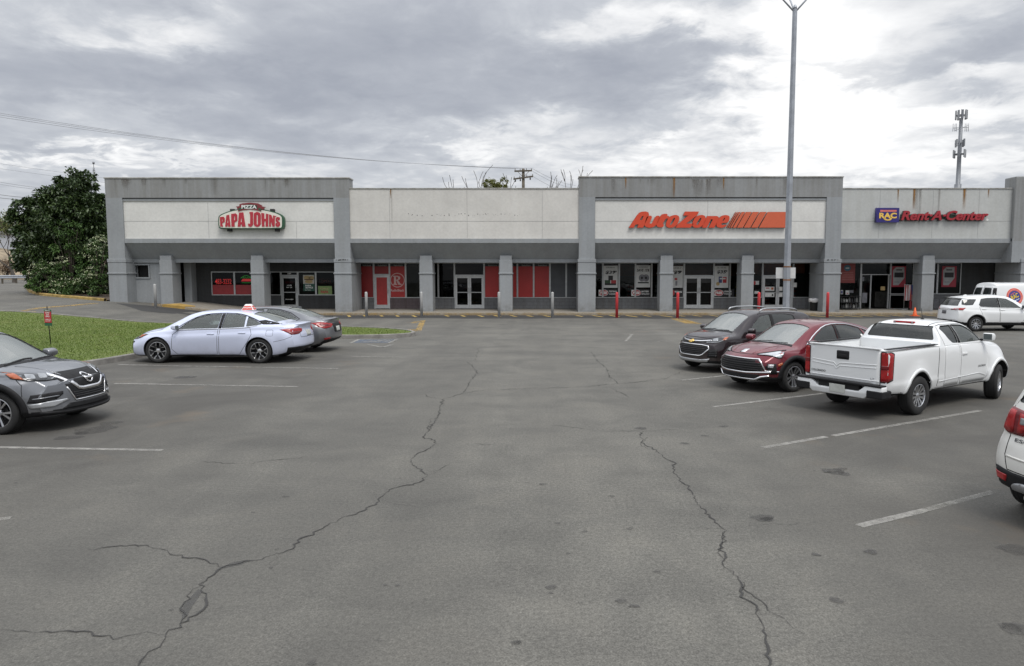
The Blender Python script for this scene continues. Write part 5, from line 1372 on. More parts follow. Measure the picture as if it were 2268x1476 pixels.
# ---- white van
def van():
    s = common(xf=2.75, xr=-2.75, W=1.0, R=.37, tw=.245, axles=(1.715, -1.715), clad=.0, cr=.10, er=4, Lr=.5, cf=.35, mid=.55,
        zt=[(-2.75, 1.93), (-2.6, 2.03), (-2.2, 2.07), (.6, 2.07), (1.0, 2.0), (1.4, 1.75), (1.75, 1.38), (1.85, 1.30), (2.4, 1.18), (2.75, .98)],
        zs=[(-2.75, 1.15), (1.2, 1.12), (1.8, 1.05), (2.75, .85)],
        wm=[(-2.75, .95), (-2.4, .99), (1.7, .99), (2.75, .86)], ws=[(-2.75, .93), (-2.4, .965), (1.3, .96), (2.75, .8)],
        wr=[(-2.75, .76), (-2.4, .80), (.8, .80), (1.6, .82), (2.75, .7)],
        zb=[(-2.75, .42), (-2.3, .36), (2.3, .34), (2.75, .38)], crown=[(-2.75, .10), (1, .10), (1.9, .06), (2.75, .06)],
        pf=[(.2, .1), (.5, 0), (.95, .12)], pr=[(.4, .0), (1.0, .0), (1.6, .10), (2.0, .24)], flare=.02)
    c = Car('delivery_van', s, P_WHT, 'white van with a round red, blue and yellow emblem, behind the white crossover', 'van', seats=False)
    GB = plain('van_window', (.012, .016, .016), .04, coat=.6)
    for sg in (-1, 1):
        f = c.decal('rear_door', 'rear', [(sg * .03, .62), (sg * .80, .62), (sg * .80, 1.2), (sg * .70, 1.86), (sg * .03, 1.88)], P_WHT, off=.012, thick=.02)[0]
        c.decal('window', 'rear', [(sg * .10, 1.16), (sg * .70, 1.16), (sg * .62, 1.76), (sg * .10, 1.78)], GB, off=.022, rnd=.06, parent=f)
        c.line('window_seal', 'rear', rounded([(sg * .10, 1.16), (sg * .70, 1.16), (sg * .62, 1.76), (sg * .10, 1.78)], .06), .02, M_BLACK, off=.024, closed=True, parent=f)
    c.decal('tail_light', 150, [(-2.62, .97, 1.36), (-2.74, .84, 1.36), (-2.74, .86, 1.0), (-2.62, .99, 1.0)], M_RED, off=.012)
    c.decal('pillar_trim', 150, [(-2.58, .90, 1.78), (-2.70, .76, 1.78), (-2.74, .83, 1.38), (-2.62, .96, 1.38)], M_BLACK, off=.010)
    c.line('rear_bumper', 'rear', [(-.95, .52), (.95, .52)], .2, M_BLACK, off=.10, thick=.2)
    red, blue, yel = plain('emblem_red', (.62, .10, .07), .5), plain('emblem_blue', (.03, .05, .22), .5), plain('emblem_yellow', (.75, .52, .03), .5)
    def disc(r, n=40): return [(-1.55 + r * math.cos(t), 1.32 + r * math.sin(t)) for t in np.linspace(0, 2 * math.pi, n)[:-1]]
    e = c.decal('side_emblem', 'side', disc(.45), red, off=.004)
    for o in e: pass
    c.line('emblem_ring', 'side', disc(.37), .02, plain('emblem_pink', (.75, .35, .3), .5), off=.007, closed=True)
    c.decal('emblem_centre', 'side', disc(.32), blue, off=.008)
    me = text_mesh('RAC', .24, .42, bold=.03)
    me.transform(Matrix.Rotation(R(25), 4, 'Z'))
    for v in me.vertices:
        h = c.hit(Vector((-1.55 + v.co.x, -3, 1.34 + v.co.y)), Vector((0, 1, 0))); v.co = h + Vector((0, -.014, 0))
    put('emblem_lettering', me, yel, c.root)
    c.line('emblem_bar', 'side', [(-1.66, 1.06), (-1.30, 1.22)], .03, P_WHT, off=.013, sides=2)
    c.line('emblem_bar', 'side', [(-1.78, 1.40), (-1.52, 1.55)], .035, red, off=.013, sides=2)
    c.decal('window', 'side', [(1.45, 1.28), (1.1, 1.75), (.75, 1.82), (.72, 1.26)], GB, off=.006, rnd=.05)
    c.decal('windscreen', 'top', [(1.78, -.8), (1.85, 0), (1.78, .8), (1.1, .72), (1.05, 0), (1.1, -.72)], GB, off=.006)
    c.line('body_line', 'side', [(-2.5, .80), (2.0, .80)], .05, M_BLACK, off=.004)
    c.line('cargo_seam', 'side', [(.6, .5), (.6, 1.9), (-.7, 1.9), (-.7, .5)], .012, M_GAP, off=.002)
    c.mirror(1.35, 1.35, M_BLACK, size=(.14, .22, .28), y=.98)
    c.finish(); c.wheels('single', n=6, rim=.58)
    return c

def axle_place(car, pr, pf_, side):
    """stand a car so that its near rear / front tyre contact points fall on two surveyed ground points; side -1: right side near"""
    s = car.s
    a = gp(*pr); b = gp(*pf_)
    h = math.atan2(b.y - a.y, b.x - a.x)
    m = (a + b) / 2
    w = s['W'] - .06
    n = Vector((-math.sin(h), math.cos(h), 0)) * w * (1 if side < 0 else -1)
    c = m + n
    car.place(c.x, c.y, math.degrees(h))
    return c, h
def wheel_place(car, ax, side, px, py, heading, S=.91, off=(0, 0)):
    """stand a car with one tyre's contact point on a surveyed ground point"""
    s = car.s; p = gp(px, py); h = R(heading); lx, ly = s['axles'][ax] * S, side * (s['W'] - .10) * S
    car.root.scale = (S, S, S)
    car.place(p.x + off[0] - (lx * math.cos(h) - ly * math.sin(h)), p.y + off[1] - (lx * math.sin(h) + ly * math.cos(h)), heading)
car1 = sedan(); axle_place(car1, (576, 805.5), (350, 804.8), 1); car1.root.scale = (.985,) * 3
car2 = grey_sedan(); car2.place(-8.88, 22.4, 178); car2.root.scale = (.97,) * 3
car3 = crossover(); wheel_place(car3, 0, -1, 4, 962, -3, .975)
car4 = small_suv(); wheel_place(car4, 0, 1, 1753, 868, 209, off=(-.50, 2.74))
car5 = red_suv(); wheel_place(car5, 0, 1, 1753, 868, 209)
car6 = pickup(); wheel_place(car6, 1, -1, 2024, 918, 33.5, .88)
car7 = white_suv(); wheel_place(car7, 1, -1, 2159, 734.5, 3, .905)
car8 = near_suv(); wheel_place(car8, 1, 1, 2282, 1117, 29, .965)
car9 = van(); car9.root.scale = (.93,) * 3; car9.place(24.5, 35.7, 3)
# ------------------------------------------------------------------ the strip of shops
YF, YS = 40.73, 43.25
YP = YF + .42          # small pillars, front
YB = YF + .78         # lower fascia
def wall_mat(name, col, streak=.25, rough=.8, warm=(.9, .86, .8), joints=False):
    m, nt, b = NT(name)
    v1 = objco(nt, (2.2, 2.2, .10), world=True); s1 = noise(nt, v1, 1.6, 6, .65)
    v2 = objco(nt, (1, 1, 1), world=True); s2 = noise(nt, v2, .6, 5); s3 = noise(nt, v2, 9, 4)
    d = tuple(c * (1 - streak) * (1 - (1 - w) * min(1, streak * 5)) for c, w in zip(col, warm))
    c = mixc(nt, ramp(nt, s1, [(.38, 1.0), (.62, 0.0)]), col, d)
    c = mixc(nt, .5, c, mixc(nt, 1.0, c, ramp(nt, s2, [(.3, .84), (.7, 1.12)]), 'MULTIPLY'))
    c = mixc(nt, .35, c, mixc(nt, 1.0, c, ramp(nt, s3, [(.3, .82), (.7, 1.1)]), 'MULTIPLY'))
    nt.links.new(c, b.inputs['Base Color']); b.inputs['Roughness'].default_value = rough; b.inputs['Specular IOR Level'].default_value = .25
    bump(nt, b, noise(nt, v2, 40, 4), .15, .008)
    return m
def foot_dirt(m):
    nt = m.node_tree; b = nt.nodes['Principled BSDF']; v = objco(nt, (1, 1, 1), world=True)
    sp3 = nt.nodes.new('ShaderNodeSeparateXYZ'); nt.links.new(v, sp3.inputs[0])
    mr = nt.nodes.new('ShaderNodeMapRange'); mr.inputs[1].default_value = .75; mr.inputs[2].default_value = .1; nt.links.new(sp3.outputs[2], mr.inputs[0])
    n = ramp(nt, noise(nt, v, 2.6, 6, .65), [(.38, 0.0), (.66, 1.0)])
    src = b.inputs['Base Color'].links[0].from_socket
    nt.links.new(mixc(nt, math_(nt, 'MULTIPLY', math_(nt, 'MULTIPLY', mr.outputs[0], n), .7), src, (.11, .10, .085)), b.inputs['Base Color'])
W_GREY = wall_mat('stucco_grey', (.300, .316, .328), .05)
foot_dirt(W_GREY)
W_GREYD = wall_mat('stucco_grey_weathered', (.275, .282, .283), .10)
W_WHITE = wall_mat('stucco_white', (.65, .645, .615), .012)
W_CREAM = wall_mat('stucco_off_white', (.61, .595, .56), .016)
W_RAC = wall_mat('stucco_pale_grey', (.475, .485, .47), .035)
W_DARK = wall_mat('brick_charcoal', (.058, .060, .062), .12)
W_BRICKG = wall_mat('brick_painted_grey', (.20, .205, .212), .12)
W_BRICKB = wall_mat('brick_mauve', (.155, .125, .130), .15)
def add_bricks(m, bh=.2):
    nt = m.node_tree; b = nt.nodes['Principled BSDF']
    g = nt.nodes.new('ShaderNodeNewGeometry'); sep = nt.nodes.new('ShaderNodeSeparateXYZ'); nt.links.new(g.outputs['Position'], sep.inputs[0])
    cm = nt.nodes.new('ShaderNodeCombineXYZ'); nt.links.new(sep.outputs[0], cm.inputs[0]); nt.links.new(sep.outputs[2], cm.inputs[1])
    br = nt.nodes.new('ShaderNodeTexBrick'); br.inputs['Scale'].default_value = 1.0; br.inputs['Brick Width'].default_value = .4; br.inputs['Row Height'].default_value = bh; br.inputs['Mortar Size'].default_value = .012
    nt.links.new(cm.outputs[0], br.inputs['Vector'])
    bp = nt.nodes.new('ShaderNodeBump'); bp.inputs['Strength'].default_value = .6; bp.inputs['Distance'].default_value = .01; bp.invert = True
    nt.links.new(br.outputs['Fac'], bp.inputs['Height']); nt.links.new(bp.outputs[0], b.inputs['Normal'])
    src = b.inputs['Base Color'].links[0].from_socket
    nt.links.new(mixc(nt, math_(nt, 'MULTIPLY', br.outputs['Fac'], .35), src, (.05, .05, .05)), b.inputs['Base Color'])
for m_ in (W_DARK, W_BRICKG, W_BRICKB): add_bricks(m_)
M_COPING = wall_mat('metal_coping', (.42, .42, .405), .25, .5)
M_ALU = plain('aluminium_frame', (.42, .43, .43), .4, .35, var=.12, scale=8)
M_ALUW = plain('aluminium_frame_pale', (.56, .57, .57), .4, .2, var=.10, scale=8)
M_ROOF = plain('roof_membrane', (.16, .16, .155), .9, var=.3)
M_JOINT = plain('panel_joint', (.20, .20, .20), .9)
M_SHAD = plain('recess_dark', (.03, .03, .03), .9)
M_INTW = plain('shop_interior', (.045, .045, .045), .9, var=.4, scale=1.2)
M_CONC = wall_mat('walk_concrete', (.285, .265, .23), .12)
M_KYEL = worn('kerb_yellow', (.33, .215, .07), .38, .2, 2.5)
G_SHOP = glass('shop_glass', (.62, .65, .64), 1.22)
G_DARKG = glass('shop_glass_dark', (.12, .13, .13), 1.25)

mall = tag(empty('shopping_strip', (2, YF, 0)), 'long single storey strip of shops with grey framed bays and white sign panels', 'building')
def part(mb, name, mat, parent=None, **k):
    o = mb.build(name, mat, parent or mall, **k)
    o.matrix_parent_inverse = (parent or mall).matrix_world.inverted() if parent is None else Matrix()
    return o
# the strip's parts are modelled in world coordinates under an Empty at its base
bpy.context.view_layer.update()
MI = Matrix.Translation((-2, -YF, 0))
def part(mb, name, mat, parent=None, **k):
    o = mb.build(name, mat, parent or mall, **k)
    if parent is None: o.matrix_parent_inverse = MI
    return o
def adopt(o):
    o.parent = mall; o.matrix_parent_inverse = MI; return o

def zf(px, py, Y): return wp(px, py, Y)[1]
def xf(px, py, Y): return wp(px, py, Y)[0]
Z_TALL1, Z_TALL2 = zf(500, 396, YF), zf(1600, 393.5, YF)
Z_LOW = zf(1030, 418.5, YF)
Z_HDR1, Z_HDR2 = zf(500, 438.5, YF), zf(1600, 437, YF)
Z_B1a, Z_B1b = zf(1030, 529, YF), zf(1030, 538.5, YF)
Z_B2a, Z_B2b = zf(1030, 574.5, YB), zf(1030, 582, YB)
Z_RING = zf(1030, 606, YF)
P = {1: (-24.83, -23.89), 2: (-11.90, -11.01), 3: (2.04, 2.96), 4: (16.10, 16.98), 5: (26.67, 32.0)}
YR = 68.0
def walkz(x, y): return max(G(x, y), 0) + .135 + .05 * (y - YK) / (YS - YK)
# main body and roof
b = MB(); b.box(-24.8, 31.9, YS + 5.2, YR, -.2, Z_LOW - .7); part(b, 'rear_wall', W_GREYD)
b = MB(); b.box(-24.7, 31.9, YF + .62, YR - .1, Z_LOW - .75, Z_LOW - .62); part(b, 'roof', M_ROOF)
b = MB(); b.box(-24.82, -24.5, YF + .95, YR, .2, Z_LOW - .3); part(b, 'side_wall', W_GREYD)
# tall framed bays
for (pl, pr, zt, zh, panel) in ((1, 2, Z_TALL1, Z_HDR1, W_WHITE), (3, 4, Z_TALL2, Z_HDR2, W_WHITE)):
    x0, x1 = P[pl][0], P[pr][1]
    b = MB(); b.box(x0, x1, YF, YF + .85, zh, zt); part(b, 'bay_header', W_GREYD)
    b = MB(); b.box(x0 - .04, x1 + .04, YF - .04, YF + .9, zt, zt + .075); part(b, 'coping', M_COPING, bevel=.015)
    xa, xb = P[pl][1], P[pr][0]
    b = MB(); b.box(xa, xb, YF + .10, YF + .6, Z_B1a, zh); part(b, 'sign_panel', panel)
    b = MB(); b.box(xa, xb, YF + .05, YF + .099, zh - .17, zh - .002); part(b, 'panel_trim', W_GREY)
    b = MB(); b.box(xa, xb, YF + .03, YF + .07, zh - .045, zh - .001); part(b, 'painted_shadow_line', M_SHAD)  # dark strip painting the header's shadow along the panel top
# low bays
for (pl, pr, panel, x1o) in ((2, 3, W_CREAM, None), (4, 5, W_RAC, None)):
    xa, xb = P[pl][1], P[pr][0]
    b = MB(); b.box(xa, xb, YF + .10, YF + .6, Z_B1a, Z_LOW); part(b, 'sign_panel', panel)
    b = MB(); b.box(xa, xb, YF + .06, YF + .66, Z_LOW, Z_LOW + .06); part(b, 'coping', M_COPING, bevel=.012)
b = MB(); b.box(P[5][0], P[5][1], YF - .15, YF + .85, Z_B1a - .2, Z_TALL2 + .05); part(b, 'bay_header', W_GREYD, bevel=.06, seg=3)
# panel joints (recessed score lines, a hair proud so they read)
zj = zf(1030, 490.5, YF + .1)
for xa, xb in ((P[1][1], P[2][0]), (P[2][1], P[3][0]), (P[3][1], P[4][0]), (P[4][1], P[5][0])):
    jt = MB(); jt.box(xa, xb, YF + .0965, YF + .0985, zj - .008, zj + .008); part(jt, 'panel_joint', M_JOINT)
for px, y0, y1 in ((862, 420, 575), (1034, 420, 528), (1201, 420, 528), (460, 447, 528), (656, 490, 528), (1950, 420, 528), (2068, 420, 528), (2170, 420, 528), (1568, 440, 490)):
    X, za = wp(px, y0 + 2, YF + .1); _, zb_ = wp(px, y1, YF + .1)
    jt = MB(); jt.box(X - .006, X + .006, YF + .0966, YF + .0984, max(zb_, Z_B1a), za); part(jt, 'panel_joint', M_JOINT)
for px, zt, zh in ((327, Z_TALL1, Z_HDR1), (652, Z_TALL1, Z_HDR1), (1400, Z_TALL2, Z_HDR2), (1568, Z_TALL2, Z_HDR2), (1736, Z_TALL2, Z_HDR2)):
    X = xf(px, 415, YF); jt = MB(); jt.box(X - .006, X + .006, YF - .002, YF + .001, zh, zt); part(jt, 'header_joint', M_JOINT)
# fascia, inclined soffit, lower fascia per bay
for i in range(1, 5):
    xa, xb = P[i][1], P[i + 1][0]
    if i == 4: xb = 27.22
    b = MB(); b.box(xa, xb, YF + .02, YF + .6, Z_B1b, Z_B1a); part(b, 'upper_fascia', W_GREY)
    b = MB(); b.hexa([(xa, YF + .06, Z_B1b), (xa, YB + .05, Z_B2a - .005), (xa, YB + .9, Z_B2a - .005), (xa, YB + .9, Z_B1b)], [(xb, YF + .06, Z_B1b), (xb, YB + .05, Z_B2a - .005), (xb, YB + .9, Z_B2a - .005), (xb, YB + .9, Z_B1b)]); part(b, 'sloped_soffit', W_GREY)
    b = MB(); b.box(xa, xb, YB, YB + .5, Z_B2b, Z_B2a); part(b, 'lower_fascia', W_GREY)
    b = MB(); b.box(xa, xb, YB + .5, YS + .3, Z_B2b + .02, Z_B2b + .10); part(b, 'walk_ceiling', W_GREYD)
# pillars
def ringband(b, x0, x1, y0, y1, z, h=.07, e=.045):
    b.box(x0 - e, x1 + e, y0 - e, y1, z - h / 2, z + h / 2)
for k, (x0, x1) in P.items():
    y0 = YF - .012 if k < 5 else YF - .16
    yb = YF + 2.15 if k not in (1,) else YF + 1.0
    zt = {1: Z_TALL1, 2: Z_TALL1, 3: Z_TALL2, 4: Z_TALL2, 5: Z_TALL2}[k]
    zh = {1: Z_HDR1, 2: Z_HDR1, 3: Z_HDR2, 4: Z_HDR2, 5: Z_B1a}[k]
    g = walkz((x0 + x1) / 2, y0) - .3
    b = MB(); b.box(x0, x1, y0 + .012, YF + .62, Z_B2b, zh); b.box(x0 + .002, x1 - .002, YF + .621, YB + .5, Z_B2b - .02, Z_B1b); o = part(b, 'pillar', W_GREY)
    fx = .045
    xa, xb = x0 - fx, x1 + fx
    if k == 5: xa = 27.22
    b = MB(); b.box(xa, xb, y0 - .03, yb, g, Z_B2b)
    ob = b.build('pillar_base', W_GREY, o, bevel=.02)
    b = MB(); ringband(b, xa, xb, y0 - .03, yb, Z_RING, .075); b.build('pillar_ring', W_GREY, o, bevel=.02)
    b = MB(); ringband(b, xa, xb, y0 - .03, YF + .62, (Z_B2a + Z_B2b) / 2, Z_B2a - Z_B2b, .02); b.build('pillar_cap', W_GREY, o, bevel=.015)
    if k == 1:
        pass
small = [(356.5, 382.5), (557.5, 584.5), (930.5, 957.5), (1107, 1134), (1462, 1489.5), (1642, 1668), (2041.5, 2067.5)]
for i, (pa, pb) in enumerate(small):
    x0, x1 = xf(pa, 640, YP), xf(pb, 640, YP)
    ztop = zf(pa, 566.5, YP); g = walkz((x0 + x1) / 2, YP) - .3
    b = MB(); b.box(x0 + .01, x1 - .01, YP, YP + .62, zf(pa, 577, YP), ztop); o = part(b, 'pillar', W_GREY, bevel=.01)
    b = MB(); b.box(x0 - .02, x1 + .02, YP - .02, YP + .98, g, zf(pa, 577, YP)); b.build('pillar_base', W_GREY, o, bevel=.02)
    b = MB(); ringband(b, x0 - .02, x1 + .02, YP - .02, YP + .98, zf(pa, 606, YP), .075); b.build('pillar_ring', W_GREY, o, bevel=.02)
# left wing with the little ticket window
xw0, xw1 = P[1][1] + .05, xf(357, 640, YP + .35)
YW = YF + .90
wx0, wz1 = wp(300, 588, YW); wx1, wz0 = wp(330, 614.5, YW)
b = MB()
b.box(xw0, wx0, YW, YW + .25, .1, Z_B2a); b.box(wx1, xw1 + .25, YW, YW + .25, .1, Z_B2a)
b.box(wx0, wx1, YW, YW + .25, .1, wz0); b.box(wx0, wx1, YW, YW + .25, wz1, Z_B2a)
part(b, 'wing_wall', W_GREY)
b = MB(); t = .085
b.box(wx0 - t, wx0, YW - .05, YW + .1, wz0 - t, wz1 + t); b.box(wx1, wx1 + t, YW - .05, YW + .1, wz0 - t, wz1 + t); b.box(wx0, wx1, YW - .05, YW + .1, wz1, wz1 + t); b.box(wx0, wx1, YW - .05, YW + .1, wz0 - t, wz0)
o = part(b, 'window', W_GREY, bevel=.01)
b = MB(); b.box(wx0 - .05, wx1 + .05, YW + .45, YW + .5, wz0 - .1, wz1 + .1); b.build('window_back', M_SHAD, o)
xq0, xq1 = xf(409, 640, YS - .6), xf(425, 640, YS - .6)
b = MB(); b.box(xq0, xq1, YS - .6, YS + .1, .2, Z_B2b + .02); part(b, 'pilaster', W_GREY)
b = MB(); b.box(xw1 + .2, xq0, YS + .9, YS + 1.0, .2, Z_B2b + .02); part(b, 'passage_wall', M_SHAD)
b = MB(); b.box(xw1 + .2, xw1 + .3, YW + .25, YS + .9, .2, Z_B2b + .02); part(b, 'passage_side', W_DARK)

# ---------------- shopfronts
ZC = Z_B2b + .02
def front_wall(pa, pb, pya, pyb, mat, name='stall_riser', dy=0, z0=None, z1=None):
    x0, x1 = xf(pa, 640, YS), xf(pb, 640, YS)
    za = zf((pa + pb) / 2, pya, YS) if z1 is None else z1
    zb = (zf((pa + pb) / 2, pyb, YS) if pyb else .0) if z0 is None else z0
    b = MB(); b.box(x0, x1, YS + dy, YS + .22, zb, za); return part(b, name, mat)
def window(pa, pb, pya, pyb, mat=G_SHOP, frame=M_ALU, fw=.05, toceil=False, name='shop_window'):
    x0, x1 = xf(pa, 640, YS), xf(pb, 640, YS)
    z1 = ZC if toceil else zf((pa + pb) / 2, pya, YS); z0 = zf((pa + pb) / 2, pyb, YS)
    b = MB()
    b.box(x0, x0 + fw, YS - .03, YS + .07, z0, z1); b.box(x1 - fw, x1, YS - .03, YS + .07, z0, z1)
    b.box(x0 + fw, x1 - fw, YS - .03, YS + .07, z0, z0 + fw); b.box(x0 + fw, x1 - fw, YS - .03, YS + .07, z1 - fw, z1)
    o = part(b, name, frame)
    b = MB(); b.box(x0 + fw * .9, x1 - fw * .9, YS + .015, YS + .027, z0 + fw * .9, z1 - fw * .9); b.build('pane', mat, o)
    return o, x0 + fw, x1 - fw, z0 + fw, z1 - fw
def door(pa, pb, pya, leaves, mat=G_SHOP, frame=M_ALUW, stile=.10, zb=None, vinyl=None):
    x0, x1 = xf(pa, 640, YS), xf(pb, 640, YS); z1 = zf((pa + pb) / 2, pya, YS)
    z0 = walkz((x0 + x1) / 2, YS) + .01 if zb is None else zb
    b = MB(); t = .05
    b.box(x0, x0 + t, YS - .05, YS + .08, z0, z1); b.box(x1 - t, x1, YS - .05, YS + .08, z0, z1); b.box(x0 + t, x1 - t, YS - .05, YS + .08, z1 - t, z1)
    o = part(b, 'door', frame)
    w = (x1 - x0 - 2 * t) / leaves
    for k in range(leaves):
        a, c = x0 + t + k * w + .006, x0 + t + (k + 1) * w - .006; zt = z1 - t - .008; zz = z0 + .015
        b = MB()
        b.box(a, a + stile, YS - .035, YS + .03, zz, zt); b.box(c - stile, c, YS - .035, YS + .03, zz, zt)
        b.box(a + stile, c - stile, YS - .035, YS + .03, zt - stile, zt); b.box(a + stile, c - stile, YS - .035, YS + .03, zz, zz + .22)
        lf = b.build('door_leaf', frame, o)
        b = MB(); b.box(a + stile * .9, c - stile * .9, YS - .004, YS + .008, zz + .2, zt - stile * .9); b.build('door_glass', mat, o)
        if vinyl:
            b = MB(); b.box(a + stile, c - stile, YS - .010, YS - .005, zz + .22, zt - stile); b.build('door_vinyl', vinyl, o)
        hx = (c - stile * .5) if (leaves == 1 or k == 0) else (a + stile * .5)
        b = MB(); b.tube([(hx, YS - .04, zz + .92), (hx, YS - .10, zz + .94), (hx, YS - .10, zz + 1.22), (hx, YS - .04, zz + 1.24)], .013, 6); b.build('handle', M_ALU, o)
        if leaves > 1 or not vinyl:
            b = MB(); b.box(a + stile, c - stile, YS - .06, YS - .035, zz + .95, zz + 1.0); b.build('push_bar', M_ALU, o)
    return o
V_RED = plain('vinyl_red', (.40, .022, .020), .45, var=.10, scale=2)
V_REDD = plain('vinyl_dark_red', (.26, .016, .016), .45, var=.12, scale=2)
V_BLK = plain('vinyl_black', (.010, .010, .011), .45)
V_GREY = plain('vinyl_grey', (.062, .066, .074), .5, var=.15, scale=2)
V_BROWN = plain('paper_brown', (.045, .040, .032), .7, var=.25, scale=2)
L_PINK = plain('letter_pale_pink', (.62, .42, .40), .6)
L_GREY = plain('letter_grey', (.24, .24, .22), .6)
L_WHITE = plain('letter_white', (.72, .72, .70), .6)
def vinyl(o, x0, x1, z0, z1, mat, name='vinyl', y=None):
    y = YS + .004 if y is None else y
    b = MB(); b.box(x0, x1, y, y + .006, z0, z1); return b.build(name, mat, o)
SILL = 660.5
# pizza shop: dark brick with windows
SB = 654.5; ST = 602
front_wall(425, 745, SB, None, W_DARK, 'stall_riser', z0=-.1)
front_wall(425, 745, 580, ST, W_DARK, 'transom_wall', z1=ZC + .05)
front_wall(425, 469, ST, SB, W_DARK, 'shop_wall')
front_wall(594, 597, ST, SB, W_DARK, 'shop_wall')
for (a, c, red) in ((469, 520, 1), (520, 560, 1), (560, 594, 0), (597, 623, 0), (660.5, 700, 0), (700, 743, 0)):
    o, x0, x1, z0, z1 = window(a, c, ST, SB)
    if red:
        vinyl(o, x0, x1, z0, zf(500, 631.5, YS), plain('vinyl_deep_red', (.30, .020, .024), .4))
door(623, 660.5, 611, 1, frame=M_ALU, mat=G_DARKG)
window(623, 660.5, ST, 611, name='transom')
# former electronics shop
door(828.5, 863.5, 609, 1, vinyl=plain('vinyl_bright_red', (.42, .035, .032), .45))
front_wall(795, 828.5, SILL, None, W_BRICKG, z0=0); front_wall(863.5, 931, SILL, None, W_BRICKB, z0=0); front_wall(931, 1007, SILL, None, W_BRICKG, z0=0)
front_wall(1072.5, 1280, SILL, None, W_BRICKG, z0=0)
def redpane(a, c, col=V_RED, hdr=True, ttl=True):
    o, x0, x1, z0, z1 = window(a, c, 580, SILL, toceil=True)
    zh = zf((a + c) / 2, 590.5, YS)
    vinyl(o, x0, x1, z0, zh, col); vinyl(o, x0, x1, zh, z1, V_BLK)
    me = text_mesh('RadioShack', .11, (x1 - x0) * .62, bold=.02); me.transform(Matrix.Translation(((x0 + x1) / 2 + .05, YS - .002, (zh + z1) / 2 - .03)) @ Matrix.Rotation(R(90), 4, 'X')); put('lettering', me, L_GREY, o)
    return o, x0, x1, z0, zh
redpane(795, 828.5, V_REDD)
o, x0, x1, z0, z1 = window(828.5, 863.5, 580, 609, toceil=True, name='transom'); vinyl(o, x0, x1, z0, zf(845, 590.5, YS), V_REDD); vinyl(o, x0, x1, zf(845, 590.5, YS), z1, V_BLK)
me = text_mesh('RadioShack', .11, .55, bold=.02); me.transform(Matrix.Translation(((x0 + x1) / 2 + .05, YS - .002, (zf(845, 590.5, YS) + z1) / 2 - .03)) @ Matrix.Rotation(R(90), 4, 'X')); put('lettering', me, L_GREY, o)
o, x0, x1, z0, zh = redpane(863.5, 899, V_RED)
RX, RZ = wp(880.3, 621, YS)
ringp = MB()
N = 48; ro, ri = .44, .395
bm = ringp.bm
oo = [bm.verts.new((RX + ro * math.cos(2 * math.pi * k / N), YS - .004, RZ + ro * math.sin(2 * math.pi * k / N))) for k in range(N)]; ii = [bm.verts.new((RX + ri * math.cos(2 * math.pi * k / N), YS - .004, RZ + ri * math.sin(2 * math.pi * k / N))) for k in range(N)]
for k in range(N): bm.faces.new([oo[k], oo[(k + 1) % N], ii[(k + 1) % N], ii[k]])
ringp.build('emblem_ring', L_PINK, o)
def pz(X0, Z0, s): return lambda pts: [(X0 + x * s, Z0 - y * s) for x, y in pts]
q = pz(RX - .27, RZ + .27, .00297)
# seriffed capital R
poly_mesh('emblem_letter', [[q([(0, 0), (95, 0), (140, 18), (152, 45), (140, 75), (105, 90), (150, 165), (175, 168), (175, 185), (110, 185), (70, 98), (62, 98), (62, 165), (85, 168), (85, 185), (0, 185), (0, 168), (20, 165), (20, 20), (0, 17)]), q([(62, 20), (62, 80), (85, 80), (103, 65), (103, 35), (85, 20)])]], L_PINK, o, YS - .009, .004)
me = text_mesh('RadioShack', .15, .82, bold=.03); me.transform(Matrix.Translation((xf(880.5, 643.5, YS), YS - .004, zf(880.5, 643.5, YS))) @ Matrix.Rotation(R(90), 4, 'X')); put('lettering', me, L_PINK, o)
o, x0, x1, z0, z1 = window(899, 931, 580, SILL, toceil=True); vinyl(o, x0, x1, z0, z1, V_BROWN, y=YS + .04)
window(931, 971, 580, SILL, toceil=True, mat=G_DARKG); window(971, 1007, 580, SILL, toceil=True, mat=G_DARKG)
window(1007, 1072.5, 580, 610.5, toceil=True, name='transom', mat=G_DARKG); door(1007, 1072.5, 610.5, 2, mat=G_DARKG)
redpane(1072.5, 1107, V_RED); redpane(1107, 1146, V_RED); redpane(1146, 1182, V_RED); redpane(1182, 1218, V_RED)
for a, c in ((1218, 1254), (1254, 1280)):
    o, x0, x1, z0, z1 = window(a, c, 580, SILL, toceil=True); vinyl(o, x0, x1, z0, z1, V_GREY)
# car parts shop
SA = 660
for a, c in ((1318, 1335), (1335, 1371), (1371, 1407), (1407, 1443), (1443, 1479), (1479, 1514.5), (1580.5, 1616), (1616, 1650), (1650, 1688)):
    window(a, c, 580, SA, toceil=True)
front_wall(1318, 1514.5, SA, None, W_BRICKG, z0=0); front_wall(1580.5, 1650, SA, None, W_BRICKG, z0=0)
window(1514.5, 1580.5, 580, 611.5, toceil=True, name='transom'); door(1514.5, 1580.5, 611.5, 2, mat=glass('door_mesh_glass', (.10, .105, .11), 1.35))
window(1688, 1756, 580, 611.5, toceil=True, name='transom'); door(1688, 1756, 611.5, 2)
front_wall(1650, 1688, SA, None, W_DARK, z0=0)
window(1756, 1795, 580, SA, toceil=True); front_wall(1756, 1803, SA, None, W_BRICKG, z0=0); front_wall(1795, 1806, 580, SA, W_GREYD, 'shop_wall', z1=ZC)
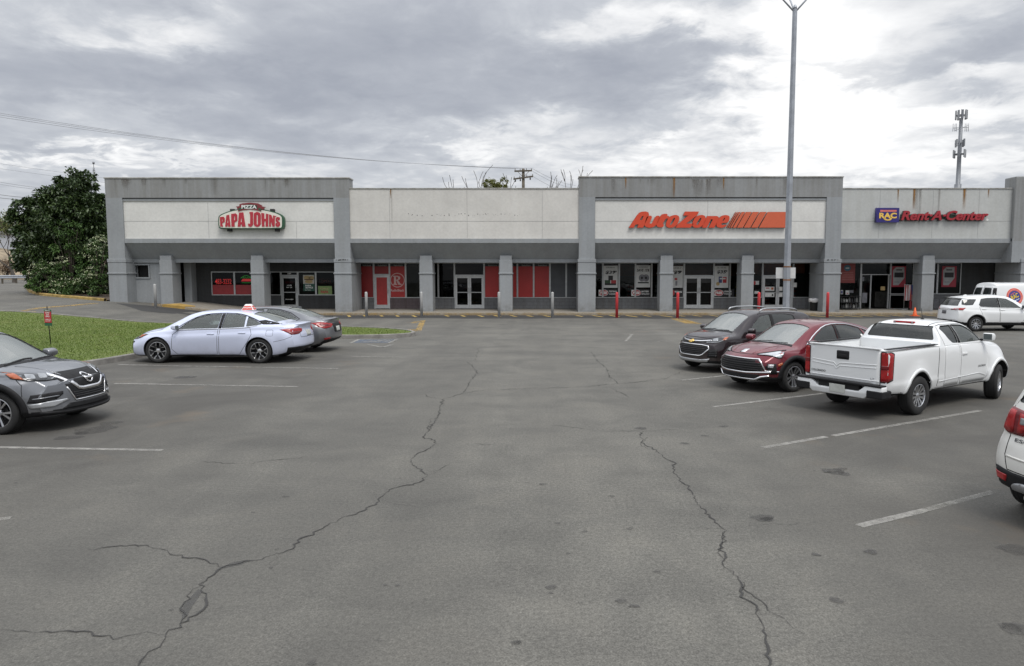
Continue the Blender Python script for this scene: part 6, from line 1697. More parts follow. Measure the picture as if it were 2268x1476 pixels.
# furniture hire shop
for a, c in ((1858, 1905.5), (1971, 2022), (2022, 2075), (2075, 2127)):
    window(a, c, 580, 684 if a < 1900 else 652, toceil=True)
window(1905.5, 1971, 580, 609.5, toceil=True, name='transom')
X0, X1 = xf(1905.5, 640, YS), xf(1971, 640, YS)
b = MB(); zt = zf(1940, 609.5, YS); zw = walkz(X0, YS) + .01
for xx in (X0, xf(1926.5, 640, YS), X1 - .14): b.box(xx, xx + .07, YS - .04, YS + .06, zw, zt)
o = part(b, 'door', M_ALU)
b = MB(); b.box(X0 + .08, xf(1926.5, 640, YS), YS - .003, YS + .008, zw, zt); b.build('door_glass', G_SHOP, o)
window(1971, 2022, 653, 685, name='low_window')
front_wall(2022, 2127, 652, None, W_BRICKG, z0=0); front_wall(2127, 2212, 580, None, W_DARK, 'shop_wall', z1=ZC, z0=0)
# interiors: floor, back wall, ceiling, partitions
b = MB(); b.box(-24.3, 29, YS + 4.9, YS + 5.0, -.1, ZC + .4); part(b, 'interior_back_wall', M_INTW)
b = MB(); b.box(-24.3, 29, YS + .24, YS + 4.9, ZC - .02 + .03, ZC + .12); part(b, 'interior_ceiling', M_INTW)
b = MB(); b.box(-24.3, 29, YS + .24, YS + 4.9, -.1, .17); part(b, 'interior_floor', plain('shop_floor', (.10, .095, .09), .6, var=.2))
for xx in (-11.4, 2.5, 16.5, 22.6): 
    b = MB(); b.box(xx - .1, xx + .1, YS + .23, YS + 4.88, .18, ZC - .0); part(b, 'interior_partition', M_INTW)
M_OR = plain('orange_fitting', (.30, .062, .02), .6, var=.3, scale=2)
b = MB(); b.box(2.9, 16.2, YS + 4.7, YS + 4.85, 2.15, 2.9); part(b, 'interior_banner', M_OR)
b = MB(); b.box(xf(1668, 600, YS), xf(1790, 600, YS), YS + .55, YS + .60, zf(1700, 606, YS), ZC - .05); part(b, 'interior_banner', M_OR)
for k, xx in enumerate(np.arange(3.6, 15.8, 1.7)):
    b = MB(); b.box(xx, xx + .5, YS + 1.6, YS + 4.2, .2, 1.75)
    o = part(b, 'store_shelf', plain('shelf_grey', (.10, .10, .105), .6, var=.3))
    b = MB()
    for j in range(5):
        for i in range(3): b.box(xx + .02 + i * .16, xx + .15 + i * .16, YS + 1.5, YS + 1.595, .3 + j * .28, .3 + j * .28 + random.uniform(.1, .22))
    b.build('goods', random.choice([plain('goods_red', (.25, .03, .02), .5), plain('goods_yellow', (.32, .22, .04), .5), plain('goods_blue', (.04, .06, .16), .5), plain('goods_white', (.35, .35, .34), .5)]), o)
b = MB(); b.box(-17.3, -12.0, YS + 2.6, YS + 3.1, .3, 1.35); part(b, 'counter', plain('counter_green', (.03, .06, .035), .6))
for xx in (17.6, 19.2, 20.8, 23.6, 25.2):
    b = MB(); b.box(xx, xx + 1.0, YS + 1.2, YS + 1.9, .2, random.uniform(1.0, 1.5)); part(b, 'display_unit', plain('display_dark', (.06, .055, .05), .5, var=.4), bevel=.03)

# ---------------- walk, kerb
bm = bmesh.new()
xs_ = [x for x in np.arange(-21.4, 60.1, .8)]
row = []
for x in xs_:
    yk = YK
    prof = [(yk, -.03), (yk + .012, .10), (yk + .03, .125), (yk + .16, .132), (YS + .2, .135 + .05)]
    row.append([bm.verts.new((x, y, G(x, yk) + dz)) for y, dz in prof])
for a, c in zip(row, row[1:]):
    for j in range(4):
        f = bm.faces.new([a[j], c[j], c[j + 1], a[j + 1]])
bm.faces.new([v for v in row[0]])
bmesh.ops.recalc_face_normals(bm, faces=bm.faces)
me = bpy.data.meshes.new('pavement'); bm.to_mesh(me); bm.free()
tag(put('pavement', me, M_CONC), kind='structure')
bm = bmesh.new(); row = []
for x in np.arange(-22.0, 60.1, .8):
    prof = [(YK - .004, .0), (YK + .008, .104), (YK + .028, .130), (YK + .16, .137)]
    row.append([bm.verts.new((x, y, G(x, YK) + dz)) for y, dz in prof])
for a, c in zip(row, row[1:]):
    for j in range(3): bm.faces.new([a[j], c[j], c[j + 1], a[j + 1]])
me = bpy.data.meshes.new('kerb_paint'); bm.to_mesh(me); bm.free()
tag(put('kerb_paint', me, M_KYEL), kind='structure')
b = MB()
xk, xk2 = -21.4, -20.15
b.hexa([(xk, YK - .01, .1), (xk2, YK - .01, .1), (xk2 + .3, YK + .6, .1), (xk + .5, YK + .9, .1)], [(xk, YK - .01, G(xk, YK) + .15), (xk2, YK - .01, G(xk2, YK) + .15), (xk2 + .3, YK + .6, G(xk2, YK) + .155), (xk + .5, YK + .9, G(xk, YK) + .155)])
tag(b.build('kerb_ramp', plain('ramp_yellow', (.38, .24, .06), .8, var=.25, scale=3)), kind='structure')
bpy.context.view_layer.update()
# ---------------- weathering on the stucco: rust runs and coping stains
def runmat(name, col, amt):
    m, nt, b = NT(name)
    v = objco(nt, (9, 9, .35), world=True); n1 = noise(nt, v, 1.2, 6, .7)
    tc = nt.nodes.new('ShaderNodeTexCoord'); sp3 = nt.nodes.new('ShaderNodeSeparateXYZ'); nt.links.new(tc.outputs['UV'], sp3.inputs[0])
    u = math_(nt, 'ABSOLUTE', math_(nt, 'SUBTRACT', sp3.outputs[0], .5)); edge = math_(nt, 'SUBTRACT', 1.0, math_(nt, 'MULTIPLY', u, 2.0), clamp=True)
    fade = math_(nt, 'POWER', sp3.outputs[1], .8)
    a = math_(nt, 'MULTIPLY', math_(nt, 'MULTIPLY', edge, fade), ramp(nt, n1, [(.32, 0.1), (.6, 1.0)]))
    nt.links.new(math_(nt, 'MULTIPLY', a, amt, clamp=True), b.inputs['Alpha']); b.inputs['Base Color'].default_value = c4(col); b.inputs['Roughness'].default_value = .9
    return m
M_RUST = runmat('rust_run', (.26, .13, .035), 1.7); M_GRIME = runmat('grime_run', (.13, .11, .09), .45)
def run(px, w, y0, y1, mat, Y):
    X, za = wp(px, y0, Y); _, zb = wp(px, y1, Y)
    me = bpy.data.meshes.new('rust_run')
    me.from_pydata([(X - w / 2, Y, zb), (X + w / 2, Y, zb), (X + w / 2, Y, za), (X - w / 2, Y, za)], [], [(0, 1, 2, 3)])
    uv = me.uv_layers.new(name='UVMap')
    for i, c in enumerate([(0, 0), (1, 0), (1, 1), (0, 1)]): uv.data[i].uv = c
    adopt(put('rust_run', me, mat))
for px, w, y0, y1, m_, Y in ((1493, .18, 394, 440, M_RUST, YF - .004), (1386, .10, 394, 420, M_RUST, YF - .004), (1603, .10, 394, 422, M_RUST, YF - .004), (322, .12, 397, 425, M_GRIME, YF - .004), (2026, .20, 419, 466, M_RUST, YF + .094), (2137, .22, 419, 466, M_RUST, YF + .094),
                       (1990, .12, 420, 450, M_RUST, YF + .094), (2190, .10, 420, 440, M_RUST, YF + .094), (865, .08, 419, 440, M_RUST, YF + .094)):
    run(px, w, y0, y1, m_, Y)
for _ in range(30):
    px = random.choice([random.uniform(245, 770), random.uniform(1290, 1860)])
    run(px, random.uniform(.08, .5), 397, random.uniform(408, 436), M_GRIME, YF - .004 - random.uniform(0, .0015))
for _ in range(6):
    px = random.choice([random.uniform(780, 1280), random.uniform(1870, 2235), random.uniform(1870, 2235)])
    run(px, random.uniform(.08, .4), 419.5, random.uniform(430, 520), M_GRIME, YF + .0955 - random.uniform(0, .0015))
# sign holes left on the empty panel
b = MB()
for k in range(46):
    px = 905 + 250 * (k / 46) + random.uniform(-4, 4); X, Z = wp(px, 476 + random.uniform(-2.5, 2.5), YF + .1); r = random.choice([.008, .012, .02])
    b.box(X - r, X + r, YF + .096, YF + .0985, Z - r, Z + r)
tag(part(b, 'bolt_holes', M_SHAD), kind='stuff')
for px in (2236,): pass
# chipped patches on the pillar caps
b = MB()
for k, (x0, x1) in ((2, P[2]), (4, P[4])):
    for j in range(7):
        X = x0 + .1 + (x1 - x0 - .2) * j / 7 + random.uniform(-.03, .03); w = random.uniform(.03, .09); Z = Z_B2a - .06
        b.box(X, X + w, YF - .0665, YF - .064, Z - random.uniform(.01, .04), Z + random.uniform(.02, .05))
part(b, 'chipped_paint', M_SHAD)
# ------------------------------------------------------------------ shop signs (things fixed to the strip)
YSG = YF + .10
def Zp(ox, oy, sc, Y):
    """picture tracing -> points on the wall plane"""
    return lambda pts: [wp(ox + x / sc, oy + y / sc, Y) for x, y in pts]
def mean(pts): return Vector((sum(p[0] for p in pts) / len(pts), 0, sum(p[1] for p in pts) / len(pts)))
# --- pizza sign
S_GRN = plain('sign_green', (.020, .085, .040), .4); S_CREAM = plain('sign_cream', (.72, .70, .62), .4, var=.04); S_RED = plain('sign_red', (.42, .030, .045), .4, var=.06); S_MAR = plain('sign_maroon', (.20, .030, .035), .4); S_DGRN = plain('sign_dark_green', (.015, .055, .03), .5)
T = Zp(440, 430, 10.31, YSG - .28)
base = [(445, 540), (470, 490), (560, 440), (700, 390), (860, 355), (1000, 335), (1180, 328), (1360, 335), (1500, 352), (1660, 390), (1800, 432), (1905, 490), (1945, 560), (1945, 760), (1900, 802), (500, 802), (452, 765)]
sg = tag(empty('shop_sign', (T([(1190, 600)])[0][0], YSG, T([(1190, 600)])[0][1])), 'arched cream pizza sign with red slab letters and a green rim', 'sign')
SI = Matrix.Translation(-sg.location)
def sp_part(o, root): o.parent = root; o.matrix_parent_inverse = Matrix.Translation(-root.location); return o
sp_part(poly_mesh('sign_box', [[T(chaikin(base, 1))]], S_GRN, None, YSG - .28, .27), sg)
inn = [(472, 548), (492, 506), (570, 462), (705, 412), (860, 378), (1000, 358), (1180, 350), (1360, 358), (1500, 376), (1655, 412), (1790, 452), (1880, 505), (1903, 560), (1903, 745), (1875, 778), (515, 778), (478, 750)]
sp_part(poly_mesh('sign_face', [[T(chaikin(inn, 1))]], S_CREAM, None, YSG - .30, .03), sg)
PJ = [[[(490, 530), (575, 520), (602, 555), (600, 640), (545, 668), (548, 715), (562, 720), (562, 747), (497, 747), (500, 715)], [(540, 572), (556, 578), (553, 625), (540, 632)]],
      [[(640, 490), (700, 473), (735, 747), (675, 747), (680, 712), (664, 712), (660, 747), (610, 747)], [(668, 590), (677, 590), (681, 662), (661, 662)]],
      [[(748, 457), (850, 443), (888, 480), (888, 615), (825, 652), (827, 720), (835, 747), (755, 747)], [(815, 508), (835, 515), (835, 597), (815, 607)]],
      [[(928, 427), (1025, 420), (1076, 747), (990, 747), (996, 698), (964, 698), (965, 747), (897, 747)], [(976, 550), (986, 550), (993, 645), (967, 645)]],
      [[(1165, 412), (1248, 412), (1248, 690), (1226, 738), (1180, 754), (1140, 735), (1133, 680), (1166, 676), (1174, 697), (1182, 680), (1182, 452), (1165, 450)]],
      [[(1270, 440), (1340, 408), (1402, 433), (1424, 480), (1424, 690), (1392, 738), (1335, 754), (1283, 730), (1264, 690), (1264, 480)], [(1330, 478), (1346, 468), (1357, 490), (1358, 690), (1345, 707), (1331, 692)]],
      [[(1435, 433), (1503, 443), (1506, 567), (1541, 567), (1541, 450), (1598, 462), (1592, 747), (1535, 747), (1537, 628), (1505, 628), (1508, 747), (1450, 747)]],
      [[(1613, 468), (1662, 478), (1706, 590), (1703, 490), (1747, 500), (1742, 747), (1692, 747), (1652, 615), (1656, 747), (1615, 747)]],
      [[(1862, 540), (1852, 602), (1815, 602), (1810, 572), (1796, 577), (1802, 602), (1860, 648), (1867, 710), (1830, 754), (1780, 747), (1758, 710), (1763, 663), (1800, 663), (1808, 706), (1820, 700), (1815, 682), (1765, 622), (1763, 560), (1800, 523)]],
      [[(1753, 503), (1777, 503), (1768, 540)]]]
for g in PJ: sp_part(poly_mesh('sign_letter', [[T(l) for l in g]], S_RED, None, YSG - .325, .03), sg)
ban = [(855, 290), (940, 280), (935, 240), (1010, 215), (1180, 200), (1350, 215), (1445, 262), (1440, 285), (1525, 300), (1490, 330), (1500, 360), (1430, 345), (1435, 400), (1335, 372), (1180, 350), (1010, 372), (905, 400), (915, 350), (880, 345), (890, 320)]
sp_part(poly_mesh('sign_ribbon', [[T(ban)]], S_MAR, None, YSG - .335, .12), sg)
sp_part(poly_mesh('ribbon_panel', [[T([(985, 262), (1180, 238), (1345, 262), (1345, 338), (1180, 330), (985, 345)])]], S_DGRN, None, YSG - .345, .03), sg)
for g in ([(915, 330), (985, 312), (985, 350), (930, 372)], [(1380, 318), (1430, 335), (1425, 385), (1365, 350)]):
    sp_part(poly_mesh('ribbon_fold', [[T(g)]], S_GRN, None, YSG - .346, .02), sg)
X, Z = T([(1162, 297)])[0]
sp_part(wall_text('ribbon_lettering', 'PIZZA', X, YSG - .352, Z, L_WHITE, None, h=.20, w=.86, bold=.045), sg)
for x, y in ((745, 372), (1660, 372), (680, 822), (1770, 822)):
    X, Z = T([(x, y)])[0]; b = MB(); b.box(X - .11, X + .11, YSG - .2, YSG, Z - .08, Z + .08); sp_part(b.build('sign_bracket', M_SHAD), sg)

# --- car parts sign
S_OR = plain('sign_orange_red', (.60, .062, .022), .4, var=.05); S_OR2 = plain('sign_orange', (.58, .115, .050), .4, var=.05); S_RET = plain('sign_return', (.05, .045, .045), .5)
T = Zp(1380, 450, 5.968, YSG - .16)
az_ = tag(empty('shop_sign', (T([(1100, 220)])[0][0], YSG, T([(1100, 220)])[0][1])), 'long orange red italic sign with slanted stripes behind the lamp pole', 'sign')
def sh(l, dx): return [(x + dx, y) for x, y in l]
o_out = chaikin([(665, 158), (725, 160), (747, 195), (740, 240), (705, 300), (660, 326), (600, 328), (565, 305), (570, 255), (605, 185)], 1); o_in = chaikin([(675, 193), (690, 200), (680, 225), (645, 285), (625, 292), (620, 278), (640, 240)], 1)
AZ = [[[(75, 326), (185, 160), (215, 128), (250, 114), (305, 112), (335, 124), (343, 158), (265, 326), (185, 326), (205, 284), (165, 284), (140, 326)], [(222, 226), (248, 178), (268, 168), (268, 185), (247, 226)]],
      [chaikin([(318, 168), (392, 168), (352, 262), (358, 275), (384, 270), (430, 168), (497, 168), (447, 285), (400, 322), (330, 328), (283, 305), (287, 270)], 1)],
      [chaikin([(525, 143), (592, 143), (582, 172), (612, 172), (598, 206), (562, 206), (522, 278), (542, 286), (530, 320), (470, 324), (438, 300), (450, 265), (490, 172)], 1)],
      [o_out, o_in],
      [[(820, 113), (1003, 113), (982, 160), (832, 272), (932, 272), (890, 326), (693, 326), (720, 285), (862, 165), (793, 165)]],
      [sh(o_out, 348), sh(o_in, 348)],
      [[(1112, 172), (1240, 172), (1264, 184), (1266, 212), (1207, 326), (1130, 326), (1188, 218), (1163, 214), (1107, 326), (1042, 326)]],
      [chaikin([(1345, 158), (1402, 165), (1412, 205), (1385, 262), (1308, 262), (1296, 284), (1312, 292), (1378, 284), (1350, 318), (1290, 330), (1238, 315), (1233, 280), (1270, 200), (1300, 170)], 1), [(1338, 195), (1351, 200), (1330, 234), (1313, 234)]]]
for g in AZ:
    sp_part(poly_mesh('sign_letter', [[T(l) for l in g]], S_OR, None, YSG - .16, .03), az_)
    sp_part(poly_mesh('letter_return', [[T(sh(l, 0)) for l in g]], S_RET, None, YSG - .129, .12), az_)
for a, c in ((1490, 1499), (1512, 1524), (1536, 1556), (1570, 1612), (1624, 1702), (1714, 1798), (1812, 1898), (1914, 2150)):
    sl_ = 118
    g = [(a, 118), (c, 118), (c - sl_ if c < 2100 else c, 326), (a - sl_, 326)]
    sp_part(poly_mesh('sign_stripe', [[T(g)]], S_OR2, None, YSG - .16, .03), az_)
    sp_part(poly_mesh('stripe_return', [[T([(x - 3, y + 3) for x, y in g])]], S_RET, None, YSG - .129, .12), az_)
# --- furniture hire sign
S_BLUE = plain('sign_navy', (.028, .022, .16), .35); S_YEL = plain('sign_yellow', (.78, .50, .10), .4); S_PK = plain('sign_salmon', (.62, .16, .14), .4); S_DR = plain('sign_dark_red', (.33, .022, .032), .4)
T = Zp(1900, 440, 6.163, YSG - .22)
rc = tag(empty('shop_sign', (T([(1030, 230)])[0][0], YSG, T([(1030, 230)])[0][1])), 'navy square emblem with yellow letters beside long dark red italic lettering', 'sign')
sp_part(poly_mesh('sign_box', [[T([(262, 128), (568, 128), (560, 326), (250, 326)])]], S_BLUE, None, YSG - .22, .21), rc)
sp_part(poly_mesh('sign_bar', [[T([(305, 157), (530, 157), (528, 182), (303, 182)])]], S_PK, None, YSG - .228, .012), rc)
X, Z = T([(412, 232)])[0]
T3 = Zp(1900, 440, 6.163, YSG - .235)
xa_, za_ = T3([(293, 194)])[0]; xb_, zb2 = T3([(530, 272)])[0]
sp_part(wall_text('sign_letters', 'RAC', (xa_ + xb_) / 2, YSG - .236, (za_ + zb2) / 2, S_YEL, None, h=za_ - zb2, w=xb_ - xa_, bold=.05), rc)
sp_part(poly_mesh('sign_arc', [[T3(chaikin([(345, 268), (372, 268), (392, 284), (428, 284), (448, 268), (472, 268), (450, 294), (425, 303), (392, 302), (365, 292)], 1))]], S_YEL, None, YSG - .238, .012), rc)
def strokes(ch):
    pass
x0, z0 = T([(590, 298)])[0]; x1, z1 = T([(1790, 165)])[0]
sp_part(wall_text('sign_lettering', 'Rent\u00b7A\u00b7Center', (x0 + x1) / 2, YSG - .19, (z0 + z1) / 2, S_DR, None, h=(z1 - z0), w=(x1 - x0), bold=.032, shear=.28, depth=.07), rc)
sp_part(wall_text('letter_return', 'Rent\u00b7A\u00b7Center', (x0 + x1) / 2 - .02, YSG - .10, (z0 + z1) / 2 - .02, S_RET, None, h=(z1 - z0) + .03, w=(x1 - x0) + .03, bold=.045, shear=.28, depth=.09), rc)
xr0, zr0 = T([(600, 275)])[0]; xr1, zr1 = T([(1700, 215)])[0]
b = MB(); b.box(xr0, xr1, YSG - .06, YSG - .002, zr0, zr1); sp_part(b.build('sign_raceway', S_DGRN), rc)
X, Z = T([(1775, 290)])[0]; b = MB(); b.lathe([(.06, -.03), (.06, 0)], 16, X, YSG - .15, Z, 'y'); sp_part(b.build('registered_mark', L_WHITE), rc)

# ------------------------------------------------------------------ posters and neon in the windows
YG = YS + .05          # posters hang just behind the panes
def poster(name, px0, py0, px1, py1, mat, label, cat, Y=None, group=None):
    Y = YS - .012 if Y is None else Y
    xa, za = wp(px0, py0, Y); xb, zb = wp(px1, py1, Y)
    o = tag(empty(name, ((xa + xb) / 2, Y, zb)), label, cat, group)
    b = MB(); b.box(xa, xb, Y, Y + .005, zb, za); sp_part(b.build('sheet', mat), o)
    o['_r'] = 1; del o['_r']
    return o, xa, xb, zb, za, Y
def ptext(o, s, px, py, hpx, wpx, mat, Y, bold=.02, shear=0.0, name='lettering'):
    X, Z = wp(px, py, Y); k = Y / FOC
    return sp_part(wall_text(name, s, X, Y - .003, Z, mat, None, h=hpx * k, w=wpx * k, bold=bold, shear=shear), o)
def pbox(o, px0, py0, px1, py1, mat, Y, name='picture', dy=.004):
    xa, za = wp(px0, py0, Y); xb, zb = wp(px1, py1, Y)
    b = MB(); b.box(xa, xb, Y - dy, Y - dy + .002, zb, za); return sp_part(b.build(name, mat), o)
def pellipse(o, px, py, rx, ry, mat, Y, name='badge', dy=.004):
    X, Z = wp(px, py, Y); k = Y / FOC
    pts = [(X + rx * k * math.cos(t), Z + ry * k * math.sin(t)) for t in np.linspace(0, 2 * math.pi, 28)[:-1]]
    b = MB(); b.prism(pts, 'y', Y - dy, Y - dy + .002); return sp_part(b.build(name, mat), o)
PW = plain('poster_white', (.60, .61, .60), .5, var=.06); PK = plain('poster_black', (.014, .014, .016), .5); PR = plain('poster_red', (.42, .035, .04), .5); PG = plain('poster_green', (.015, .075, .05), .5)
PLG = plain('poster_light_green', (.20, .30, .10), .5, var=.2); PT = plain('poster_tan', (.40, .29, .13), .5, var=.25, scale=3); PGR = plain('poster_grey', (.20, .20, .22), .5, var=.3)
def free_strip(px0, w, cut0=0, texts=('WIPER', 'BLADES')):
    pass
ads = [((1337, 589, 1368, 638), '$39', 1352, 604, 22, 'tall white battery price poster, the leftmost in the car parts shop window'),
       ((1409.5, 588, 1440, 637), 'SAVE 15%', 1424.5, 599, 28, 'tall white discount poster with brake discs in the car parts shop window'),
       ((1482, 590, 1512, 638), '$9', 1500, 604, 18, 'tall white price poster half hidden by the pillar in the car parts shop'),
       ((1583, 589.5, 1613, 638), '$35', 1598, 603, 20, 'tall white oil price poster right of the car parts shop double door')]
for (r, tx, tx_x, tx_y, tw_, lab) in ads:
    o, xa, xb, zb, za, Y = poster('window_poster', *r, PW, lab, 'poster')
    ptext(o, tx, tx_x, tx_y, 8 if len(tx) < 5 else 6, tw_, PK, Y, .03, .15)
    if len(tx) < 5: ptext(o, '99', r[2] - 6, tx_y - 2, 4, 8, PK, Y, .03)
    ptext(o, 'STARTING AT' if tx == '$39' else 'WIPERS' if tx[0] == 'S' else 'OIL + FILTER' if tx == '$35' else 'ONLY', tx_x, r[1] + 4, 2.4, 20, PK, Y, .01)
    cx_ = (r[0] + r[2]) / 2
    if tx == '$39':
        pbox(o, cx_ - 5, 611, cx_ + 5, 621, PK, Y); pbox(o, cx_ - 13, 621, cx_ - 1, 631, plain('poster_pic_green', (.03, .07, .03), .5), Y); pbox(o, cx_ + 1, 621, cx_ + 12, 630, PR, Y); pbox(o, cx_ - 13, 628, cx_ + 12, 632, PK, Y, dy=.006)
    elif tx[0] == 'S':
        pellipse(o, cx_ - 3, 616, 7, 8, PGR, Y); pellipse(o, cx_ + 6, 616, 7, 8, PGR, Y, dy=.006); pellipse(o, cx_ - 3, 616, 2.5, 3, PK, Y, dy=.008); pellipse(o, cx_ + 6, 616, 2.5, 3, PK, Y, dy=.008); pbox(o, cx_ - 12, 625, cx_ + 12, 628, PK, Y)
    elif tx == '$35':
        pbox(o, cx_ - 6, 613, cx_ + 1, 627, plain('poster_pic_blue', (.05, .07, .18), .5), Y); pbox(o, cx_ + 3, 614, cx_ + 11, 627, PR, Y); pellipse(o, cx_ - 8, 629, 4, 4, PT, Y); pbox(o, cx_ - 4, 616, cx_ + 9, 619, PW, Y, dy=.006)
    else:
        pbox(o, cx_ - 3, 616, cx_ + 3, 621, PR, Y); pbox(o, cx_ - 1, 623, cx_ + 3, 633, PGR, Y)
for (a, b_, t1, t2, lab) in ((1326, 1368, 'TESTING', 'CHARGING', 'black free service banner, leftmost along the car parts shop sill'), (1398.5, 1440, 'BATTERY', 'INSTALLATION', 'black free service banner under the brake disc poster'),
                        (1482, 1512, 'TESTING', '', 'black free service banner half hidden by the pillar, red bollard before it'), (1581, 1626, 'LOANER', 'TOOLS', 'black free service banner right of the car parts shop double door')):
    o, xa, xb, zb, za, Y = poster('window_banner', a, 641, b_, 657, PK, lab, 'banner')
    if a != 1482:
        pbox(o, a, 642.5, a + 8, 655.5, L_WHITE, Y); pellipse(o, a + 11, 649, 10.5, 7, L_WHITE, Y, dy=.006); pellipse(o, a + 11, 649, 9.6, 6.2, PR, Y, dy=.008); sp_part(wall_text('lettering', 'FREE', wp(a + 11, 649, Y)[0], Y - .010, wp(a + 11, 649, Y)[1], L_WHITE, None, h=.16, w=.42, bold=.05), o)
        ptext(o, t1, a + 31, 646, 3.6, 17, L_WHITE, Y, .05); ptext(o, t2, a + 31, 651.5, 3, 17, L_WHITE, Y, .04)
    else:
        pellipse(o, 1489, 649, 6, 6.5, PR, Y); ptext(o, t1, 1502, 647, 4.5, 17, L_WHITE, Y, .05)
# entrance door notices
for i, (r, lab) in enumerate((((1694.5, 635.5, 1715, 644.5), 'white notice with red print on the car parts shop left door leaf'), ((1694.5, 649.5, 1715, 658), 'plain white notice low on the car parts shop left door leaf'), ((1725, 635.5, 1733, 644.5), 'white notice beside the lamp pole, upper one on the right door leaf'), ((1725, 649.5, 1733, 658), 'white notice beside the lamp pole, lower one on the right door leaf'),
        ((1668, 622.5, 1681, 631), 'red and white sticker in the narrow window beside the entrance'), ((1671, 645, 1681, 651), 'small pale notice low in the narrow window beside the entrance'), ((1757.5, 626.5, 1764.5, 636.5), 'small white notice at the left edge of the orange lit window'))):
    o, xa, xb, zb, za, Y = poster('door_notice', *r, L_WHITE if i != 4 else PW, lab, 'notice', Y=YS - .045 if i < 4 else YS - .036)
    if i == 0: pbox(o, 1696, 637.5, 1704, 639.5, PR, Y); pbox(o, 1708, 637, 1713, 642, plain('poster_orange', (.5, .13, .04), .5), Y)
    if i == 1: pellipse(o, 1711, 654, 2, 2.2, PK, Y)
    if i == 4: pbox(o, 1668, 623, 1673.5, 631, PR, Y)
# pizza shop window
def neon(name, s, px, py, hpx, wpx, col, label, st=2.2, bold=.0):
    m, nt, b = NT(name + '_tube'); b.inputs['Base Color'].default_value = c4(col); b.inputs['Emission Color'].default_value = c4(col); b.inputs['Emission Strength'].default_value = st
    X, Z = wp(px, py, YG + .05); k = (YG + .05) / FOC
    o = wall_text(name, s, X, YG + .05, Z, m, None, h=hpx * k, w=wpx * k, bold=bold, depth=.02)
    return tag(o, label, 'neon sign'), m
n1_, MNR = neon('neon_sign', '483-3232', 494.5, 624, 11.5, 36, (.85, .05, .05), 'red neon telephone number in the pizza shop left window', .75, .005)
X, Z = wp(545, 621, YG + .05); k_ = YG / FOC
MNG = plain('neon_green_tube', (.05, .4, .05), .4); MNG.node_tree.nodes['Principled BSDF'].inputs['Emission Color'].default_value = (.08, .6, .08, 1); MNG.node_tree.nodes['Principled BSDF'].inputs['Emission Strength'].default_value = .45
o = tag(empty('neon_sign', (X, YG + .05, Z)), 'neon sign with a red bar inside a green outline, beside the small pillar', 'neon sign')
b = MB(); b.prism([(X - .30, Z - .07), (X + .36, Z - .07), (X + .36, Z + .03), (X + .2, Z + .08), (X - .2, Z + .08)], 'y', YG + .04, YG + .07); sp_part(b.build('neon_bar', MNR), o)
b = MB(); b.tube([(X - .32 + .66 * t, YG + .05, Z + .12 + .16 * math.sin(math.pi * t)) for t in np.linspace(0, 1, 14)], .014, 6); b.tube([(X - .26, YG + .05, Z - .16), (X + .3, YG + .05, Z - .16)], .014, 6)
for dx in (-.2, -.08, .05, .18): b.tube([(X + dx, YG + .05, Z + .12), (X + dx + .05, YG + .05, Z + .2), (X + dx + .1, YG + .05, Z + .12)], .012, 6)
sp_part(b.build('neon_outline', MNG), o)
o, xa, xb, zb, za, Y = poster('window_poster', 671, 609, 697, 645, PG, 'green poster with a photo of filled rolls right of the pizza shop door', 'poster')
pbox(o, 671, 609.5, 696, 629, plain('poster_pic_white', (.45, .43, .38), .5), Y); pellipse(o, 680, 615.5, 7, 4.5, PT, Y, dy=.006); pellipse(o, 690, 616.5, 5.5, 5, PT, Y, dy=.006); pellipse(o, 684, 624, 8.5, 4, PT, Y, dy=.007); pbox(o, 674, 618.5, 694, 620.5, plain('poster_pic_brown', (.10, .045, .02), .5), Y, dy=.009)
ptext(o, 'PAPA', 683, 633, 3.6, 13, L_WHITE, Y, .05); ptext(o, 'BOWLS', 685, 637.5, 3.6, 16, L_WHITE, Y, .05); ptext(o, 'IN TWO', 682, 643, 1.8, 12, L_WHITE, Y, .02)
o, xa, xb, zb, za, Y = poster('window_poster', 704.5, 634, 735.5, 653.5, PLG, 'pale green poster with red print at the pizza shop window sill', 'poster')
ptext(o, 'PAPA', 719, 647, 6, 17, PR, Y, .04); ptext(o, 'CALL', 719, 639.5, 3.5, 20, plain('poster_pale', (.45, .36, .18), .5), Y, .03)
o = tag(empty('neon_sign', tuple(wp(721, 623, YG))[:1] + (YG,) + tuple(wp(721, 623, YG))[1:]), 'unlit open sign with a red frame in the right pizza shop window', 'neon sign')
xa, za = wp(708, 618.5, YG); xb, zb = wp(735, 628.5, YG); b = MB(); b.tube([(xa, YG, za), (xb, YG, za), (xb, YG, zb), (xa, YG, zb), (xa, YG, za)], .012, 6); sp_part(b.build('neon_frame', plain('neon_off_red', (.35, .05, .05), .4)), o)
sp_part(wall_text('lettering', 'OPEN', (xa + xb) / 2, YG, (za + zb) / 2, plain('neon_dim_red', (.45, .06, .05), .4), None, h=.15, w=.6, depth=.02), o)
n2_, _ = neon('neon_sign', 'DELIVERY', 641, 626, 4.5, 19, (.8, .03, .05), 'small red neon word behind the pizza shop door glass', .6, .02)
for s, px, py, h_, w_ in (('HOURS', 641, 632.5, 2.5, 10), ('MON - SUN', 641, 637, 2.2, 12), ('PLEASE COME IN', 641, 663.5, 2.2, 17)):
    X, Z = wp(px, py, YS - .012); k = YS / FOC
    tag(wall_text('door_lettering', s, X, YS - .012, Z, L_WHITE, None, h=h_ * k, w=w_ * k, bold=.02), {'HOURS': 'small white heading on the pizza shop door glass', 'MON - SUN': 'small white line under the heading on the pizza shop door', 'PLEASE COME IN': 'small white line low on the pizza shop door glass'}[s], 'lettering')
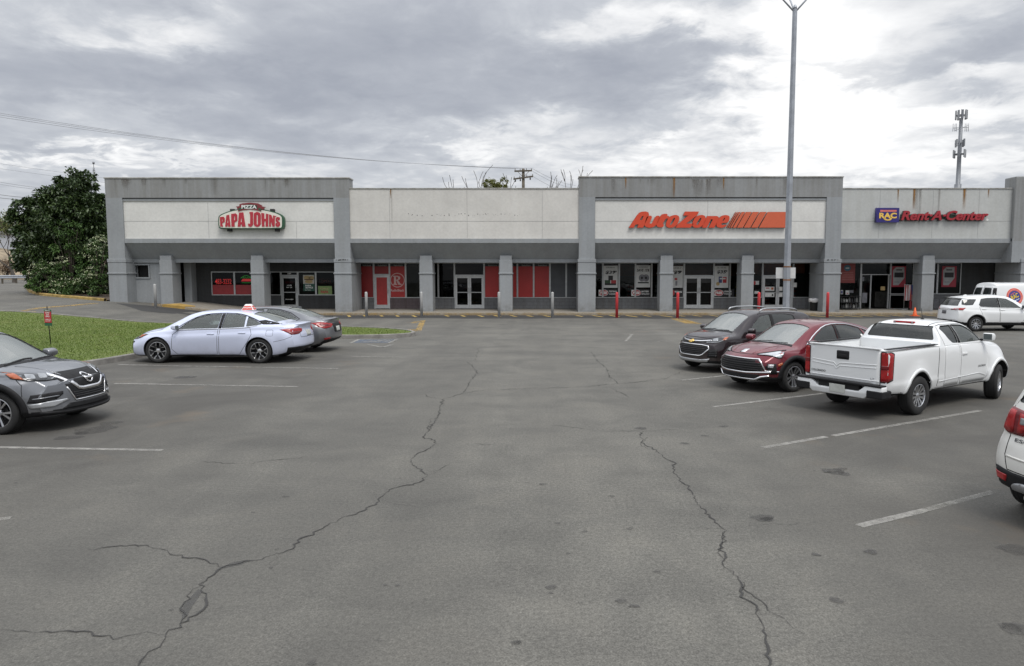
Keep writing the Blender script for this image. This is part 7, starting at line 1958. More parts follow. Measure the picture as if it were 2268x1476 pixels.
X, Z = wp(641, 606.5, YS - .012); tag(wall_text('door_number', '237', X, YS - .036, Z, L_WHITE, None, h=.09, w=.24, bold=.02), 'white street number above the pizza shop door', 'number')
# furniture hire posters
o, xa, xb, zb, za, Y = poster('window_poster', 1862, 583, 1893, 627, plain('poster_dim_red', (.27, .050, .045), .5, var=.12), 'tall dull red poster with a blue roundel at the left of the hire shop', 'poster')
pellipse(o, 1877, 594, 7.5, 7, plain('poster_blue', (.05, .14, .20), .5), Y); pbox(o, 1873, 593, 1881, 595.5, PW, Y, dy=.006)
for k in range(5): pbox(o, 1865, 603 + 4 * k, 1890, 604.6 + 4 * k, plain('poster_red_pale', (.38, .13, .12), .5), Y, 'print_line')
for (px0, px1, lab) in ((1976, 2005, 'red and white cut corner poster right of the hire shop entrance'), (2087, 2117, 'red and white cut corner poster right of the small pillar')):
    o, xa, xb, zb, za, Y = poster('window_poster', px0, 590, px1, 636, plain('poster_crimson', (.34, .03, .05), .5), lab, 'poster')
    def q(pts): return [wp(px0 + x, 590 + y, Y) for x, y in pts]
    b = MB(); b.prism(q([(9, 2), (27, 2), (27, 26), (14, 42), (2, 42), (2, 9)]), 'y', Y - .004, Y - .002); sp_part(b.build('print_panel', plain('poster_pale_grey', (.36, .37, .37), .5)), o)
    pbox(o, px0 + 5, 604, px0 + 25, 615, PK, Y, dy=.007); pbox(o, px0 + 9, 597, px0 + 22, 599.5, PK, Y, 'print_line', dy=.007); pbox(o, px0 + 5, 624, px0 + 16, 626, PGR, Y, 'print_line', dy=.007)
# ------------------------------------------------------------------ street furniture
B_GREY = plain('bollard_grey', (.40, .40, .39), .7, var=.15, scale=4); B_RED = plain('bollard_red', (.55, .045, .05), .55, var=.10, scale=4)
def bollard(px, py, mat, label, group, h=1.32, r=.075):
    p = gp(px, py)
    b = MB(); b.lathe([(r, -.05), (r, h - .05), (r * .93, h - .02), (r * .7, h + .005), (r * .35, h + .02), (.001, h + .024)], 20, 0, 0, 0)
    o = b.build('bollard', mat); o.location = p
    return tag(o, label, 'bollard', group)
for px, py, lab in ((345, 682, 'grey bollard in front of the wing wall with the small window'), (812, 702.5, 'grey bollard before the red door of the empty shop'), (934, 702, 'grey bollard before the small pillar right of the round emblem'),
                    (1105.5, 702.5, 'grey bollard at the pillar just right of the empty shop double door'), (1223.5, 703, 'grey bollard before the two plain grey window panes')):
    bollard(px, py, B_GREY, lab, 'grey bollards along the kerb', 1.34 if px > 400 else 1.28)
for px, py, lab in ((1366, 704, 'red bollard, leftmost, below the battery price poster'), (1500.5, 705, 'red bollard just left of the car parts shop double door'), (1680, 704, 'red bollard beside the car parts entrance, above the roof of the black crossover'), (1832, 704, 'red bollard in front of the thick pillar right of the bin')):
    bollard(px, py, B_RED, lab, 'red bollards along the kerb', 1.34)
# litter bin with its liner folded over the rim
p = wp(1802, 691, YF + .9); x, y = p[0], YF + .9; z = walkz(x, y)
bn = tag(empty('litter_bin', (x, y, z)), 'black litter bin with a white bag over its rim beside the thick pillar', 'bin')
b = MB(); b.lathe([(.20, 0), (.21, .02), (.245, .62), (.26, .63)], 24); b.build('bin_body', plain('bin_black', (.014, .014, .015), .5), bn)
b = MB(); rs = random.Random(3)
n = 30; prof = [(.235, .55), (.27, .50), (.30, .55), (.31, .64), (.29, .70), (.245, .72), (.21, .66), (.12, .60), (.001, .58)]
rings = []
for r_, h_ in prof: rings.append([b.bm.verts.new(((r_ + rs.uniform(-.022, .022)) * math.cos(2 * math.pi * k / n), (r_ + rs.uniform(-.022, .022)) * math.sin(2 * math.pi * k / n), h_ + rs.uniform(-.03, .03))) for k in range(n)])
for a, c in zip(rings, rings[1:]):
    for k in range(n): b.bm.faces.new([a[k], a[(k + 1) % n], c[(k + 1) % n], c[k]])
b.build('bin_bag', plain('bag_white', (.58, .57, .57), .35), bn, smooth=80)
# cone
p = gp(2026, 700.5)
cn = tag(empty('traffic_cone', p), 'orange traffic cone by the kerb behind the white pickup', 'cone')
M_CONE = plain('cone_orange', (.75, .12, .02), .5)
b = MB(); b.lathe([(.13, .03), (.11, .08), (.028, .48), (.001, .49)], 20); b.build('cone_body', M_CONE, cn)
b = MB(); b.box(-.18, .18, -.18, .18, 0, .035); b.build('cone_base', M_CONE, cn, bevel=.01)
# lamp pole
LPY = 27.8; pb = Vector((9.53, LPY, 0))
M_GALV = plain('pole_galvanised', (.34, .36, .39), .45, .35, var=.18, scale=3); M_PRUST = plain('rusty_band', (.25, .11, .04), .8, .2, var=.4, scale=10); M_PLW = plain('sign_back_white', (.56, .56, .55), .5, var=.1)
lp = tag(empty('lamp_pole', pb), 'tall tapered square steel lamp pole rising past the car parts sign', 'lamp pole')
ztop = HC + LPY * (ray(1763, 20).z / ray(1763, 20).y)
b = MB(); w0, w1 = .098, .064
b.hexa([(-w0, -w0, .1), (w0, -w0, .1), (w0, w0, .1), (-w0, w0, .1)], [(-w1, -w1, ztop), (w1, -w1, ztop), (w1, w1, ztop), (-w1, w1, ztop)])
pole = b.build('pole', M_GALV, lp, bevel=.012); pole.rotation_euler = (0, 0, R(28))
b = MB(); b.lathe([(.32, -.1), (.32, .55), (.30, .58)], 24); b.build('pole_footing', M_KERB, lp)
b = MB(); b.lathe([(.075, ztop), (.075, ztop + .05), (.04, ztop + .14), (.001, ztop + .16)], 12); b.build('pole_cap', M_GALV, lp)
for ang in (180 - 8, 8, 88):
    a = R(ang); dx, dy = math.cos(a), math.sin(a)
    b = MB(); b.tube([(dx * .05, dy * .05, ztop - .08), (dx * .5, dy * .5, ztop + .42), (dx * 1.2, dy * 1.2, ztop + 1.1), (dx * 1.7, dy * 1.7, ztop + 1.35)], .032, 8)
    arm = b.build('lamp_arm', M_GALV, lp)
    b = MB(); b.box(-.35, .35, -.18, .18, -.07, .09); hd = b.build('lamp_head', plain('lamp_head_grey', (.16, .16, .17), .5), arm, bevel=.04)
    hd.location = (dx * 1.8, dy * 2.0, ztop + 1.38); hd.rotation_euler = (0, 0, a)
zs0 = HC + LPY * ray(1736, 617).z / ray(1736, 617).y; zs1 = HC + LPY * ray(1736, 593).z / ray(1736, 593).y
for sd, nm in ((-1, 'rear'), (1, 'front')):
    b = MB(); xa, xb = (-.40, -.10) if sd < 0 else (.10, .34)
    yy = .10 if sd < 0 else .02
    b.hexa([(xa, yy, zs0), (xb, yy + .0, zs0), (xb, yy + .012, zs0), (xa, yy + .012, zs0)], [(xa, yy, zs1), (xb, yy, zs1), (xb, yy + .012, zs1), (xa, yy + .012, zs1)])
    o = b.build('pole_sign', M_PLW, lp)
for zz in (zs0 - .06, zs1 + .03):
    b = MB(); e = .106 - zz * .0026; b.box(-e, e, -e, e, zz - .025, zz + .025); o = b.build('pole_band', M_PRUST, lp); o.rotation_euler = (0, 0, R(28))
# small parking sign in the lawn
p = gp(112, 764, .1)
ps = tag(empty('yard_sign', p, R(-12)), 'small red and green parking sign on a thin black stake in the lawn', 'sign')
ht = 1.26
b = MB(); b.tube([(.02, 0, -.1), (-.03, 0, .70), (-.05, 0, ht)], .014, 8); b.build('stake', M_BLACK, ps)
b = MB(); b.box(-.155, .125, -.022, -.014, .62, 1.14); pl = b.build('sign_plate', plain('plate_green', (.02, .10, .05), .5), ps)
b = MB(); b.box(-.150, .120, -.026, -.0225, .72, 1.08); b.build('plate_field', plain('plate_red', (.42, .02, .03), .5), pl)
for s, z, h_, w_ in (('CARRY', 1.045, .045, .17), ('OUT', .985, .045, .12), ('ONLY', .925, .05, .17), ('15 MINUTES', .83, .03, .2), ('ALL OTHERS', .78, .025, .2), ('PARKING', 1.11, .03, .2)):
    me = text_mesh(s, h_, w_, bold=.03); me.transform(Matrix.Translation((-.015, -.029, z)) @ Matrix.Rotation(R(90), 4, 'X')); put('plate_lettering', me, L_WHITE, pl)
# goods outside the hire shop
def racklike(px0, px1, py0, py1, Y, label, seed):
    rs = random.Random(seed)
    xa = wp(px0, py1, Y)[0]; xb, zb = wp(px1, py1, Y); zt = wp(px0, py0, Y)[1]; zb = walkz(xa, Y)
    o = tag(empty('display_rack', ((xa + xb) / 2, Y, zb)), label, 'rack')
    w = (xb - xa) / 2; h = zt - zb
    b = MB()
    for sx in (-1, 1):
        for yy in (-.18, .18): b.tube([(sx * w, yy, 0), (sx * w, yy, h)], .015, 6)
    for k in range(3): b.box(-w, w, -.2, .2, .06 + k * h * .42, .085 + k * h * .42)
    b.build('rack_frame', M_BLACK, o)
    for k in range(2):
        x = -w + .05
        while x < w - .1:
            ww = rs.uniform(.08, .16); hh = rs.uniform(.22, h * .38)
            b = MB(); b.lathe([(ww * .45, 0), (ww * .5, .02), (ww * .5, hh * .7), (ww * .3, hh * .85), (ww * .25, hh)], 10, x + ww / 2, rs.uniform(-.06, .06), .086 + k * h * .42)
            b.build('stock_item', rs.choice([plain('stock_dark', (.03, .03, .032), .5), plain('stock_grey', (.12, .12, .12), .5), plain('stock_pale', (.24, .24, .23), .5)]), o)
            x += ww + .03
racklike(1860, 1901, 655, 684, YS - .75, 'low dark rack of small goods left of the hire shop entrance', 4)
o = tag(empty('propane_locker', (xf(2093, 680, YS - .7), YS - .7, walkz(25, YS - .7))), 'dark display cabinet behind the white crossover right of the small pillar', 'cabinet')
b = MB(); b.box(-.9, .5, -.3, .3, 0, .72); b.build('cabinet_body', plain('cabinet_dark', (.03, .032, .036), .5, var=.3), o, bevel=.02)
b = MB()
for k in range(4): b.box(-.85 + k * .34, -.56 + k * .34, -.315, -.301, .08, .64)
b.build('cabinet_door', plain('cabinet_panel', (.055, .058, .066), .4, var=.4, scale=12), o)
o = tag(empty('carton', (xf(2106, 672, YS - .9), YS - .9, walkz(25, YS - .9) + .0)), 'pale carton on the walk above the roof of the white crossover', 'carton')
b = MB(); b.box(-.30, .75, -.25, .2, 0, .78); b.build('carton_body', plain('carton_pale', (.36, .36, .34), .7), o, bevel=.015)
b = MB(); b.box(.28, .62, -.262, -.2505, .55, .72); b.build('carton_print', plain('carton_print', (.35, .12, .10), .6, var=.4, scale=20), o)
# striped feather banner on a stand
p0 = wp(2012, 684, YS - 1.0); x, y = p0[0], YS - 1.0; z = walkz(x, y)
fl = tag(empty('flag_stand', (x, y, z)), 'red and white striped flag with a blue corner hanging by the hire shop entrance', 'flag')
b = MB(); b.tube([(-.28, 0, 0), (-.28, 0, 1.55)], .015, 6); b.box(-.45, -.1, -.15, .15, 0, .04); b.tube([(-.28, 0, 1.5), (.3, 0, 1.5)], .012, 6); b.build('flag_pole', M_ALU, fl)
bm = bmesh.new(); nx, nz_ = 14, 8
gv = [[bm.verts.new((-.27 + .56 * i / nx, .05 * math.sin(i * 1.1 + j * .3), .56 + .92 * j / nz_)) for i in range(nx + 1)] for j in range(nz_ + 1)]
for j in range(nz_):
    for i in range(nx):
        f = bm.faces.new([gv[j][i], gv[j][i + 1], gv[j + 1][i + 1], gv[j + 1][i]]); f.smooth = True
        f.material_index = 2 if (i >= 10 and j >= 3) else (i // 2) % 2
me = bpy.data.meshes.new('flag_cloth'); bm.to_mesh(me); bm.free()
put('flag_cloth', me, [plain('flag_red', (.36, .06, .06), .8), plain('flag_white', (.45, .42, .42), .8), plain('flag_blue', (.06, .12, .30), .8)], fl)
o = tag(empty('hand_truck', (x + .22, y + .05, z)), 'small red and black hand cart standing under the striped flag', 'cart')
b = MB(); b.box(-.14, .14, -.06, .06, .06, .52); b.build('cart_body', plain('cart_red', (.32, .04, .05), .4), o, bevel=.03)
b = MB()
for sx in (-1, 1): b.lathe([(.07, -.02), (.07, .02)], 14, sx * .16, 0, .07, 'x')
b.tube([(-.17, .05, .05), (-.17, .05, .62), (.17, .05, .62), (.17, .05, .05)], .018, 6); b.build('cart_frame', M_BLACK, o)
# posters of paper on the hire shop glass
for i, (r, lab, mt) in enumerate((((1873, 643.5, 1881, 653), 'small bright white and red paper on the hire shop window', L_WHITE), ((1882, 643.5, 1890, 649), 'small grey card beside the white paper on the hire shop window', PGR), ((1862, 643, 1867, 652), 'small blue bordered card at the left edge of the hire shop window', PW),
                               ((1909, 614, 1914, 623), 'small white card high on the hire shop side light', PGR), ((1910, 649, 1920, 671), 'tall pale notice low on the hire shop side light', PGR), ((1950.5, 635, 1960, 643.5), 'tan card on the dark hire shop door', PT))):
    o, *_ = poster('door_notice', *r, mt, lab, 'notice', Y=YS - .045)
    if i == 0: pbox(o, 1875, 649, 1879, 651, PR, YS - .045)
    if i == 2: pbox(o, 1863, 644.5, 1866, 650.5, S_BLUE, YS - .045)

# ------------------------------------------------------------------ roof topper on the lavender sedan
c1 = car1.root
loc = Vector((c1.location.x, c1.location.y, c1.location.z)); rz = c1.rotation_euler.z
tp = tag(empty('car_topper', loc + Matrix.Rotation(rz, 3, 'Z') @ Vector((-.74, -.05, 1.385)), rz + R(8)), 'white and red illuminated pizza sign clipped to the roof of the lavender sedan', 'car topper'); tp.scale = (.55, .95, .66)
b = MB()
arch = [(-.30, 0), (.30, 0), (.31, .06), (.26, .16), (.17, .26), (.08, .315), (-.08, .315), (-.17, .26), (-.26, .16), (-.31, .06)]
def tpoly(pts, y0, y1): return pts
b.hexa([(x, -.15, 0.02) for x in ()] or [(-.33, -.17, .0), (.33, -.17, .0), (.33, .17, .0), (-.33, .17, .0)], [(-.15, -.07, .27), (.15, -.07, .27), (.15, .07, .27), (-.15, .07, .27)])
tb = b.build('topper_body', plain('topper_white', (.74, .73, .72), .35), tp, bevel=.035, seg=3, smooth=50)
M_TPR = plain('topper_red', (.62, .05, .03), .4)
def facequad(u0, u1, v0, v1, side):
    # point on the sloped faces
    def P(u, v):
        k = v / .27
        if side == 'long': return ((1 - k) * u * .33 + k * u * .15, (.17 * (1 - k) + .07 * k) + .006, v)
        return ((.33 * (1 - k) + .15 * k) + .006, (1 - k) * u * .17 + k * u * .07, v)
    return [P(u0, v0), P(u1, v0), P(u1, v1), P(u0, v1)]
b = MB()
for f, sg in (('long', 1), ('long', -1)):
    q_ = facequad(-.84, .84, .04, .20, 'long'); b.ngon([(x, sg * y, z) for x, y, z in q_])
    q_ = facequad(-.84, .84, .04, .20, 'short'); b.ngon([(sg * x, y, z) for x, y, z in q_])
b.build('topper_panel', M_TPR, tb)
for sg in (-1, 1):
    me = text_mesh("PAPA JOHN'S", .085, .40, bold=.03); tilt = math.atan2(.10, .27)
    me.transform(Matrix.Rotation(0 if sg < 0 else math.pi, 4, 'Z') @ Matrix.Translation((0, -.143, .12)) @ Matrix.Rotation(R(90) - tilt, 4, 'X'))
    put('topper_lettering', me, L_WHITE, tb)
    me = text_mesh('PIZZA', .06, .16, bold=.03); tilt = math.atan2(.18, .27)
    me.transform(Matrix.Rotation(R(90) * (1 if sg > 0 else -1), 4, 'Z') @ Matrix.Translation((0, -.262, .12)) @ Matrix.Rotation(R(90) - tilt, 4, 'X'))
    put('topper_lettering', me, L_WHITE, tb)

# ------------------------------------------------------------------ poles, wires, towers beyond the roofs
M_WOOD = plain('pole_wood', (.10, .085, .065), .9, var=.3, scale=3); M_WIRE = plain('wire', (.24, .245, .255), .6); M_TOW = plain('tower_steel', (.19, .20, .215), .5, .3, var=.2); M_ANT = plain('antenna_panel', (.30, .31, .32), .5, var=.2)
YPO = 67.0
def at(px, py, Y): x, z = wp(px, py, Y); return Vector((x, Y, z))
top = at(1159, 374, YPO)
up = tag(empty('utility_pole', (top.x, YPO, 0)), 'wooden utility pole with two crossarms rising behind the low off white panel', 'utility pole')
b = MB(); b.tube([(0, 0, 0), (0, 0, top.z)], [.19, .13], 12); b.build('pole', M_WOOD, up)
za = at(1159, 379, YPO).z; zb_ = at(1159, 394, YPO).z
for zz, tilt, w in ((za, .03, .82), (zb_, .13, .92)):
    b = MB(); b.hexa([(-w, -.2, zz - .09 - tilt), (w, -.2, zz - .09 + tilt), (w, -.09, zz - .09 + tilt), (-w, -.09, zz - .09 - tilt)], [(-w, -.2, zz + .05 - tilt), (w, -.2, zz + .05 + tilt), (w, -.09, zz + .05 + tilt), (-w, -.09, zz + .05 - tilt)])
    arm = b.build('crossarm', M_WOOD, up)
    for u in (-.92, -.35, .35, .95):
        b = MB(); b.lathe([(.03, 0), (.045, .05), (.03, .09), (.05, .13), (.001, .17)], 10, u * w, -.14, zz + .05 + tilt * u); b.build('insulator', plain('insulator', (.25, .24, .24), .4), arm)
    if zz == zb_:
        for u in (-.8, -.3, .7):
            b = MB(); b.lathe([(.05, -.30), (.06, -.26), (.06, -.14), (.03, -.10)], 10, u * w, -.14, zz + tilt * u); b.build('cutout', M_SHAD, arm)
b = MB(); b.tube([(-.55, -.14, za - .05), (0, -.14, za - .6)], .02, 5); b.tube([(.55, -.14, za - .05), (0, -.14, za - .6)], .02, 5); b.build('arm_brace', M_WOOD, up)
def wire(a, c, sag, label, r=.011, n=26, group='overhead wires'):
    b = MB(); pts = []
    for k in range(n + 1):
        t = k / n; p = a.lerp(c, t); p.z -= sag * 4 * t * (1 - t); pts.append(p)
    o = b.build('overhead_wire', M_WIRE) if False else None
    base = a.copy(); b.tube([q - base for q in pts], r, 5, caps=False)
    o = b.build('overhead_wire', M_WIRE); o.location = base
    return tag(o, label, 'wire', group)
def span(px0, py0, Y0, px1, py1, Y1, sag, label, r=.016): wire(at(px0, py0, Y0), at(px1, py1, Y1), sag, label, r)
span(-560, 150, 45, 1143, 374, YPO, 1.15, 'topmost of the wires sagging left from the utility pole', .013)
span(-560, 157, 45, 1159, 374, YPO, 1.15, 'second wire down of those sagging left from the utility pole', .013)
span(-560, 164, 45, 1176, 373, YPO, 1.2, 'lowest of the wires sagging left from the utility pole', .013)
for (py, q, lab) in ((374, 405, 'topmost thin wire descending right of the utility pole'), (380, 412, 'second thin wire descending right of the utility pole'), (391, 424, 'lowest thin wire descending right of the utility pole')):
    span(1180, py, YPO, 1275, q + 6, YPO + 35, .3, lab, .014)
for (a_, c_, lab, r_) in (((0, 358), (240, 392), 'faint high wire above the dark tree', .012), ((0, 369), (240, 402), 'second faint wire above the dark tree', .012), ((0, 399), (90, 413), 'upper of the two middle wires left of the dark tree', .018), ((0, 404), (90, 417), 'lower of the two middle wires left of the dark tree', .015), ((0, 427), (80, 436), 'thick upper wire of the low pair left of the dark tree', .03), ((0, 434), (80, 441), 'thick lower wire of the low pair left of the dark tree', .03)):
    d0 = (c_[0] - a_[0], c_[1] - a_[1])
    span(a_[0] - d0[0], a_[1] - d0[1], 75, c_[0] + d0[0] * .6, c_[1] + d0[1] * .6, 82, .25, lab, r_)
# monopole with antennas
YT = 150.0
tp_ = at(2129, 262, YT); tb0 = at(2117, 418, YT)
ct = tag(empty('cell_tower', (tp_.x, YT, 0)), 'grey monopole mast with four tiers of antennas behind the pale grey panel', 'mast')
b = MB(); b.lathe([(.62, 0), (.48, tb0.z + .6), (.44, tb0.z + .62), (.40, tp_.z - 9), (.33, tp_.z)], 14); b.build('mast_pole', M_TOW, ct)
b = MB(); b.lathe([(.66, tb0.z - 3), (.66, tb0.z + .9)], 12); b.build('mast_collar', M_TOW, ct)
def tier(py, rad, n, h, full, phase=0.0):
    z = at(2125, py, YT).z
    b = MB(); ring = [(rad * math.cos(2 * math.pi * k / 12), rad * math.sin(2 * math.pi * k / 12), z) for k in range(13)]
    if full: b.tube(ring, .09, 6, caps=False)
    for k in range(3): a = 2 * math.pi * k / 3 + phase; b.tube([(0, 0, z), (rad * math.cos(a), rad * math.sin(a), z)], .10, 6)
    fr = b.build('antenna_mount', M_TOW, ct)
    for k in range(n):
        a = 2 * math.pi * k / n + phase
        b = MB(); w = .17 if h < 1.6 else .2
        b.box(-w, w, -.10, .10, -h * .45, h * .55); o = b.build('antenna_panel', M_ANT if k % 3 else M_TOW, fr, bevel=.03); o.location = (rad * math.cos(a), rad * math.sin(a), z); o.rotation_euler = (0, 0, a + 1.57)
tier(256, 1.05, 9, 1.8, True, .2); tier(318, .95, 4, 1.5, False, .4); tier(342, 1.15, 6, 1.6, True, .9)
z = at(2125, 284, YT).z
b = MB(); b.tube([(-1.6, 0, z), (1.6, 0, z + .1)], .05, 6); b.tube([(-1.0, .4, z - .5), (1.4, -.4, z + .5)], .04, 6)
for u in (-1.6, -1.2, -.9, .9, 1.25, 1.6): b.tube([(u, 0, z - .7), (u, 0, z + .9)], .045, 5)
b.build('whip_antennas', M_TOW, ct)
b = MB(); zt = at(2126, 242, YT).z; b.tube([(0, 0, tp_.z), (0, 0, zt)], .06, 6); b.build('lightning_rod', M_TOW, ct)
# distant lattice mast
t0 = at(207, 359, 140); lt = tag(empty('lattice_mast', (t0.x, 140, 0)), 'thin grey lattice mast between the dark tree and the building', 'mast')
b = MB(); w = .32
for k in range(3):
    a = 2 * math.pi * k / 3; b.tube([(w * 1.7 * math.cos(a), w * 1.7 * math.sin(a), 0), (w * .6 * math.cos(a), w * .6 * math.sin(a), t0.z - 1.5)], .045, 4)
zz = 0
while zz < t0.z - 1.6:
    for k in range(3):
        a, a2 = 2 * math.pi * k / 3, 2 * math.pi * (k + 1) / 3
        f0 = 1.7 - 1.1 * zz / t0.z; f1 = 1.7 - 1.1 * (zz + .8) / t0.z
        b.tube([(w * f0 * math.cos(a), w * f0 * math.sin(a), zz), (w * f1 * math.cos(a2), w * f1 * math.sin(a2), zz + .8)], .03, 3)
    zz += .8
b.build('mast_lattice', M_TOW, lt)
b = MB(); b.tube([(0, 0, t0.z - 1.6), (0, 0, t0.z)], .05, 5); zk = at(207, 400, 140).z; b.lathe([(.35, zk), (.35, zk + .4)], 8); b.lathe([(.2, t0.z - .4), (.2, t0.z)], 8); b.build('mast_antenna', M_TOW, lt)
# guardrail at the far left
a = gp(-60, 630.5); c = gp(66, 627)
gr = tag(empty('guardrail', (a.x, a.y, a.z)), 'grey steel guardrail along the road at the far left', 'guardrail')
d = c - a; L = d.to_2d().length; ang = math.atan2(d.y, d.x)
gr.rotation_euler = (0, 0, ang)
b = MB(); b.prism([(-.02, .45), (-.06, .52), (-.02, .60), (-.06, .68), (-.02, .76), (.0, .76), (-.04, .68), (.0, .60), (-.04, .52), (.0, .45)], 'x', -1, L + 2); b.build('rail', plain('rail_galvanised', (.40, .42, .45), .4, .3, var=.15), gr)
for k in range(int(L / 1.9) + 2):
    b = MB(); b.box(k * 1.9 - .05, k * 1.9 + .05, .0, .12, -.2, .74); b.build('rail_post', M_WOOD, gr)
# ------------------------------------------------------------------ vegetation
rng = np.random.default_rng(11)
def leaf_mat(name, stops, rough=.5, spec=.35, trans=.0):
    m, nt, b = NT(name)
    g = nt.nodes.new('ShaderNodeNewGeometry'); v = objco(nt, world=True)
    f = math_(nt, 'ADD', math_(nt, 'MULTIPLY', g.outputs['Random Per Island'], .65), math_(nt, 'MULTIPLY', noise(nt, v, 1.1, 4), .4))
    nt.links.new(ramp(nt, f, stops), b.inputs['Base Color'])
    b.inputs['Roughness'].default_value = rough; b.inputs['Specular IOR Level'].default_value = spec
    return m
def leaves(P, N, size, asp, droop=.25, fold=.25):
    """one 4-point leaf per position P with outward hint N"""
    n = len(P)
    d = rng.normal(size=(n, 3)) * .8 + N; d[:, 2] += rng.normal(size=n) * .3
    d /= np.linalg.norm(d, axis=1)[:, None] + 1e-9
    up = rng.normal(size=(n, 3)); up[:, 2] += .6
    s = np.cross(d, up); s /= np.linalg.norm(s, axis=1)[:, None] + 1e-9
    nn = np.cross(s, d)
    L = (size * rng.uniform(.6, 1.35, n))[:, None]; W = L * asp
    V = np.empty((n, 4, 3))
    V[:, 0] = P; V[:, 1] = P + d * L * .5 + s * W * .5 + nn * L * fold * .3; V[:, 2] = P + d * L - np.array([0, 0, 1]) * L * droop; V[:, 3] = P + d * L * .5 - s * W * .5 + nn * L * fold * .3
    return V.reshape(-1, 3), n
def leaf_mesh(name, parts, mat, parent):
    Vs = np.concatenate([p[0] for p in parts]); n = sum(p[1] for p in parts)
    me = bpy.data.meshes.new(name); me.vertices.add(len(Vs)); me.vertices.foreach_set('co', Vs.reshape(-1))
    me.loops.add(4 * n); me.loops.foreach_set('vertex_index', np.arange(4 * n)); me.polygons.add(n); me.polygons.foreach_set('loop_start', np.arange(0, 4 * n, 4)); me.polygons.foreach_set('loop_total', np.full(n, 4))
    me.update(); me.validate()
    o = put(name, me, mat, parent)
    return o
def blob(c, r, n, squash=1.0, shell=.55):
    """points through a lumpy ellipsoid, denser to the outside"""
    u = rng.normal(size=(n, 3)); u /= np.linalg.norm(u, axis=1)[:, None]
    rad = (shell + (1 - shell) * rng.random(n)) ** .7
    ph = rng.uniform(0, 6.28, 6)
    lump = 1 + .16 * np.sin(3 * u[:, 0] + ph[0]) + .14 * np.sin(4 * u[:, 1] + 2 * u[:, 2] + ph[1]) + .13 * np.sin(5 * u[:, 2] + 3 * u[:, 0] + ph[2]) + .10 * np.sin(9 * u[:, 0] + 7 * u[:, 1] + ph[3])
    rr = np.array(r if hasattr(r, '__len__') else (r, r, r * squash))
    return np.array(c) + u * rr * (rad * lump)[:, None], u
def trunk(root, pts, rads, mat, name='trunk', n=9):
    b = MB(); b.tube(pts, rads, n); return b.build(name, mat, root)
M_BARK = plain('bark', (.075, .06, .048), .95, var=.4, scale=5, bmp=.5); M_BARKG = plain('bark_grey', (.12, .105, .09), .95, var=.35, scale=5, bmp=.4)

def tree_from_blobs(name, label, base, blobs, leaf, size, asp, dens, mat, bark, trunk_r, cat='tree', group=None, limbs=5):
    """blobs in survey pixels: (px, py, radius_m, Y)"""
    root = tag(empty(name, base), label, cat, group)
    parts = []; cen = []
    for px, py, r, Y in blobs:
        x, z = wp(px, py, Y); c = np.array((x, Y, z)) - np.array(base); cen.append(c)
        rr = r if hasattr(r, '__len__') else (r, r, r * .85)
        n = int(dens * 4 * math.pi * np.mean(rr) ** 2)
        # sub-clumps give an uneven outline and light gaps
        k = max(5, int(n / 130)); sc, su = blob(c, np.array(rr) * .86, k, shell=.75)
        for q, u in zip(sc, su):
            m_ = max(8, n // k); P_, U = blob(q, np.mean(rr) * rng.uniform(.16, .34), m_, .8, .2)
            parts.append(leaves(P_, U * .8 + u * .7, size, asp))
        P_, U = blob(c, np.array(rr) * .72, n // 4, shell=.4); parts.append(leaves(P_, U, size, asp))
    leaf_mesh('crown', parts, mat, root)
    cz = max(c[2] for c in cen)
    t = trunk(root, [(0, 0, -.2), (.1, .05, cz * .3), (.05, -.1, cz * .6), (.15, .1, cz)], [trunk_r, trunk_r * .8, trunk_r * .5, trunk_r * .15], bark)
    for c in cen[:limbs]:
        b = MB(); m = Vector((0, 0, cz * .22)); e = Vector(tuple(c)); b.tube([m, m.lerp(e, .5) + Vector((0, 0, .3)), e], [trunk_r * .55, trunk_r * .35, trunk_r * .08], 7); b.build('limb', bark, t)
    return root

YB_ = 46.6
base = gp(150, 660); base = (base.x + .6, YB_, G(base.x, YB_))
L_MAG = leaf_mat('leaf_dark_glossy', [(.15, (.020, .038, .012)), (.5, (.040, .070, .021)), (.8, (.068, .105, .032)), (.95, (.10, .135, .045))], .42, .5)
tree_from_blobs('evergreen_tree', 'large dark glossy evergreen tree left of the building', base,
    [(165, 425, (1.35, 1.5, 1.3), YB_), (190, 470, (1.5, 1.6, 1.5), YB_), (105, 455, (1.15, 1.4, 1.1), YB_), (130, 500, (1.7, 1.8, 1.5), YB_ - .3), (62, 470, (1.0, 1.2, .8), YB_), (38, 490, (.75, .9, .55), YB_), (205, 540, (1.3, 1.8, 1.6), YB_), (100, 545, (1.4, 1.6, 1.3), YB_ - .2), (150, 570, (2.0, 1.8, 1.5), YB_), (90, 590, (1.1, 1.5, 1.2), YB_), (170, 620, (2.0, 1.6, 1.1), YB_ + .3), (222, 600, (.9, 1.2, 2.0), YB_ + .4), (110, 625, (1.2, 1.3, .8), YB_ + .2), (70, 520, (1.0, 1.2, .9), YB_), (60, 560, (.7, .9, .7), YB_), (215, 470, (.9, 1.3, 1.0), YB_), (140, 450, (1.3, 1.4, 1.0), YB_), (185, 405, (.5, .6, .5), YB_), (150, 402, (.55, .6, .45), YB_)],
    None, .21, .5, 135, L_MAG, M_BARK, .22)
L_LIL = leaf_mat('leaf_mid_green', [(.2, (.035, .075, .018)), (.6, (.065, .125, .03)), (.95, (.11, .175, .05))], .55, .3)
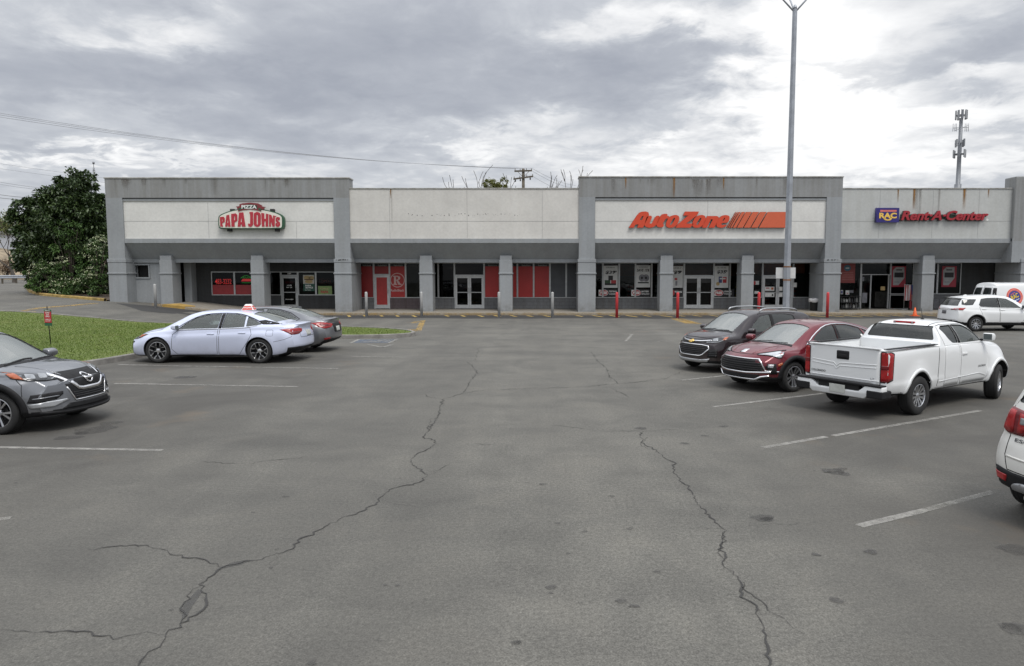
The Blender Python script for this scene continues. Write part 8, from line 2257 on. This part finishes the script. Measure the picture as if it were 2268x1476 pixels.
def shrub(name, label, blobs, size, asp, dens, mat, flowers=None, fl_n=0, group=None, cat='shrub'):
    px, py, r, Y = blobs[0]
    x, _ = wp(px, py, Y); z = G(x, Y) + .1
    base = np.array((x, Y, z)); root = tag(empty(name, tuple(base)), label, cat, group)
    parts = []; fl = []; st = MB()
    for px, py, r, Y in blobs:
        xx, zz = wp(px, py, Y); c = np.array((xx, Y, zz)) - base
        rr = np.array(r if hasattr(r, '__len__') else (r, r, r * .8)); n = int(dens * 4 * math.pi * np.mean(rr) ** 2)
        k = max(6, n // 70); sc, su = blob(c, rr * .85, k, shell=.7)
        for q, u in zip(sc, su):
            P_, U = blob(q, np.mean(rr) * rng.uniform(.15, .34), max(8, n // k), .7, .2); parts.append(leaves(P_, U + u * .6, size, asp))
        for q in sc[:4]:
            if q[2] > .2: st.tube([(0, 0, -.1), (q[0] * .4, q[1] * .4, q[2] * .5), tuple(q)], [.03, .02, .006], 5)
        if flowers:
            # flat white flower heads in tiers facing the light and the street
            u = rng.normal(size=(fl_n, 3)); u[:, 1] -= .9; u[:, 2] += .35; u /= np.linalg.norm(u, axis=1)[:, None]
            q = c + u * rr * rng.uniform(.86, 1.12, fl_n)[:, None]
            for qq, uu in zip(q, u):
                m_ = rng.integers(12, 26); o = rng.normal(size=(m_, 3)) * np.array((.17, .10, .025)); o[:, 2] -= np.abs(o[:, 0]) * .25
                fl.append(leaves(qq + o, np.tile(np.array((0, -.3, .9)), (m_, 1)), .055, .95, .0, .0))
    leaf_mesh('foliage', parts, mat, root)
    if fl: leaf_mesh('blossom', fl, flowers, root)
    st.build('stems', M_BARK, root)
    return root
L_VIB = leaf_mat('leaf_viburnum', [(.2, (.030, .066, .016)), (.6, (.058, .110, .028)), (.95, (.10, .165, .045))], .5, .35)
F_WH = leaf_mat('blossom_white', [(.2, (.34, .40, .20)), (.6, (.52, .56, .36)), (.95, (.68, .69, .56))], .7, .2)
shrub('flowering_shrub', 'spreading green shrub with flat creamy white blossom at the foot of the dark tree', [(120, 610, (1.1, 1.0, .95), 45.0), (160, 600, (1.0, 1.0, 1.1), 44.9), (150, 635, (1.2, .9, .6), 44.5), (95, 595, (.6, .6, .45), 45.1)], .13, .5, 120, L_VIB, F_WH, 13)
shrub('flowering_shrub', 'upright shrub with creamy white blossom against the corner of the building', [(215, 600, (.75, .8, 1.3), 44.0), (222, 560, (.6, .7, .8), 44.1), (200, 628, (.9, .8, .7), 43.6), (226, 535, (.4, .6, .4), 44.3)], .13, .5, 120, L_VIB, F_WH, 11)
shrub('leafy_shrub', 'mid green leafy shrub growing in front of the middle of the dark tree', [(150, 515, (.9, .6, .7), 45.0), (140, 550, (.9, .6, .6), 44.9), (125, 500, (.5, .5, .4), 45.1), (168, 505, (.45, .5, .45), 45.1)], .17, .42, 75, L_LIL)
shrub('leafy_shrub', 'low green leafy shrub at the left end of the planting bed', [(85, 628, (.7, .7, .55), 44.5), (72, 612, (.5, .6, .45), 44.8), (105, 640, (.9, .6, .35), 44.1), (140, 648, (.9, .5, .25), 43.9)], .15, .42, 110, L_LIL)
# bed and its painted kerb
kb = [(58, 640), (63, 648), (85, 654.5), (130, 659), (180, 663), (230, 667.5)]
bed = [gp(*p) for p in kb]
tag(sheet([[(p.x, p.y) for p in bed] + [(-24.9, 41.6), (-24.9, 55.6), (-35.5, 55.6)]], 'planting_bed', M_EARTH, .06, cell=1.5), kind='structure')
bm = bmesh.new(); pts = resample([(p.x, p.y, p.z) for p in [gp(62, 630)] + bed], .5); row = []
for i, p in enumerate(pts):
    t = (pts[min(i + 1, len(pts) - 1)] - pts[max(i - 1, 0)]); t.z = 0; t.normalize(); nn = Vector((-t.y, t.x, 0))
    z = G(p.x, p.y)
    row.append([bm.verts.new((p + nn * o).to_2d().to_3d() + Vector((0, 0, z + h))) for o, h in ((0, -.03), (.01, .13), (.03, .15), (.16, .15), (.17, .0))])
for a, c in zip(row, row[1:]):
    for j in range(4): bm.faces.new([a[j], c[j], c[j + 1], a[j + 1]])
bmesh.ops.recalc_face_normals(bm, faces=bm.faces)
me = bpy.data.meshes.new('bed_kerb'); bm.to_mesh(me); bm.free()
tag(put('bed_kerb', me, plain('kerb_worn_yellow', (.36, .25, .08), .9, var=.45, scale=2.5)), kind='structure')
# ---- bare branching tree generator
def branch_tree(name, label, base, h, spread, seed, bark, twigs=True, leafmat=None, leafn=0, lsize=.12, bend=0.0, r0=.14, group=None):
    rs = random.Random(seed)
    root = tag(empty(name, base), label, 'tree', group)
    tr = MB(); br = MB(); tips = []
    def grow(p, d, L, r, lev):
        pts = [p]; rad = [r]; q = p.copy(); dd = d.copy()
        for k in range(4):
            dd = (dd + Vector((rs.gauss(0, .13), rs.gauss(0, .13), rs.gauss(.04, .07)))).normalized(); q = q + dd * L / 4; pts.append(q.copy()); rad.append(max(.028, r * (1 - .16 * (k + 1))))
        (tr if lev == 0 else br).tube(pts, rad, 6 if lev < 2 else 3, caps=False)
        if lev >= 4 or r < .006: tips.extend(pts[1:]); return
        for k in range(rs.choice((2, 3, 3)) if lev else 4):
            j = rs.choice((2, 3, 4, 4)); a = rs.uniform(0, 6.283); s = rs.uniform(.35, .9) * spread
            nd = (dd + Vector((math.cos(a) * s, math.sin(a) * s, rs.uniform(-.1, .3)))).normalized()
            grow(pts[j], nd, L * rs.uniform(.6, .85), rad[j] * .62, lev + 1)
    grow(Vector((0, 0, -.2)), Vector((bend, 0, 1)).normalized(), h * .38, r0, 0)
    t = tr.build('trunk', bark, root); br.build('branches', bark, root)
    if leafmat:
        P_ = np.array([tuple(p) for p in tips]); idx = rng.integers(0, len(P_), leafn); Q = P_[idx] + rng.normal(size=(leafn, 3)) * .22
        leaf_mesh('crown', [leaves(Q, rng.normal(size=(leafn, 3)), lsize, .6)], leafmat, root)
    return root
M_TWIG = plain('twig_bark', (.085, .072, .06), .95, var=.3)
L_PALE = leaf_mat('leaf_spring', [(.2, (.10, .12, .04)), (.6, (.17, .19, .07)), (.95, (.26, .26, .12))], .7, .2); L_OLIVE = leaf_mat('leaf_olive', [(.2, (.10, .115, .035)), (.6, (.17, .18, .055)), (.95, (.26, .25, .09))], .7, .2)
L_BUD = leaf_mat('leaf_bud', [(.2, (.10, .06, .045)), (.6, (.16, .11, .07)), (.95, (.22, .17, .09))], .8, .2)
q = gp(2, 628)
branch_tree('young_tree', 'sparse young tree with a leaning grey trunk behind the guardrail', (q.x - 1.0, q.y + 3, G(q.x, q.y)), 7.4, .95, 5, M_BARKG, leafmat=L_PALE, leafn=2600, lsize=.16, bend=.35, r0=.20)
branch_tree('bare_tree', 'bare twiggy tree showing above the off white panel, left of the utility pole', (-6.4, 77, 0), 12.7, .5, 21, M_TWIG, r0=.20)
for k, (px, py, Y, r) in enumerate(((1090, 407, 76, 1.0), (1113, 407, 76, .75))):
    x, z = wp(px, py, Y)
    tree_from_blobs('olive_tree', ['rounded olive green treetop beside the bare twigs above the off white panel', 'narrower olive green treetop just left of the utility pole'][k], (x, Y, 0), [(px, py, (r * .8, r, r * .9), Y), (px - 6, py + 14, (r, r, r), Y), (px + 5, py + 18, (r, r, r), Y)], None, .15, .5, 70, L_OLIVE, M_BARK, .12)
branch_tree('bare_tree', 'thin bare treetop right of the utility pole against the grey bay', (4.2, 82, 0), 11.3, .5, 33, M_TWIG, r0=.18)
branch_tree('bare_tree', 'low bare treetop just right of the utility pole', (1.0, 79, 0), 11.4, .6, 41, M_TWIG, r0=.18)
# ---- far bank, scrub, woods behind the guardrail
bm = bmesh.new()
nx, ny = 30, 12; gv = []
for j in range(ny + 1):
    rw = []
    for i in range(nx + 1):
        x = -118 + 80 * i / nx; y = 77 + 60 * j / ny
        z = G(x, 80) - .3 + 4.2 * sstep(0, .35, j / ny) + .5 * math.sin(x * .35 + j) + .35 * math.sin(x * 1.1 + j * 2)
        if j == 0: z = G(x, 80) - .6
        rw.append(bm.verts.new((x, y, z)))
    gv.append(rw)
for j in range(ny):
    for i in range(nx):
        f = bm.faces.new([gv[j][i], gv[j][i + 1], gv[j + 1][i + 1], gv[j + 1][i]]); f.smooth = True
me = bpy.data.meshes.new('hill'); bm.to_mesh(me); bm.free()
hm = plain('bank_dry_grass', (.23, .185, .125), .95, var=.4, scale=1.2, bmp=.5)
tag(put('hill', me, hm), kind='structure')
b = MB(); b.box(-9, 9, 0, 6, 0, 3.4); 
fb = tag(empty('far_building', (-70, 100, 4.2)), 'low pale building glimpsed through the sparse young tree', 'building'); b.build('wall', plain('far_wall', (.42, .44, .48), .8), fb)
b = MB(); b.box(-9.3, 9.3, -.3, 6.3, 3.4, 3.7); b.build('roof', M_ROOF, fb)
for k, (x, y, rz_, rr) in enumerate(((-65.5, 82.5, 1.0, 1.1), (-61.5, 81.6, .9, 1.0), (-59, 81.2, 1.1, .9), (-54.6, 81.6, .8, 1.0))):
    rn = gp(20, 620)
    P_, U = blob((0, 0, rz_), (rr, rr, rr * .9), 900, shell=.3)
    rt = tag(empty('brown_shrub', (x, y, G(x, 80) + .6)), ['leftmost dry brown shrub behind the guardrail', 'second dry brown shrub from the left behind the guardrail', 'third dry brown shrub from the left behind the guardrail', 'dry brown shrub behind the guardrail nearest the dark tree'][k], 'shrub', 'dry shrubs behind the guardrail')
    leaf_mesh('foliage', [leaves(P_, U, .22, .35)], L_BUD, rt)
    bb = MB()
    for j in range(9): a = rng.uniform(0, 6.28); bb.tube([(0, 0, -.4), (math.cos(a) * .4 * rr, math.sin(a) * .4 * rr, rz_ * .8), (math.cos(a) * .8 * rr, math.sin(a) * .8 * rr, rz_ * 1.6)], [.04, .03, .01], 4)
    bb.build('stems', M_BARK, rt)
for k, (x, y, h, r) in enumerate(((-98, 134, 9, 4.3), (-90, 133, 10.5, 4.3), (-83, 134, 9.5, 4.0), (-103, 131, 11.5, 4.3))):
    rt = tag(empty('far_tree', (x, y, 2)), ['leftmost-but-one pale spring tree on the far bank', 'tall pale spring tree in the middle of the far bank', 'pale spring tree on the far bank nearest the dark tree', 'leftmost pale spring tree on the far bank'][k], 'tree', 'far spring trees')
    ps = []
    for j in range(26):
        c = np.array((rng.normal() * r * .45, rng.normal() * r * .4, h - r * .6 + rng.normal() * r * .4)); P_, U = blob(c, r * rng.uniform(.2, .36), 150, .8, .3); ps.append(leaves(P_, U, .42, .6))
    leaf_mesh('crown', ps, leaf_mat('leaf_far_%d' % k, [(.2, (.10, .11, .035)), (.6, (.16, .165, .055)), (.95, (.24, .22, .10))], .8, .1) if k == 0 else bpy.data.materials['leaf_far_0'], rt)
    trunk(rt, [(0, 0, -1), (0, 0, h * .8)], [.25, .1], M_BARK)
# ------------------------------------------------------------------ camera, sun, sky
cam = bpy.data.cameras.new('camera'); co = bpy.data.objects.new('camera', cam); COL.objects.link(co)
cam.sensor_width = 36; cam.lens = FOC / 2268 * 36; cam.clip_start = .1; cam.clip_end = 3000; cam.shift_x = -(CX - 1134) / 2268
co.location = (0, 0, HC); co.rotation_euler = (math.pi / 2 - PITCH, 0, 0)
SC.camera = co
SUN_EL, SUN_AZ = 60, 150       # azimuth measured from +Y towards +X
sl = bpy.data.lights.new('sun', 'SUN'); sl.energy = 1.8; sl.angle = R(22); sl.color = (1, .96, .9)
so = bpy.data.objects.new('sun', sl); COL.objects.link(so)
so.rotation_euler = (R(90 - SUN_EL), 0, R(180 - SUN_AZ))
w = bpy.data.worlds.new('World'); SC.world = w; w.use_nodes = True
nt = w.node_tree; nt.nodes.clear()
out = nt.nodes.new('ShaderNodeOutputWorld')
sky = nt.nodes.new('ShaderNodeTexSky'); sky.sky_type = 'NISHITA'; sky.sun_disc = False
sky.sun_elevation = R(SUN_EL); sky.sun_rotation = R(SUN_AZ); sky.air_density = 1.0; sky.dust_density = 2.0
bg1 = nt.nodes.new('ShaderNodeBackground'); bg1.inputs[1].default_value = .08
nt.links.new(sky.outputs[0], bg1.inputs[0])
tc = nt.nodes.new('ShaderNodeTexCoord')
sep = nt.nodes.new('ShaderNodeSeparateXYZ'); nt.links.new(tc.outputs['Generated'], sep.inputs[0])
dx, dy, dz = sep.outputs
zc = math_(nt, 'MAXIMUM', dz, 0.0)
den = math_(nt, 'ADD', zc, .17)
cmb = nt.nodes.new('ShaderNodeCombineXYZ')
nt.links.new(math_(nt, 'DIVIDE', dx, den), cmb.inputs[0]); nt.links.new(math_(nt, 'DIVIDE', dy, den), cmb.inputs[1])
def nz(scale, det, ro, loc=(0, 0, 0), dist=0.0):
    mp = nt.nodes.new('ShaderNodeMapping'); mp.inputs['Location'].default_value = loc
    nt.links.new(cmb.outputs[0], mp.inputs[0])
    return noise(nt, mp.outputs[0], scale, det, ro, dist)
n1 = nz(.95, 7, .52, (3.1, 1.7, 0), .25)
n2 = nz(2.8, 8, .58, (9.1, 4.7, 2), .3)
n3 = nz(1.3, 4, .5, (1.1, 8.7, 5))
n4 = nz(1.3, 4, .5, (7.1, 2.7, 9))
az = math_(nt, 'ARCTAN2', dx, dy); el = math_(nt, 'ARCSINE', dz)
n5 = nz(5.5, 7, .6, (2.2, 6.1, 3), .4); n6 = nz(5.5, 7, .6, (8.2, 1.1, 7), .4)
az = math_(nt, 'ADD', az, math_(nt, 'ADD', math_(nt, 'MULTIPLY', math_(nt, 'SUBTRACT', n3, .5), .20), math_(nt, 'MULTIPLY', math_(nt, 'SUBTRACT', n5, .5), .16)))
el = math_(nt, 'ADD', el, math_(nt, 'ADD', math_(nt, 'MULTIPLY', math_(nt, 'SUBTRACT', n4, .5), .11), math_(nt, 'MULTIPLY', math_(nt, 'SUBTRACT', n6, .5), .11)))
acc = math_(nt, 'ADD', math_(nt, 'MULTIPLY', math_(nt, 'SUBTRACT', n1, .5), .95), math_(nt, 'ADD', math_(nt, 'MULTIPLY', math_(nt, 'SUBTRACT', n2, .5), .75), math_(nt, 'MULTIPLY', math_(nt, 'SUBTRACT', n5, .5), .55)))
# large cloud banks and breaks, by compass bearing and height above the horizon
for px, py, rx, ry, amp in SKYBLOBS:
    d = ray(px, py).normalized(); a0, e0 = math.atan2(d.x, d.y), math.asin(d.z)
    u = math_(nt, 'DIVIDE', math_(nt, 'SUBTRACT', az, a0), rx / FOC); v = math_(nt, 'DIVIDE', math_(nt, 'SUBTRACT', el, e0), ry / FOC)
    q = math_(nt, 'ADD', math_(nt, 'MULTIPLY', u, u), math_(nt, 'MULTIPLY', v, v))
    g = math_(nt, 'POWER', 2.718, math_(nt, 'MULTIPLY', q, -1.0))
    acc = math_(nt, 'ADD', acc, math_(nt, 'MULTIPLY', g, amp))
t = math_(nt, 'ADD', acc, .475)
col = ramp(nt, t, [(.0, (.40, .425, .485)), (.28, (.49, .515, .57)), (.50, (.62, .645, .69)), (.68, (.84, .85, .87)), (.9, (1.08, 1.08, 1.08))])
mr = nt.nodes.new('ShaderNodeMapRange'); mr.interpolation_type = 'SMOOTHSTEP'
mr.inputs[1].default_value = .30; mr.inputs[2].default_value = .85; mr.inputs[3].default_value = 1.0; mr.inputs[4].default_value = 2.6
nt.links.new(dz, mr.inputs[0])
bg2 = nt.nodes.new('ShaderNodeBackground'); nt.links.new(col, bg2.inputs[0]); nt.links.new(mr.outputs[0], bg2.inputs[1])
mx = nt.nodes.new('ShaderNodeMixShader'); mx.inputs[0].default_value = .93
nt.links.new(bg1.outputs[0], mx.inputs[1]); nt.links.new(bg2.outputs[0], mx.inputs[2]); nt.links.new(mx.outputs[0], out.inputs[0])
vs = SC.view_settings; vs.view_transform = 'Standard'; vs.look = 'None'; vs.gamma = 1; vs.exposure = 0; vs.use_curve_mapping = False
SC.cycles.max_bounces = 10; SC.cycles.transparent_max_bounces = 16
